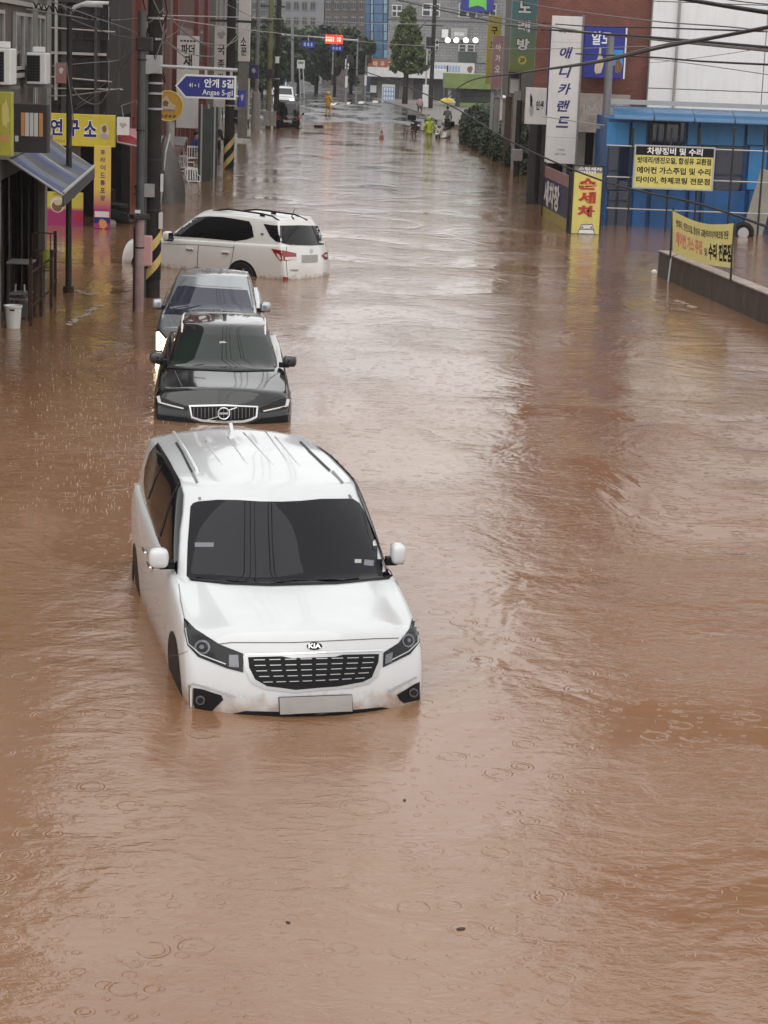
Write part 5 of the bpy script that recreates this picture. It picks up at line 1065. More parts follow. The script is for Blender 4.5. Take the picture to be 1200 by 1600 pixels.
# ---------------------------------------------------------------- the junction at the end of the street
tex_mat('tile_grey', (.26, .26, .26), (.22, .22, .225), (.15, .15, .15), 1.0, bw=.7, rh=.3, mortar=.03, bump=.2, var=.15)
mat('far_white', (.60, .60, .60), .5, 0, .1, 2); mat('far_dark', (.04, .042, .045), .4, 0, .3, 1); mat('green_roof', (.17, .23, .07), .4, 0, .2, 1.5); mat('glass_blue', (.05, .13, .24), .1, 0, .2, 1, spec=.8); mat('glass_pale', (.20, .33, .42), .12, 0, .2, 1, spec=.8); mat('steel_blue', (.05, .07, .11), .3, .2, .2, 1)
FZ = .16
def block(name, label, xa, xb, Y, top, m, depth=14, seed=1):
    r = thing(name, label, 'building', ((xa + xb) / 2, Y, FZ)); MB().box(((xa + xb) / 2, Y + depth / 2, top / 2), (xb - xa, depth, top)).build('wall', m, r, world=True); return r
Y = 232
xa, xb = Q(606, 60, Y).x, Q(790, 60, Y).x
bD = block('tiled_building', 'light grey tiled building with white framed windows behind the street tree', xa, xb, Y, 12.5, 'tile_grey')
def far_window(root, x0, y0, x1, y1, Y, rows=2, cols=2, fm='far_white', gm='far_dark'):
    a = Q(x0, y1, Y); b = Q(x1, y0, Y); w, h = b.x - a.x, b.z - a.z; c = Vector(((a.x + b.x) / 2, Y - .06, (a.z + b.z) / 2)); loc = Vector(root.location)
    o = MB().box(c, (w, .10, h)).build('window', fm, root, world=True)
    for i in range(cols):
        for j in range(rows):
            pc = Vector((c.x - w / 2 + w * (i + .5) / cols, Y - .13, c.z - h / 2 + h * (j + .5) / rows)) - loc
            MB().box(pc, (w / cols * .72, .05, h / rows * .70)).build('pane', gm, o)
for w_ in ((659, 6, 688, 25), (716, 6, 746, 27), (755, 6, 776, 27), (674, 62, 686, 78), (716, 70, 742, 80), (612, 8, 628, 26)): far_window(bD, *w_, Y)
for py_ in (28, 92): a, b = Q(606, py_, Y), Q(790, py_, Y); MB().box(((a.x + b.x) / 2, Y - .08, a.z), (b.x - a.x, .16, .12)).build('ledge', 'steel_grey', bD, world=True)
a, b = Q(716, 97, Y - .2), Q(745, 82, Y - .2); MB().box(((a.x + b.x) / 2, Y - .1, (a.z + b.z) / 2), (b.x - a.x, .2, b.z - a.z)).build('window_band', 'door_glass', bD, world=True)
for k in range(5): a, b = Q(622 + k * 32, 158, Y), Q(650 + k * 32, 122, Y); MB().box(((a.x + b.x) / 2, Y - .05, (a.z + b.z) / 2), (b.x - a.x, .12, b.z - a.z)).build('shop_front', ('far_dark', 'door_glass')[k % 2], bD, world=True)
sg, w, h = sign('roof_sign', 'blue sign with a bright green arch shape high on the tiled building', 720, -22, 771, 18, Y - .4, 'sign_blue', thick=.3, cat='sign'); mat('lime', (.14, .55, .06), .4, 0, .1)
def sp2(pts, m, rise, T=.3):
    mm = MB(); mm.v += [Vector(((x - .5) * w, -T / 2 - rise, h - y * h)) for x, y in pts]; mm.f.append(tuple(range(len(pts)))); mm.build('emblem', m, sg)
sp2([(.24, .2), (.76, .2), (.78, .95), (.68, .82), (.50, .76), (.34, .82), (.24, .86)], 'lime', .01)
sg, w, h = sign('fascia_sign', 'long white fascia sign with pale blue lettering on the tiled building', 640, 97, 741, 117, Y - .5, 'far_white', thick=.3); mat('pale_blue', (.25, .36, .55), .5, 0, .1)
for k in range(9): sign_rect(sg, w, h, .3, .40 + k * .045, .5, .03, .5, 'pale_blue' if k != 4 else 'sign_navy', 'lettering', .01)
sign_blob(sg, w, h, .3, .93, .5, .045, .28, 'food_brown', jit=.2)
sg, w, h = sign('board_sign', 'lavender grey board between windows on the tiled building', 704, 44, 730, 62, Y - .3, 'plate_grey', thick=.2); sign_rect(sg, w, h, .2, .5, .5, .6, .3, 'far_white', 'lettering', .01)
sg, w, h = sign('board_sign', 'bright white board beside the lavender board on the tiled building', 690, 46, 700, 59, Y - .3, 'ink_white', thick=.2)
gk = thing('green_kiosk', 'kiosk with bright green roof and pale pillar near the yellow umbrella', 'kiosk', P(735, 165)); KY = 196
a, b = Q(693, 137, KY), Q(772, 117, KY); MB().box(((a.x + b.x) / 2, KY + 2, (a.z + b.z) / 2), (b.x - a.x, 5, b.z - a.z)).build('roof', 'green_roof', gk, world=True)
a, b = Q(712, 172, KY), Q(776, 138, KY); MB().box(((a.x + b.x) / 2, KY + 3, (a.z + b.z) / 2), (b.x - a.x, 4, b.z - a.z)).build('wall', 'door_glass', gk, world=True)
for px_ in (699, 713): a, b = Q(px_, 170, KY), Q(px_ + 6, 137, KY); MB().box(((a.x + b.x) / 2, KY, (a.z + b.z) / 2), (b.x - a.x, .4, b.z - a.z)).build('pillar', 'concrete_pale' if px_ < 700 else 'far_dark', gk, world=True)
a, b = Q(718, 166, KY), Q(772, 162, KY); MB().box(((a.x + b.x) / 2, KY - .3, (a.z + b.z) / 2), (b.x - a.x, .3, b.z - a.z)).build('planter', 'green_roof', gk, world=True)
# low shop with white slab roof and brown sign
SY = 218
ls = thing('corner_shop', 'low corner shop with white slab roof behind the street tree', 'building', P(640, 160))
a, b = Q(574, 119, SY), Q(698, 109, SY); MB().box(((a.x + b.x) / 2, SY + 3, (a.z + b.z) / 2), (b.x - a.x, 7, b.z - a.z)).build('roof', 'far_white', ls, world=True)
a, b = Q(578, 158, SY), Q(696, 119, SY); MB().box(((a.x + b.x) / 2, SY + 4, (a.z + b.z) / 2), (b.x - a.x, 6, b.z - a.z)).build('wall', 'facade_pale', ls, world=True)
for k, (x0_, x1_, m_) in enumerate(((578, 590, 'far_dark'), (606, 624, 'door_glass'), (645, 662, 'far_dark'), (664, 676, 'door_glass'), (678, 694, 'far_dark'))): a, b = Q(x0_, 155, SY), Q(x1_, 123, SY); MB().box(((a.x + b.x) / 2, SY + .95, (a.z + b.z) / 2), (b.x - a.x, .12, b.z - a.z)).build('shop_front', m_, ls, world=True)
a, b = Q(578, 145, SY - 1), Q(588, 134, SY - 1); MB().box(((a.x + b.x) / 2, SY + .7, (a.z + b.z) / 2), (b.x - a.x, .1, b.z - a.z)).build('notice', 'far_white', ls, world=True)
mat('sign_brown', (.26, .085, .04), .5, 0, .1); sg, w, h = sign('shop_sign', 'reddish brown sign with three pale letters on the low corner shop roof', 575, 92, 618, 108, SY - .3, 'sign_brown', [('해', .25, .5, .16, .5, 'food_cream', .02), ('우', .52, .5, .16, .5, 'food_cream', .02), ('고', .78, .5, .16, .5, 'food_cream', .02)], thick=.3)
# blue glass tower and the blocks behind the trees
Y = 262; xa, xb = Q(570, 60, Y).x, Q(606, 60, Y).x
bG = block('glass_tower', 'narrow blue glass building beside the street tree', xa, xb, Y, 14, 'steel_blue')
for j, py_ in enumerate(range(-20, 100, 14)):
    for k, (x0_, x1_) in enumerate(((571, 578), (579.5, 583), (584.5, 598), (599.5, 605))):
        a, b = Q(x0_, py_ + 12.5, Y), Q(x1_, py_, Y); MB().box(((a.x + b.x) / 2, Y - .05, (a.z + b.z) / 2), (b.x - a.x, .12, b.z - a.z)).build('pane', 'glass_pale' if k == 1 or (k == 3 and j % 3) else 'glass_blue', bG, world=True)
Y = 300; mat('apartment', (.22, .22, .235), .7, 0, .15, .6, grime=.2)
for nm, lb, x0_, x1_, m_, tp in (('apartment_block', 'grey apartment block with rows of windows behind the dark trees', 430, 505, 'apartment', 14), ('apartment_block', 'darker apartment block between the trees and the blue glass tower', 506, 572, 'facade_grey', 15), ('apartment_block', 'grey green apartment block rising behind the mossy utility pole', 352, 429, 'facade_green', 14)):
    xa, xb = Q(x0_, 60, Y).x, Q(x1_, 60, Y).x; r = block(nm, lb, xa, xb, Y, tp, m_, 14)
    r['group'] = 'apartment blocks at the end of the street'
    n_ = int((x1_ - x0_) / 13)
    for k in range(n_):
        for py_ in (-24, 2, 26): far_window(r, x0_ + 3 + k * 13, py_, x0_ + 11 + k * 13, py_ + 14, Y, 1, 2, 'apartment' if m_ != 'apartment' else 'facade_pale')
MB().box((0, 0, 0), (.01, .01, .01))
# trees
def tree(label, base, h, fn, n, size, m, seed, trunk_r=.22, group=None, limbs=7, clumps=70):
    r = thing('tree', label, 'tree', base, 0, group); g = random.Random(seed)
    t = MB(); t.tube([(0, 0, 0), (.05, 0, h * .35), (0, .05, h * .7), (0, 0, h * .95)], [trunk_r, trunk_r * .8, trunk_r * .5, .03], 8)
    tr = t.build('trunk', 'bark', r, smooth='all')
    for k in range(limbs):
        a = g.uniform(0, 6.28); z = h * g.uniform(.32, .75); d = h * g.uniform(.14, .24); MB().tube([(0, 0, z), (d * .5 * math.cos(a), d * .5 * math.sin(a), z + d * .35), (d * math.cos(a), d * math.sin(a), z + d * .9)], [trunk_r * .4, trunk_r * .25, .02], 6).build('limb', 'bark', tr, smooth='all')
    cl = []
    for k in range(clumps): cl.append((fn(g), g.uniform(.10, .20) * h * (.42 if clumps < 90 else .26)))
    def pos(g):
        c, rr = g.choice(cl); v = Vector((g.gauss(0, 1), g.gauss(0, 1), g.gauss(0, .8))).normalized() * rr * g.random() ** .4; return c + v
    leaf_cloud(n, pos, size, seed).build('crown', m, r); return r
b = P(632, 166); b = Vector((b.x, 198, FZ)); hT = Q(632, 14, 198).z
def ginkgo(g):
    t = g.random() ** 1.3; z = hT * (.36 + .62 * t); rr = hT * .25 * (1 - .85 * t) * min(1, .55 + t * 4); a = g.uniform(0, 6.28); q = g.random() ** .5; return Vector((rr * q * math.cos(a), rr * q * math.sin(a), z))
tree('tall conical green street tree in front of the tiled building', b, hT, ginkgo, 11000, .21, 'leaf_ginkgo', 4, .28, clumps=220)
spots = [(388, 160, 200, 30, 'dark tree between the white hoarding and the pale concrete pole'), (424, 155, 216, 24, 'dark tree behind the mossy utility pole'), (438, 152, 225, 60, 'wide dark tree behind the white oncoming car'), (466, 150, 232, 42, 'dark tree behind the thin traffic pole'), (494, 150, 240, 35, 'dark tree below the red lit sign'), (522, 150, 236, 30, 'dark tree beside the blue direction sign'), (548, 150, 242, 44, 'dark tree next to the blue glass building'), (408, 160, 205, 48, 'dark tree behind the pale concrete pole')]
for k, (px_, py_, Yt, ptop, lab) in enumerate(spots):
    q = Q(px_, 140, Yt); ht = Q(px_, ptop, Yt).z
    def rnd_crown(g, ht=ht):
        v = Vector((g.gauss(0, 1), g.gauss(0, 1), g.gauss(0, 1))).normalized() * g.random() ** .33; return Vector((v.x * ht * .34, v.y * ht * .30, ht * .56 + v.z * ht * .40))
    tree(lab, (q.x, Yt, FZ), ht, rnd_crown, 7500, .30, 'leaf_dark' if k % 2 else 'leaf_green', 20 + k, .22, 'dark trees round the junction')
# traffic furniture of the junction
mat('led_red', (.5, .02, .01), .4, 0, 0, emit=(1.0, .05, .02), estr=.45); mat('led_text', (.9, .5, .4), .4, 0, 0, emit=(1.0, .45, .35), estr=.5); mat('lamp_white', (1, 1, 1), .4, 0, 0, emit=(1.0, .97, .92), estr=.9)
tg = thing('traffic_gantry', 'traffic mast with red lit message board over the junction', 'traffic sign', P(457, 164)); GY = 190
p0 = Q(457, 160, GY); p1 = Q(457, 40, GY); MB().tube([(p0.x, GY, FZ), (p1.x, GY, p1.z)], .13, 10).build('mast', 'steel_grey', tg, world=True, smooth=True)
a, b = Q(440, 54, GY), Q(560, 63, GY); MB().tube([a, b], .06, 8).build('boom', 'pale_metal', tg, world=True, smooth=True)
a, b = Q(508, 68, GY), Q(536, 55, GY); o = MB().box(((a.x + b.x) / 2, GY - .15, (a.z + b.z) / 2), (b.x - a.x, .2, b.z - a.z)).build('message_board', 'led_red', tg, world=True)
for k in range(7):
    if k == 4: continue
    x = a.x + (b.x - a.x) * (k + .7) / 8; MB().box((x, GY - .27, (a.z + b.z) / 2), ((b.x - a.x) / 11, .03, (b.z - a.z) * .5)).build('lit_letter', 'led_text', tg, world=True)
for x0_, y0_, x1_, y1_, lab in ((471, 64, 492, 75, 'blue direction sign on the boom above the white oncoming car'), (516, 71, 536, 80, 'small blue arrow sign hanging under the red lit board')):
    sg, w, h = sign('direction_sign', lab, x0_, y0_, x1_, y1_, GY - .3, 'sign_blue', thick=.08)
    for k in range(3): sign_rect(sg, w, h, .08, .25 + k * .25, .5, .14, .5, 'pale_blue', 'lettering', .008)
    MB().tube([(0, .05, h), (0, .12, h + .5)], .03).build('hanger', 'pale_metal', sg)
sg, w, h = sign('lane_sign', 'white upright sign with pale posts among the dark trees', 539, 92, 545, 108, 212, 'far_white', thick=.1); MB().tube([(0, 0, 0), (0, 0, -3.4)], .06).build('post', 'pale_metal', sg)
sg, w, h = sign('lane_sign', 'pale square lane sign on leaning posts before the dark trees', 464, 94, 476, 107, 205, 'far_white', thick=.1); sign_rect(sg, w, h, .1, .5, .3, .7, .3, 'green_roof', 'lettering', .01)
for x in (-.2, .3): MB().tube([(x * w, 0, 0), (x * w + .2, 0, -2.8)], .06).build('post', 'pale_metal', sg)
for k, (px_, py_, lab) in enumerate(((540, 163, 'slim grey post at the junction left of the kiosk'), (556, 160, 'slim grey post beside the white striped post'), (570, 158, 'slim grey post closest to the low corner shop'), (518, 158, 'slim grey post under the small blue arrow sign'))):
    p = P(px_, py_, FZ); r = thing('junction_post', lab, 'post', p, 0, 'slim posts at the junction'); hh = 4.4 + (k % 2) * 1.6
    MB().tube([(0, 0, 0), (0, 0, hh)], [.10, .07], 8).build('shaft', 'steel_grey', r, smooth=True); MB().box((.0, -.1, 2.0), (.22, .05, 1.0)).build('plate', ('far_white', 'steel_dark')[k % 2], r)
    MB().box((.3, 0, hh - .4), (.5, .3, .7)).build('signal_head', 'steel_dark', r, bevel=.05)
sg, w, h = sign('street_banner', 'upright blue and white banner stand on the far pavement', 596, 132, 616, 168, 206, 'far_white', thick=.1)
sign_rect(sg, w, h, .1, .5, .40, .9, .62, 'pale_blue', 'print', .004)
for i in range(4):
    for j in range(3): sign_rect(sg, w, h, .1, .2 + i * .2, .2 + j * .2, .10, .13, 'ink_white', 'lettering', .012)
sign_rect(sg, w, h, .1, .62, .86, .5, .26, 'sign_blue', 'print', .008)
MB().box((-.25 * w, -.4, .25), (w * .8, .5, .5)).build('weight', 'tarp_pink', sg, bevel=.1)
lb = thing('lamp_bar', 'bar of four glaring white lamps on the dark pole', 'lamps', Q(722, 70, 186))
a, b = Q(676, 66, 186), Q(748, 68, 186); MB().tube([a, b], .05).build('bar', 'steel_dark', lb, world=True)
for px_ in (699.5, 713, 728, 743): p = Q(px_, 63, 186); o = MB().ball(p, (.24, .15, .23), 14, 10).build('lamp', 'lamp_white', lb, world=True, smooth='all')
# far pavement kerb and lane paint on the wet road
mat('kerb_grey', (.13, .115, .10), .6, 0, .25, 1); mat('lane_paint', (.55, .52, .45), .5, 0, .3, 2)
k0, k1, k2 = P(640, 172, .10), P(566, 152, .14), P(700, 200, .0)
pv = MB(); pv.prism([(k0.x, k0.y, -.1), (k2.x, k2.y, -.1), (k2.x + 12, k2.y, -.1), (k1.x + 30, k1.y + 18, -.1), (k1.x, k1.y + 4, -.1)], (0, 0, .36)); structure(pv.build('pavement', 'kerb_grey'))
for k in range(5):
    a = P(520 + k * 22, 163 - k * 1.2, .17); s_ = MB(); s_.quad((a.x - .25, a.y - 3, ground_z(a.y - 3) + .006), (a.x + .25, a.y - 3, ground_z(a.y - 3) + .006), (a.x + .25, a.y + 6, ground_z(a.y + 6) + .006), (a.x - .25, a.y + 6, ground_z(a.y + 6) + .006)); structure(s_.build('crossing_stripe', 'lane_paint'))
# ---------------------------------------------------------------- poles
mat('stripe_yellow', (.62, .46, .16), .5, 0, .2, 4); mat('pad_pink', (.62, .34, .33), .6, 0, .12, 4); mat('pole_rose', (.36, .24, .24), .6, 0, .25, 5, grime=.3); mat('pole_green', (.075, .08, .072), .5, .2, .25, 5, grime=.3)
def striped_guard(root, r, z0, z1, n):
    """black sleeve with slanted yellow bands"""
    MB().tube([(0, 0, z0), (0, 0, z1)], r + .012, 20).build('guard', 'ink_black', root, smooth=True)
    for k in range(n):
        zz = z0 + (z1 - z0) * (k + .25) / n; hh = (z1 - z0) / n * .48; m_ = MB()
        for j in range(11):
            a = -math.pi * .85 + math.pi * 1.1 * j / 10; x, y = (r + .018) * math.cos(a), (r + .018) * math.sin(a); dz = (a + math.pi / 2) * r * 1.15
            m_.v += [Vector((x, y, zz + dz)), Vector((x, y, zz + dz + hh))]
        for j in range(10): m_.f.append((2 * j, 2 * j + 2, 2 * j + 3, 2 * j + 1))
        m_.build('stripe', 'stripe_yellow', root, smooth='all')
p = P(237, 464)
up = thing('utility_pole', 'dark concrete utility pole with striped guard and pink pad beside the white people carrier', 'pole', p)
MB().tube([(0, 0, -.35), (0, 0, 10.5)], [.165, .125], 16).build('shaft', 'concrete_pole', up, smooth=True); striped_guard(up, .165, .35, 1.25, 2)
MB().box((-.12, -.25, .95), (.30, .08, .62), .1).build('pad', 'pad_pink', up, bevel=.03)
for z in (1.75, 2.2, 2.75, 3.75, 4.05, 4.25, 5.1, 5.5): MB().tube([(0, 0, z - .02), (0, 0, z + .02)], .175, 16).build('strap', 'pale_metal' if z > 3.5 else 'steel_dark', up, smooth=True)
zb = Q(239, 115, p.y).z; MB().box((0, -.17, zb + .18), (.34, .16, .36)).build('meter_box', 'pale_metal', up, bevel=.02); MB().box((-.06, -.17, 2.15), (.22, .12, .26)).build('notice', 'plate_grey', up)
MB().box((.17, -.08, 1.55), (.07, .1, .32)).build('notice', 'white_plastic', up); MB().box((.18, -.05, 2.3), (.05, .08, .35)).build('notice', 'white_plastic', up)
for z in (6.3, 7.6, 9.2): MB().box((0, 0, z), (1.9, .09, .09), .9).build('crossarm', 'steel_dark', up)
g = random.Random(5)
for k in range(9):
    a0 = g.uniform(0, 6.28); z = g.uniform(4.6, 6.1); MB().tube([(math.cos(a0 + t) * .2 + g.uniform(-.05, .05), -.05 + math.sin(a0 + t) * .22, z + .45 * math.sin(t * 1.4 + k)) for t in (0, .8, 1.6, 2.4, 3.2)], .012, 5).build('loose_cable', 'wire_grey' if k % 2 else 'wire_black', up, smooth=True)
MB().tube([(-.14, -.15, -.35), (-.14, -.13, 5.2)], .04, 8).build('conduit', 'pole_green', up, smooth=True)
MB().tube([(-.20, -.1, -.35), (-.20, -.1, 4.6)], .022, 8).build('conduit', 'steel_dark', up, smooth=True)
p = P(217, 486)
sp_ = thing('steel_pole', 'slim grey green pole with faded pink lower half in front of the concrete pole', 'pole', p)
MB().tube([(0, 0, -.35), (0, 0, 1.75)], .088, 12).build('lower_shaft', 'pole_rose', sp_, smooth=True); MB().tube([(0, 0, 1.75), (0, 0, 5.6)], .078, 12).build('shaft', 'pole_green', sp_, smooth=True)
MB().tube([(-.10, .02, -.35), (-.10, .02, 1.6)], .025, 8).build('cable_duct', 'steel_dark', sp_, smooth=True); MB().box((.0, -.05, 1.80), (.34, .22, .10), .5).build('clamp', 'steel_dark', sp_, bevel=.02); MB().box((-.03, -.12, 1.9), (.10, .06, .06)).build('clamp_bolt', 'white_plastic', sp_)
for z in (1.2, 3.4, 4.7): MB().tube([(0, 0, z), (0, 0, z + .03)], .094, 12).build('strap', 'steel_dark', sp_, smooth=True)
MB().box((.05, 0, 5.0), (.30, .22, .25)).build('junction_box', 'steel_dark', sp_, bevel=.02)
# street name sign
rn = thing('street_name_sign', 'blue arrow shaped street name sign with white lettering on a bracket', 'sign', Q(320, 155, 41.6)); RY = 41.6
a, b = Q(274, 115, RY), Q(369, 122, RY); zc = (Q(320, 117, RY).z + Q(320, 154, RY).z) / 2; hh = (Q(320, 117, RY).z - Q(320, 154, RY).z); loc = Vector(rn.location)
xl, xr = a.x - loc.x, b.x - loc.x; zz = zc - loc.z
def arrow(i, y, m, name, ext):
    MB().prism([(xl + i * 1.2, y, zz), (xl + .20 + i * .4, y, zz - hh / 2 + i), (xr - i, y, zz - hh / 2 + i), (xr - i, y, zz + hh / 2 - i), (xl + .20 + i * .4, y, zz + hh / 2 - i)], (0, ext, 0)).build(name, m, rn)
mat('road_blue', (.010, .016, .20), .35, 0, .08, 3)
arrow(0, 0, 'ink_white', 'board', .04); arrow(.035, -.006, 'road_blue', 'face', .004)
def rtxt(t, cx, cz, w, h, m, bold=.02): vs, fs, _ = text_mesh(t, bold); MB().add([(xl + (xr - xl) * cx + (x - .5) * w, -.010, zz + cz * hh + (y - .5) * h) for x, y in vs], fs).build('lettering', m, rn)
rtxt('안개 5길', .72, .16, .58, .17, 'ink_white', .03); rtxt('Angae 5-gil', .70, -.26, .60, .14, 'ink_white', .006); rtxt('41 ▸ 1', .31, .05, .20, .075, 'ink_white', .02)
zt_ = Q(300, 107, RY).z - loc.z; MB().tube([(xl - .30, .05, zt_ + .02), (xr + .02, .03, zt_)], .035, 8).build('bracket', 'pale_metal', rn, smooth=True)
for x in (xl + .22, (xl + xr) / 2, xr - .1): MB().box((x, .03, (zt_ + zz + hh / 2) / 2), (.05, .03, zt_ - zz - hh / 2 + .04)).build('hanger', 'pale_metal', rn)
MB().prism([(xl - .62, .0, zt_ + .22), (xl - .52, 0, zt_ + .22), (xl - .28, 0, zt_ + .04), (xl - .28, 0, zt_ - .06), (xl - .52, 0, zt_ - .14), (xl - .62, 0, zt_ - .14)], (0, .08, 0)).build('bracket_plate', 'pale_metal', rn)
sg, w, h = sign('small_sign', 'small blue sign just behind the end of the street name sign', 372, 140, 382, 167, 60, 'road_blue', thick=.05, rz=.9); sign_blob(sg, w, h, .05, .5, .45, .2, .2, 'plate_grey', jit=.4)
MB().tube([(-.5 * w, .0, h * .6), (-1.2, .0, h * .6)], .03).build('bracket', 'pale_metal', sg)
# street lamp beside the awning
p = P(107, 457)
sl = thing('street_lamp', 'dark steel street lamp with white arm head beside the striped awning', 'street lamp', p)
MB().tube([(0, 0, -.35), (0, 0, 5.55)], [.065, .052], 12).build('shaft', 'steel_dark', sl, smooth=True); MB().tube([(0, 0, -.35), (0, 0, .12)], .11, 12).build('base', 'rust_steel', sl, smooth=True)
MB().tube([(0, 0, 5.5), (.10, -.02, 5.66), (.35, -.05, 5.74), (.78, -.08, 5.76)], [.035, .04, .05, .03], 8).build('lamp_head', 'white_plastic', sl, smooth='all'); MB().box((.45, -.07, 5.69), (.42, .14, .05)).build('lamp_glass', 'plate_grey', sl, bevel=.015)
MB().box((.06, -.08, 2.05), (.14, .12, .26)).build('switch_box', 'black_plastic', sl, bevel=.01); MB().tube([(.02, -.06, 2.9), (.10, -.1, 3.5), (-.05, -.08, 4.6)], .012, 5).build('cable', 'wire_grey', sl)
# further poles
def pole(name, label, base, h, r0, r1, m, **k):
    o = thing(name, label, 'pole', base, 0, k.get('group')); MB().tube([(0, 0, -.35), (0, 0, h)], [r0, r1], 14).build('shaft', m, o, smooth=True)
    for z in k.get('arms', ()): MB().box((0, 0, z), (1.8, .1, .1), k.get('rz', .4)).build('crossarm', 'steel_dark', o)
    for z in k.get('straps', ()): MB().tube([(0, 0, z - .03), (0, 0, z + .03)], r0 + .012, 14).build('strap', 'pale_metal', o, smooth=True)
    return o
o = pole('utility_pole', 'dark utility pole with striped foot standing past the white chairs', P(357, 264), 11, .21, .16, 'concrete_pole', arms=(6.0, 7.4), straps=(2.6, 3.1, 3.5, 4.0)); striped_guard(o, .21, .05, 1.25, 2)
o = pole('utility_pole', 'pole with a thick pale concrete foot near the black hatchback', P(399, 204), 10, .14, .12, 'steel_grey', arms=(6.5,)); MB().tube([(0, 0, -.35), (0, 0, 2.3)], .27, 16).build('concrete_foot', 'concrete_pale', o, smooth=True)
mat('pole_moss', (.16, .155, .075), .8, 0, .3, 3)
o = pole('utility_pole', 'mossy yellow utility pole left of the black hatchback', P(419, 200), 11, .17, .15, 'pole_moss', arms=(6.2, 7.5)); MB().box((0, -.2, 3.4), (.5, .3, .5)).build('box', 'steel_dark', o); MB().box((.1, -.2, .6), (.8, .3, .9)).build('kerb_box', 'concrete_pale', o)
o = pole('utility_pole', 'dark bare utility pole touching the black hatchback', P(431, 196), 12, .18, .16, 'concrete_pole', straps=(3.0, 4.4)); MB().box((0, -.2, 4.2), (.25, .1, .4)).build('notice', 'white_plastic', o)
o = pole('utility_pole', 'dark utility pole with transformer carrying the bar of lamps', Vector((Q(673, 160, 186).x, 186, FZ)), 12, .19, .17, 'concrete_pole', arms=(7.2,)); MB().tube([(-.35, 0, 5.2), (-.35, 0, 6.2)], .28, 12).build('transformer', 'steel_dark', o, smooth=True); MB().box((-.4, -.1, 4.9), (.7, .4, .25)).build('platform', 'wood_brown', o)
o = pole('signal_pole', 'thin pale pole standing just left of the transformer pole', Vector((Q(664, 165, 183).x, 183, FZ)), 5.2, .08, .06, 'pale_metal'); MB().box((0, -.1, 1.2), (.5, .3, 1.9)).build('cabinet', 'far_white', o, bevel=.03); MB().box((-.1, 0, 3.6), (.4, .3, .5)).build('signal_head', 'steel_dark', o, bevel=.05)
gp = P(938, 372); gp = Vector((Q(940, 300, 68).x, 68, 0))
o = pole('lamp_pole', 'plain grey steel pole rising before the blue restaurant sign', gp, Q(951, 55, 68).z, .16, .115, 'steel_grey'); MB().tube([(0, 0, 2.6), (0, 0, 2.75)], .2, 14).build('collar', 'steel_grey', o, smooth=True); MB().box((-.25, -.1, 2.9), (.3, .1, .1)).build('bracket', 'trim_pale', o)
o = pole('utility_pole', 'dark pole near the wooden door behind the hedge', Vector((Q(811, 180, 90).x, 90, 0)), 3.2, .13, .12, 'steel_dark'); MB().box((0, -.1, .9), (.45, .3, .5)).build('meter_box', 'plate_grey', o, bevel=.03)
for k, (px_, Yk, lab) in enumerate(((775, 108, 'grey square post under the dusty pink sign'), (788, 104, 'grey square post left of the wooden door'))):
    q = Q(px_, 190, Yk); o = thing('gate_post', lab, 'post', (q.x, Yk, 0), 0, 'grey posts behind the hedge'); MB().box((0, 0, 1.3), (.26, .26, 3.2)).build('shaft', 'concrete_pale', o, bevel=.02); MB().box((0, 0, 2.95), (.34, .34, .1)).build('cap', 'concrete_pale', o)
# ---------------------------------------------------------------- overhead cables
def cable(pts, r, m, label, group, sag=.0):
    far_end = pts[0][0] > 1200; pts = [Q(*p) for p in pts]; out = []
    if far_end: pts.insert(0, pts[0] + (pts[0] - pts[1]) * 1.0)     # on to the next pole out of view
    if len(pts) == 2:
        a, b = pts
        for k in range(15): t = k / 14; out.append(a.lerp(b, t) + Vector((0, 0, -sag * 4 * t * (1 - t))))
    else:
        for i in range(len(pts) - 1):
            p0 = pts[max(0, i - 1)]; p1 = pts[i]; p2 = pts[i + 1]; p3 = pts[min(len(pts) - 1, i + 2)]
            for k in range(6): t = k / 6; out.append(.5 * ((2 * p1) + (p2 - p0) * t + (2 * p0 - 5 * p1 + 4 * p2 - p3) * t * t + (3 * p1 - p0 - 3 * p2 + p3) * t ** 3))
        out.append(pts[-1])
    o = MB().tube(out, r, 6, False).build('overhead_cable', m, None, smooth='all'); return tag(o, label, 'cable', group)
G1, G2, G3 = 'black cables over the street', 'pale cables over the street', 'thin grey wires on the left'
lab1, lab2, lab3 = 'black overhead cable strung across the right side of the street', 'pale thin cable strung right across the street', 'thin grey wire hanging between poles on the left side'
cable([(1290, 32, 24), (1150, 12, 27), (1020, -10, 31)], .030, 'wire_black', 'thick black cable at the very top over the white panelled wall', G1)
cable([(1290, 388, 30), (1100, 321, 40), (940, 282, 52), (800, 222, 66), (700, 163, 84), (600, 122, 104), (500, 88, 122), (437, 48, 130)], .026, 'wire_black', 'long black cable sagging from the yard wall diagonally up to the far poles', G1)
cable([(1290, 25, 28), (1110, 60, 36), (1030, 75, 42), (930, 98, 52), (820, 113, 70), (730, 128, 110), (690, 160, 150)], .030, 'wire_black', 'heavy twisted cable bundle crossing the tall white tower sign', G1)
cable([(1290, 28, 28.2), (1110, 58, 36.2), (1030, 71, 42.2), (930, 95, 52.2), (820, 112, 70)], .016, 'wire_grey', 'grey cable wound along the heavy twisted bundle', G1)
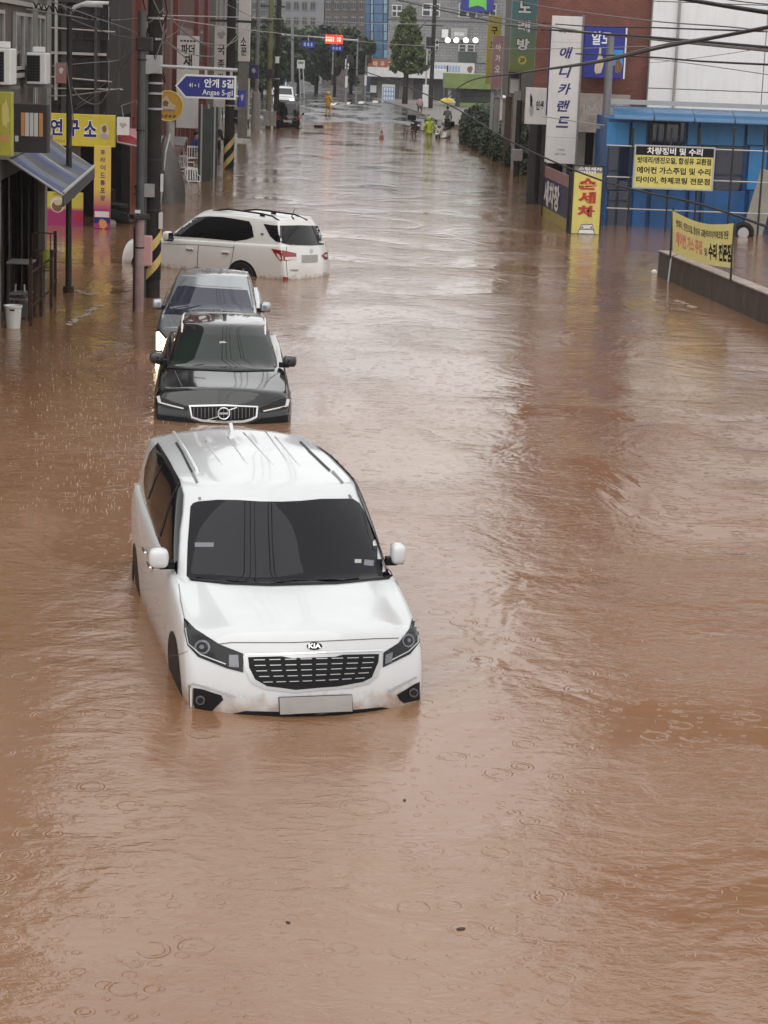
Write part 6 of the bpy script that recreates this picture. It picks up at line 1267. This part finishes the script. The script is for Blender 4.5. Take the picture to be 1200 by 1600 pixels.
for a, b, r_, m_ in (([(1290, 82, 34), (1015, 58, 52), (880, 48, 64), (780, 36, 90), (560, -14, 128)], None, .030, 'wire_black'), ([(1290, 88, 34), (1015, 61, 52), (880, 45, 64), (760, 24, 92), (600, -5, 120)], None, .028, 'wire_grey'),
                     ([(1290, 52, 34), (1100, 46, 44), (1015, 43, 52), (900, 40, 64), (790, 30, 88)], None, .018, 'wire_black'), ([(1290, 105, 33), (1100, 96, 42), (1012, 89, 50), (900, 84, 62)], None, .020, 'wire_black'),
                     ([(1290, 130, 32), (1100, 102, 42), (1012, 91, 50)], None, .008, 'wire_grey'), ([(1290, 66, 31), (1160, 44, 36), (1012, 32, 46), (860, 12, 60), (790, -2, 80)], None, .014, 'wire_grey'),
                     ([(1290, 12, 26), (1180, 5, 29), (1100, -6, 31)], None, .008, 'wire_black'), ([(1290, 58, 36), (1150, 82, 42), (1060, 94, 48), (1014, 98, 52)], None, .006, 'wire_grey')): cable(a, r_, m_, lab1, G1)
for a, r_ in (([(250, 24, 44), (400, 28, 60), (600, 37, 72), (800, 38, 70), (900, 46, 66)], .011), ([(250, 27, 44), (400, 48, 60), (600, 68, 72), (760, 76, 74), (880, 76, 68), (1012, 72, 60)], .011), ([(848, 182, 66), (900, 190, 60), (945, 196, 58)], .014)): cable(a, r_, 'wire_pale', lab2, G2)
for a, r_ in (([(60, -5, 40), (150, 28, 41), (205, 48, 42), (240, 70, 42)], .012), ([(40, 14, 40), (110, 25, 41), (160, 32, 42), (232, 28, 42)], .014), ([(112, 30, 42), (170, 52, 42), (215, 62, 40)], .010), ([(75, 150, 43), (120, 148, 48), (190, 138, 55)], .012), ([(60, 105, 44), (140, 98, 46), (190, 92, 48), (212, 60, 41)], .008),
              ([(198, 60, 41), (185, 105, 42), (158, 160, 46), (128, 155, 46), (108, 128, 43)], .014), ([(212, 68, 41), (185, 120, 43), (150, 150, 46), (118, 170, 48)], .007), ([(212, 80, 41), (170, 125, 44), (120, 165, 48)], .006),
              ([(248, 10, 42), (290, 50, 46), (325, 68, 52), (370, 62, 70), (400, 20, 110)], .011), ([(250, 55, 42), (280, 78, 45), (320, 88, 52), (345, 82, 66), (375, 50, 86)], .014), ([(330, -6, 50), (400, 30, 80), (435, 50, 128)], .009), ([(245, 62, 42), (268, 72, 43), (300, 100, 46)], .012), ([(250, -10, 43), (270, 30, 44), (300, 60, 48), (335, 75, 60)], .009),
              ([(95, 6, 40), (112, 26, 42.3)], .012), ([(300, -10, 60), (285, 40, 60), (255, 62, 43)], .006), ([(22, 98, 40), (40, 104, 40), (56, 112, 40)], .010), ([(270, 262, 75), (400, 250, 80)], .0) if False else ([(380, 45, 86), (420, 60, 120)], .008)): cable(a, r_, 'wire_grey', lab3, G3)
for k, (xa, xb, za) in enumerate(((-1.9, -4.6, 8.6), (-1.5, -4.3, 8.9), (-1.1, -4.0, 8.3), (-.1, -3.2, 8.8), (.12, -3.0, 8.5))):
    out = [Vector((xa + (xb - xa) * t / 12, 6 + 90 * t / 12, za + .5 * (t / 12) - 1.0 * 4 * (t / 12) * (1 - t / 12) * .35)) for t in range(13)]
    tag(MB().tube(out, .028 - .004 * (k % 3), 6, False).build('overhead_cable', 'wire_black', None, smooth='all'), 'cable running high along the street above the cars, mirrored in their windscreens', 'cable', 'cables along the street above the cars')
# lashing coil hung on the left span
cl = []
for k in range(70): t = k / 69; c = Q(52 + 120 * t, 8 + 24 * t, 40.5 + 1.5 * t); cl.append(c + Vector((0, .06 * math.sin(k * 1.3), .055 * math.cos(k * 1.3))))
tag(MB().tube(cl, .014, 5, False).build('lashing_coil', 'wire_black', None, smooth='all'), 'curly black lashing wire wound along the span above the dark panelled building', 'cable')
# ---------------------------------------------------------------- people
mat('skin', (.45, .28, .20), .55, 0, .1, 10); mat('hair_black', (.012, .010, .009), .5, 0, .2)
def skin_mesh(nodes, edges, root_i, level=2):
    me = bpy.data.meshes.new('t'); me.from_pydata([n[:3] for n in nodes], edges, [])
    o = bpy.data.objects.new('t', me); COL.objects.link(o); o.modifiers.new('k', 'SKIN')
    if not me.skin_vertices: 
        bm = bmesh.new(); bm.from_mesh(me); bm.verts.layers.skin.verify(); bm.to_mesh(me); bm.free()
    for i, n in enumerate(nodes):
        sv = me.skin_vertices[0].data[i]; sv.radius = (n[3], n[4] if len(n) > 4 else n[3]); sv.use_root = (i == root_i)
    s_ = o.modifiers.new('s', 'SUBSURF'); s_.levels = s_.render_levels = level
    dg = bpy.context.evaluated_depsgraph_get(); dg.update(); ev = bpy.data.meshes.new_from_object(o.evaluated_get(dg))
    r = [v.co.copy() for v in ev.vertices], [tuple(p.vertices) for p in ev.polygons]
    bpy.data.objects.remove(o); bpy.data.meshes.remove(me); bpy.data.meshes.remove(ev); return r
def person(label, loc, rz, joints, top, bottom, hood=False, coat_len=.0, top_name='jacket', scale=1.0, boots='rubber', group=None, lean=0.0):
    """joints: offsets for elbows, hands, knees, feet; figure faces local -Y"""
    r = thing('person', label, 'person', loc, rz, group); J = dict(le=(-.26, .03, 1.12), lh=(-.25, -.06, .90), re=(.26, .03, 1.12), rh=(.25, -.06, .90), lk=(-.11, -.02, .50), lf=(-.12, .02, .08), rk=(.11, -.02, .50), rf=(.12, .02, .08)); J.update(joints)
    nd = [(0, 0, .93, .135, .11), (0, lean * .3, 1.12, .125, .10), (0, lean * .7, 1.33, .15, .105), (0, lean, 1.47, .055), (0, lean - .01, 1.55, .085, .095), (0, lean - .015, 1.66, .078, .092)]
    ed = [(0, 1), (1, 2), (2, 3), (3, 4), (4, 5)]
    def limb(start, pts):
        p = start
        for q in pts: nd.append(q); ed.append((p, len(nd) - 1)); p = len(nd) - 1
        return p
    arms = {}
    for s, e, h in ((-1, 'le', 'lh'), (1, 're', 'rh')):
        E, Hn = Vector(J[e]), Vector(J[h]); sh = Vector((.18 * s, lean * .7, 1.40)); d = (Hn - E).normalized()
        i = limb(2, [(*sh, .06), (*sh.lerp(E, .5), .05), (*E, .042), (*E.lerp(Hn, .5), .038), (*Hn, .028, .03), (*(Hn + d * .07), .038, .018)])
        arms[s] = (sh, E, Hn); side = d.cross(Vector((0, 0, 1)) if abs(d.z) < .9 else Vector((0, 1, 0))).normalized()
        for k in range(4):
            o_ = side * (k - 1.5) * .021; L = (.075, .085, .08, .06)[k]; b0 = Hn + d * .08 + o_; limb(i, [(*b0, .010), (*(b0 + d * L * .5 + Vector((0, -.006, 0))), .009), (*(b0 + d * L + Vector((0, -.022, 0))), .007)])
        t0 = Hn + d * .03 + side * .04 * -s; limb(i - 1, [(*t0, .011), (*(t0 + d * .05 + side * -.02 * s), .009)])
    legs = {}
    for s, k, f in ((-1, 'lk', 'lf'), (1, 'rk', 'rf')):
        K, F_ = Vector(J[k]), Vector(J[f]); hp = Vector((.095 * s, 0, .88)); limb(0, [(*hp, .085), (*hp.lerp(K, .5), .075), (*K, .058), (*K.lerp(F_, .45), .055), (*F_, .038), (F_.x, F_.y - .12, F_.z - .045, .036, .03)]); legs[s] = (hp, K, F_)
    v, f = skin_mesh(nd, ed, 0); MB().add([q * scale for q in v], f).build('body', 'skin', r, smooth='all')
    ft = lean - .10
    MB().ball(Vector((0, ft - .005, 1.60)) * scale, .018 * scale, 8, 6).build('nose', 'skin', r, smooth='all')
    for s in (-1, 1): MB().ball(Vector((.033 * s, ft + .008, 1.635)) * scale, .011 * scale, 8, 6).build('eye', 'ink_black', r, smooth='all')
    tn = [(0, 0, .93 - coat_len * .0, .165 + .02 * bool(coat_len), .145), (0, lean * .3, 1.12, .155, .135), (0, lean * .7, 1.33, .18, .135), (0, lean, 1.46, .08)]; te = [(0, 1), (1, 2), (2, 3)]
    if coat_len: tn.append((0, 0, .93 - coat_len, .20, .18)); te.append((0, 4))
    for s in (-1, 1):
        sh, E, Hn = arms[s]; p = 2
        for q in ((*sh, .082), (*E, .064), (*E.lerp(Hn, .92), .056)): tn.append(q); te.append((p, len(tn) - 1)); p = len(tn) - 1
    v, f = skin_mesh(tn, te, 0); MB().add([q * scale for q in v], f).build(top_name, top, r, smooth='all')
    bn_ = [(0, 0, .95, .15, .125)]; be = []
    for s in (-1, 1):
        hp, K, F_ = legs[s]; p = 0
        for q in ((*hp, .105), (*K, .075), (*K.lerp(F_, .9), .066)): bn_.append(q); be.append((p, len(bn_) - 1)); p = len(bn_) - 1
    v, f = skin_mesh(bn_, be, 0); MB().add([q * scale for q in v], f).build('trousers', bottom, r, smooth='all')
    for s in (-1, 1): F_ = legs[s][2]; MB().ball(Vector((F_.x, F_.y - .05, F_.z - .03)) * scale, (.052 * scale, .14 * scale, .05 * scale), 10, 8).build('boot', boots, r, smooth='all')
    if hood:
        h_ = MB(); n = 16; m_ = 9
        for k in range(m_ + 1):
            for j in range(n):
                a = 2 * math.pi * j / n; p_ = math.pi * k / m_; q = Vector((.118 * math.sin(p_) * math.cos(a), lean - .0 + .135 * math.sin(p_) * math.sin(a), 1.61 + .165 * -math.cos(p_))); h_.v.append(q * scale)
        for k in range(m_):
            for j in range(n):
                i = k * n + j; i2 = k * n + (j + 1) % n; a = 2 * math.pi * (j + .5) / n; p_ = math.pi * (k + .5) / m_
                if math.sin(a) < -.72 and .25 < p_ / math.pi < .72: continue
                h_.f.append((i, i2, i2 + n, i + n))
        h_.build('hood', top, r, smooth='all')
    else:
        h_ = MB(); h_.ball(Vector((0, lean + .015, 1.665)) * scale, (.098 * scale, .108 * scale, .105 * scale), 14, 10); h_.build('hair', 'hair_black', r, smooth='all')
    return r
mat('coat_orange', (.50, .26, .03), .4, 0, .15, 6); mat('coat_lime', (.42, .55, .03), .4, 0, .12, 6); mat('shirt_blue', (.02, .05, .22), .6, 0, .2, 6); mat('cloth_black', (.012, .012, .013), .7, 0, .2, 6); mat('cloth_grey', (.12, .12, .13), .7, 0, .2, 6); mat('umbrella_yellow', (.60, .46, .03), .4, 0, .1, 5)
p = P(512, 183); person('person in a long orange raincoat wading at the edge of the junction', (p.x, p.y, ground_z(p.y) - .02), 2.6, dict(lh=(-.30, -.16, 1.0), rh=(.20, -.25, 1.02), lk=(-.12, -.10, .5), lf=(-.12, -.02, .08), rf=(.12, .10, .10)), 'coat_orange', 'coat_orange', True, .28, 'raincoat', 1.05)
p = P(670, 222); person('person in lime green rain suit standing in front of the scooter', (p.x, p.y, -.34), 3.3, dict(le=(-.29, .04, 1.14), lh=(-.30, -.10, .93), re=(.29, .04, 1.14), rh=(.27, -.12, .94), lf=(-.15, .0, .08), rf=(.15, .0, .08)), 'coat_lime', 'coat_lime', True, .10, 'rain_jacket', 1.03)
p = P(698, 207); um = person('person in grey clothes holding a yellow umbrella behind the scooter', (p.x + .05, p.y + 2.2, -.12), 3.0, dict(re=(.26, -.10, 1.15), rh=(.16, -.22, 1.32)), 'cloth_grey', 'cloth_black')
u = thing('umbrella', 'open yellow umbrella held behind the white scooter', 'umbrella', (p.x + .0, p.y + 2.35, 1.25))
m_ = MB(); NR = 8
for k in range(6):
    a = k / 5 * 1.25; rr = .56 * math.sin(a) / math.sin(1.25); z = .62 + .30 * (math.cos(a) - math.cos(1.25)) / (1 - math.cos(1.25))
    for j in range(NR * 2): t = 2 * math.pi * j / (NR * 2); q = rr * (1 - (.05 if j % 2 else 0) * k / 5); m_.v.append(Vector((q * math.cos(t), q * math.sin(t), z)))
for k in range(5):
    for j in range(NR * 2): i = k * NR * 2 + j; i2 = k * NR * 2 + (j + 1) % (NR * 2); m_.f.append((i, i2, i2 + NR * 2, i + NR * 2))
m_.build('canopy', 'umbrella_yellow', u, smooth='all'); MB().tube([(0, 0, -.05), (0, 0, .98)], .012).build('shaft', 'steel_grey', u); MB().tube([(0, 0, -.05), (.03, 0, -.12), (.07, 0, -.08)], .018).build('handle', 'black_plastic', u)
for k in range(8): t = k * math.pi / 4; MB().tube([(0, 0, .90), (.55 * math.cos(t), .55 * math.sin(t), .605)], .006, 5).build('rib', 'steel_grey', u)
p = P(306, 262); person('person in a blue shirt standing by the pale doors of the brick row', (p.x, p.y, -.3), 1.2, {}, 'shirt_blue', 'cloth_black', scale=1.03)
p = P(338, 243); person('person in black with bare shins walking past the pale doors', (p.x, p.y, -.25), 2.9, dict(lk=(-.11, -.12, .5), lf=(-.10, -.02, .10), rk=(.11, .03, .5), rf=(.12, .14, .1), lh=(-.28, -.14, .95)), 'cloth_black', 'cloth_black', scale=1.0)
p = P(656, 188); person('person in brown crouching with goods on the far pavement', (p.x, p.y + 6, .1), 3.0, dict(lk=(-.15, -.30, .62), lf=(-.14, -.05, .2), rk=(.15, -.30, .62), rf=(.14, -.05, .2), lh=(-.2, -.42, .85), rh=(.2, -.42, .85)), 'tarp_pink', 'wood_brown', lean=-.12, scale=.9)
# ---------------------------------------------------------------- scooters and motorcycle
def scooter(label, loc, rz, body, dark=False):
    r = thing('scooter', label, 'scooter', loc, rz)
    def wheel(y):
        w = MB().tube([(0, y + .20 * math.cos(k * math.pi / 9), .25 + .20 * math.sin(k * math.pi / 9)) for k in range(19)], .055, 8, False).build('wheel', 'rubber', r, smooth='all'); MB().cyl((-.05, y, .25), (.05, y, .25), .12, n=14).build('hub', 'pale_metal', w, smooth=True)
    wheel(-.62); wheel(.60)
    MB().prism([(-.16, -.42, .42), (-.16, -.52, .75), (-.16, -.44, 1.02), (-.16, -.34, 1.0), (-.16, -.38, .7), (-.16, -.28, .40)], (.32, 0, 0)).build('leg_shield', body, r, bevel=.04)
    MB().prism([(-.15, -.36, .30), (-.15, .10, .30), (-.15, .18, .55), (-.15, .80, .72), (-.15, .78, .45), (-.15, .40, .30), (-.15, .10, .22), (-.15, -.36, .22)], (.30, 0, 0)).build('body', body, r, bevel=.04)
    MB().prism([(-.14, .12, .70), (-.14, .16, .80), (-.14, .75, .88), (-.14, .85, .78), (-.14, .20, .68)], (.28, 0, 0)).build('seat', 'cloth_black', r, bevel=.04)
    MB().prism([(-.07, -.85, .48), (-.07, -.62, .55), (-.07, -.42, .46), (-.07, -.42, .40), (-.07, -.80, .42)], (.14, 0, 0)).build('front_mudguard', body, r, bevel=.02)
    MB().tube([(-.34, -.30, 1.04), (-.1, -.38, 1.05), (.1, -.38, 1.05), (.34, -.30, 1.04)], .02, 8).build('handlebar', 'black_plastic', r, smooth=True)
    MB().ball((0, -.50, .92), (.13, .08, .09)).build('headlight', 'lamp_clear', r, smooth='all'); MB().prism([(-.16, -.50, 1.0), (.16, -.50, 1.0), (.12, -.42, 1.35), (-.12, -.42, 1.35)], (0, .01, 0)).build('windshield', 'plate_grey', r)
    for s in (-1, 1): MB().tube([(.28 * s, -.32, 1.05), (.34 * s, -.34, 1.22)], .01).build('mirror_stalk', 'black_plastic', r); MB().ball((.36 * s, -.34, 1.26), (.06, .02, .045), 10, 6).build('mirror', 'black_plastic', r, smooth='all')
    MB().box((0, .80, 1.05), (.42, .42, .36)).build('top_box', 'black_plastic', r, bevel=.04)
    for s in (-1, 1): MB().tube([(.10 * s, -.62, .25), (.08 * s, -.44, .75)], .025).build('fork', 'steel_dark', r)
    return r
p = P(692, 216); scooter('white and black scooter standing in shallow water beside the person in lime green', (p.x, p.y, -.22), -.55, 'white_plastic')
p = P(652, 206); scooter('black scooter left of the person in lime green', (p.x + .25, p.y + 1.0, -.20), .9, 'black_paint')
p = P(376, 198); scooter('dark motor scooter parked beside the lower pale hoarding', (p.x, p.y, -.15), 2.6, 'black_plastic')
p = P(190, 350); scooter('dark scooter parked inside the dark shop opening', (p.x + .2, p.y + .4, -.25), 2.2, 'black_plastic')
def chair(label, loc, rz, m, s=1.0, group=None):
    r = thing('chair', label, 'chair', loc, rz, group)
    MB().prism([(-.21 * s, -.21 * s, .42 * s), (.21 * s, -.21 * s, .42 * s), (.20 * s, .20 * s, .40 * s), (-.20 * s, .20 * s, .40 * s)], (0, 0, .04 * s)).build('seat', m, r, bevel=.012)
    for x in (-1, 1):
        for y in (-1, 1): MB().tube([(.19 * s * x, .19 * s * y, .42 * s), (.23 * s * x, .23 * s * y, 0)], [.024 * s, .018 * s], 8).build('leg', m, r, smooth=True)
        MB().tube([(.20 * s * x, .20 * s, .42 * s), (.22 * s * x, .27 * s, .84 * s)], .022 * s, 8).build('back_post', m, r, smooth=True); MB().tube([(.22 * s * x, .22 * s, .64 * s), (.23 * s * x, -.16 * s, .62 * s), (.22 * s * x, -.19 * s, .42 * s)], .02 * s, 8).build('armrest', m, r, smooth=True)
    for k in range(4): MB().box(((k - 1.5) * .09 * s, .245 * s, .64 * s), (.035 * s, .018 * s, .36 * s), 0, -.16).build('back_slat', m, r)
    MB().box((0, .275 * s, .84 * s), (.46 * s, .03 * s, .07 * s)).build('top_rail', m, r, bevel=.012); return r
c0 = P(276, 283)
for k, (dx, dy, dz, rz, lab) in enumerate(((0.0, 0, -.28, 2.9, 'white plastic chair at the front of the heap under the grey canopy'), (.28, .7, .02, 2.6, 'white plastic chair tipped up behind the front chair of the heap'), (.42, 1.4, .35, 3.4, 'white plastic chair stacked highest in the heap'), (.62, -.2, -.42, .3, 'low white plastic chair in the water beside the heap'), (.80, 1.6, -.15, 2.2, 'white plastic chair closest to the person in blue'))):
    chair(lab, (c0.x + dx, c0.y + dy, dz), rz, 'white_plastic', 1.05, 'white plastic chairs outside the brick row')
mat('chair_brown', (.06, .022, .02), .5, 0, .2, 6); p = P(640, 214); chair('dark red brown chair standing in shallow water left of the scooters', (p.x, p.y, -.22), -1.9, 'chair_brown', 1.35)
# ---------------------------------------------------------------- far cars
def far_car(name, label, loc, yaw, paint, L, Wd, Hh, hood, rear_rake, facing, extra=None):
    c = Car(name, label, loc, yaw); b = Wd / 2
    c.shell([.02, 0, .02, .06, .12], [L - .04, L, L - .02, L - .05, L - .1], [0, .1, .25, .5, .75, .9, 1], curve([(0, b * .92), (.5, b), (L - .5, b), (L, b * .92)]), [.95, .99, 1, .985, .94], fr5, fc5, .2, curve([(0, .72), (hood, .9), (L, .98)]), curve([(0, .8), (hood, .98), (L, 1.02)]), .18, .12)
    c.shell([hood - .1, hood + .15, hood + .4, hood + .6, hood + .75], [L - .06, L - .10, L - .16, L - .16 - rear_rake * .6, L - .2 - rear_rake], [0, .15, .4, .65, .9, 1], curve([(0, b * .90), (L, b * .90)]), [1, .97, .93, .88, .82], [0, .27, .54, .8, 1], fc5, .8, curve([(0, Hh - .06), (L, Hh - .06)]), curve([(0, Hh), (L, Hh - .01)]), .15, .1, cr_sh=.5)
    c.done(paint)
    front = lambda a, bb, o: (lambda h: None if h[0] is None else h[0] + Vector((0, -o, 0)))(c.bvh.ray_cast(Vector((a, -3, bb)), Vector((0, 1, 0))))
    rear = lambda a, bb, o: (lambda h: None if h[0] is None else h[0] + Vector((0, o, 0)))(c.bvh.ray_cast(Vector((a, L + 3, bb)), Vector((0, -1, 0))))
    c.patch([(-b * .72, 1.06), (b * .72, 1.06), (b * .62, Hh - .16), (-b * .62, Hh - .16)], 'windscreen', 'car_glass', .012, .12, fn=front); c.patch([(-b * .70, 1.08), (b * .70, 1.08), (b * .60, Hh - .18), (-b * .60, Hh - .18)], 'rear_window', 'car_glass', .012, .12, fn=rear)
    for s in (-1, 1):
        c.patch([(hood + .45, 1.05), (hood + .95, Hh - .2), (L - .6 - rear_rake, Hh - .2), (L - .4 - rear_rake * .5, 1.08)], 'side_window', 'car_glass', .008, .15, fn=lambda a, bb, o: c.sd(a, bb, s, o))
        c.wheel(s * (b - .14), .75, .30, .2); c.wheel(s * (b - .14), L - .75, .30, .2)
        c.patch([(s * b * .86, .62), (s * b * .86, .78), (s * b * .52, .74), (s * b * .55, .62)], 'headlight', 'headlight_far' if facing == 'lit' else 'lamp_clear', .012, .06, fn=front)
        c.patch([(s * b * .88, .72), (s * b * .88, 1.0), (s * b * .70, .98), (s * b * .70, .72)], 'tail_light', 'red_lens', .012, .06, fn=rear); c.mirror_unit((s * (b + .06), hood + .55, 1.05), paint, (.08, .07, .08))
    c.patch([(-.26, .55), (.26, .55), (.26, .68), (-.26, .68)], 'number_plate', 'plate_grey', .016, .1, fn=rear); c.patch([(-.5, .45), (.5, .45), (.55, .62), (-.55, .62)], 'grille', 'black_plastic', .012, .1, fn=front)
    c.strip([(-b * .8, .70), (b * .8, .70)], .03, 'tailgate_gap', 'gap_line', .010, fn=rear); c.patch([(-b * .86, .25), (b * .86, .25), (b * .88, .45), (-b * .88, .45)], 'rear_bumper', 'black_plastic', .012, .12, fn=rear); return c
p = P(452, 201); far_car('hatchback', 'black boxy hatchback seen from behind at the far edge of the flood', (p.x - .12, p.y + 3.55, -.16), math.pi, 'black_paint', 3.6, 1.62, 1.86, .75, .12, '')
p = Q(444, 150, 176); far_car('oncoming_car', 'white oncoming car with glaring headlights beyond the black hatchback', (p.x, 176, .10), .05, 'white_paint', 4.6, 1.85, 1.72, 1.15, .3, 'lit')
p = Q(440, 120, 214); o = far_car('oncoming_van', 'white van far up the road behind the oncoming car', (p.x - .3, 214, .14), .05, 'white_paint', 5.0, 1.9, 2.3, .8, .1, '')
# ---------------------------------------------------------------- small things
p = P(76, 513)
bk = thing('bucket', 'white plastic bucket with slot handle floating by the shop railing', 'bucket', p); bp_ = P(20, 513)
bk.location = P(20.5, 512); MB().lathe([(.115, -.12), (.15, .36), (.165, .37), (.165, .40), (.15, .40), (.14, .36), (.10, -.10)], n=24).build('shell', 'white_plastic', bk, smooth=True); MB().box((.01, -.150, .33), (.09, .01, .025)).build('handle_slot', 'ink_black', bk)
rail = thing('railing', 'black metal railing standing in the water before the glass shop front', 'railing', P(60, 490))
pts = [P(48, 510), P(64, 495), P(80, 482), P(86, 463)]; zt = [1.22, 1.18, 1.12, 1.30]
for q, z in zip(pts, zt): MB().box((q.x, q.y, z / 2 - .17), (.055, .055, z + .34)).build('post', 'rust_steel', rail, world=True)
for z in (.35, .95):
    for a, b in zip(pts, pts[1:]): MB().span((a.x, a.y, z), (b.x, b.y, z), .03, .03).build('rail', 'rust_steel', rail, world=True)
tb = thing('metal_table', 'grey metal table against the glass shop front behind the bucket', 'table', P(30, 495))
a, b = P(10, 500), P(50, 500); zt_ = Q(28, 411, a.y).z
MB().box(((a.x + b.x) / 2, a.y + .28, zt_), (b.x - a.x, .62, .04)).build('table_top', 'steel_grey', tb, world=True, bevel=.008)
for x in (a.x + .03, b.x - .03):
    for y in (a.y, a.y + .55): MB().box((x, y, zt_ / 2 - .15), (.04, .04, zt_ + .3)).build('leg', 'rust_steel', tb, world=True)
MB().box(((a.x + b.x) / 2, a.y + .3, zt_ * .45), (b.x - a.x - .08, .5, .03)).build('shelf', 'steel_grey', tb, world=True)
fc = thing('folding_chair', 'pale folding chair frame tucked under the metal table', 'chair', P(35, 495)); q = P(30, 497)
for dx in (-.12, .14): MB().tube([(q.x + dx, q.y - .05, -.2), (q.x + dx * .6, q.y + .05, .62)], .016).build('leg', 'pale_metal', fc, world=True); MB().tube([(q.x + dx, q.y - .1, .46), (q.x + dx + .05, q.y + .3, -.2)], .016).build('leg', 'pale_metal', fc, world=True)
MB().box((q.x, q.y + .02, .36), (.34, .3, .04)).build('seat', 'pale_metal', fc, world=True, bevel=.01); MB().box((q.x, q.y - .05, .15), (.36, .05, .28)).build('bag', 'cloth_grey', fc, world=True, bevel=.02)
shr = P(70, 462); rk = thing('wire_rack', 'rusty wire rack with a green bag behind the railing', 'rack', shr)
for k in range(5): MB().tube([(-.25 + k * .12, 0, -.3), (-.25 + k * .12, 0, 1.25)], .012, 6).build('wire', 'wood_brown', rk)
for z in (.5, .9, 1.25): MB().tube([(-.25, 0, z), (.23, 0, z)], .014, 6).build('wire', 'wood_brown', rk)
MB().ball((.05, -.1, .75), (.14, .1, .2), 10, 8).build('bag', 'sign_lime', rk, smooth='all')
p = P(596, 217); tc_ = thing('traffic_cone', 'orange brown traffic cone standing in shallow water at mid street', 'traffic cone', p); mat('cone_orange', (.30, .09, .03), .6, 0, .2, 5)
MB().lathe([(.17, -.05), (.14, .02), (.035, .52), (.02, .53)], n=16).build('cone', 'cone_orange', tc_, smooth=True); MB().lathe([(.105, .20), (.075, .34)], n=16, close=False).build('band', 'plate_grey', tc_, smooth=True); MB().box((0, 0, -.05), (.42, .42, .06)).build('base', 'rubber', tc_)
p = P(498, 199); md = thing('drifting_tyre', 'small dark tyre drifting near the far edge of the flood', 'tyre', p); MB().tube([(.22 * math.cos(k * .3307), .22 * math.sin(k * .3307), .06) for k in range(20)], .10, 8, False).build('tread', 'rubber', md, smooth='all'); MB().ball((0, 0, .03), (.18, .18, .08), 10, 6).build('cap', 'chair_brown', md, smooth='all')
for k, (px_, py_, s_, lab) in enumerate(((720, 1452, .035, 'dark leaf fragment floating in the foreground water'), (632, 1251, .022, 'small dark twig speck floating in front of the minivan'), (450, 1442, .02, 'tiny brown leaf scrap floating left of the larger leaf fragment'), (805, 185, .4, '') )):
    if not lab: continue
    q = P(px_, py_); v, f = subdivided(*(lambda m: (m.v, m.f))(MB().box((0, 0, .004), (s_ * 2, s_ * 1.1, .012), .4)), 2); o = MB().add(v, f).build('floating_leaf', 'bark', None, smooth='all'); o.location = q; o.rotation_euler = (0, 0, k * 1.1); tag(o, lab, 'leaf', None)
# foam line and debris by the wall
q = P(1022, 428); o = MB().ball((0, 0, .04), (.07, .05, .07), 10, 6).build('floating_cup', 'white_plastic', None, smooth='all'); o.location = q; tag(o, 'white cup floating at the end of the low concrete wall', 'cup')
mat('foam', (.42, .33, .25), .6, 0, .3, 20); fm = MB(); g = random.Random(4)
for (xa, ya), (xb, yb) in (((106, 509), (122, 497)), ((120, 498), (140, 488)), ((136, 487), (158, 478)), ((118, 455), (150, 461)), ((1060, 470), (1085, 482)), ((760, 248), (790, 252)), ((560, 205), (700, 208))):
    for k in range(26):
        t = g.random(); q = P(xa + (xb - xa) * t + g.gauss(0, 1.5), ya + (yb - ya) * t + g.gauss(0, 1.2)); r_ = g.uniform(.02, .075); i = len(fm.v); n = 7
        fm.v += [q + Vector((r_ * g.uniform(.6, 1.3) * math.cos(j * .9), r_ * g.uniform(.6, 1.6) * math.sin(j * .9), .004 + .001 * (k % 5))) for j in range(n)]; fm.f.append(tuple(range(i, i + n)))
o = fm.build('foam', 'foam', None); o['kind'] = 'stuff'
# rain splashes on the flood: uncounted
g = random.Random(11); mat('drop', (.45, .38, .30), .08, 0, 0, spec=.8)
sp_m = MB()
for k in range(760):
    if k < 520: px_, py_ = g.gauss(150, 75), g.uniform(535, 800)
    else: px_, py_ = g.uniform(0, 1200), 210 + 1300 * g.random() ** 1.3
    if py_ < 215: continue
    q = P(px_, py_); s = g.uniform(.003, .007); hgt = g.uniform(.008, .03) * (1.6 if k < 520 else 1)
    if -2.2 < q.x < .9 and 15 < q.y < 21: continue
    i = len(sp_m.v); sp_m.v += [q + Vector((s, 0, 0)), q + Vector((-s * .5, s * .8, 0)), q + Vector((-s * .5, -s * .8, 0)), q + Vector((g.uniform(-.006, .006), 0, hgt))]
    sp_m.f += [(i, i + 1, i + 3), (i + 1, i + 2, i + 3), (i + 2, i, i + 3)]
o = sp_m.build('rain_splashes', 'drop', None); o['kind'] = 'stuff'; o['label'] = 'tiny rain splashes standing up from the flood water'; o['category'] = 'rain'
# ---------------------------------------------------------------- rain haze: one even box of air round everything
hm = bpy.data.materials.new('rain_haze'); hm.use_nodes = True; hn = hm.node_tree.nodes; hn.clear()
ho = hn.new('ShaderNodeOutputMaterial'); hv = hn.new('ShaderNodeVolumePrincipled')
hv.inputs['Color'].default_value = (.92, .94, .96, 1); hv.inputs['Density'].default_value = .00025; hv.inputs['Anisotropy'].default_value = .3
hm.node_tree.links.new(hv.outputs[0], ho.inputs['Volume']); MATS['rain_haze'] = hm
hz_o = MB().box((0, 440, 14.5), (1040, 960, 33)).build('haze', 'rain_haze', None); hz_o['kind'] = 'stuff'
SC.cycles.volume_bounces = 1
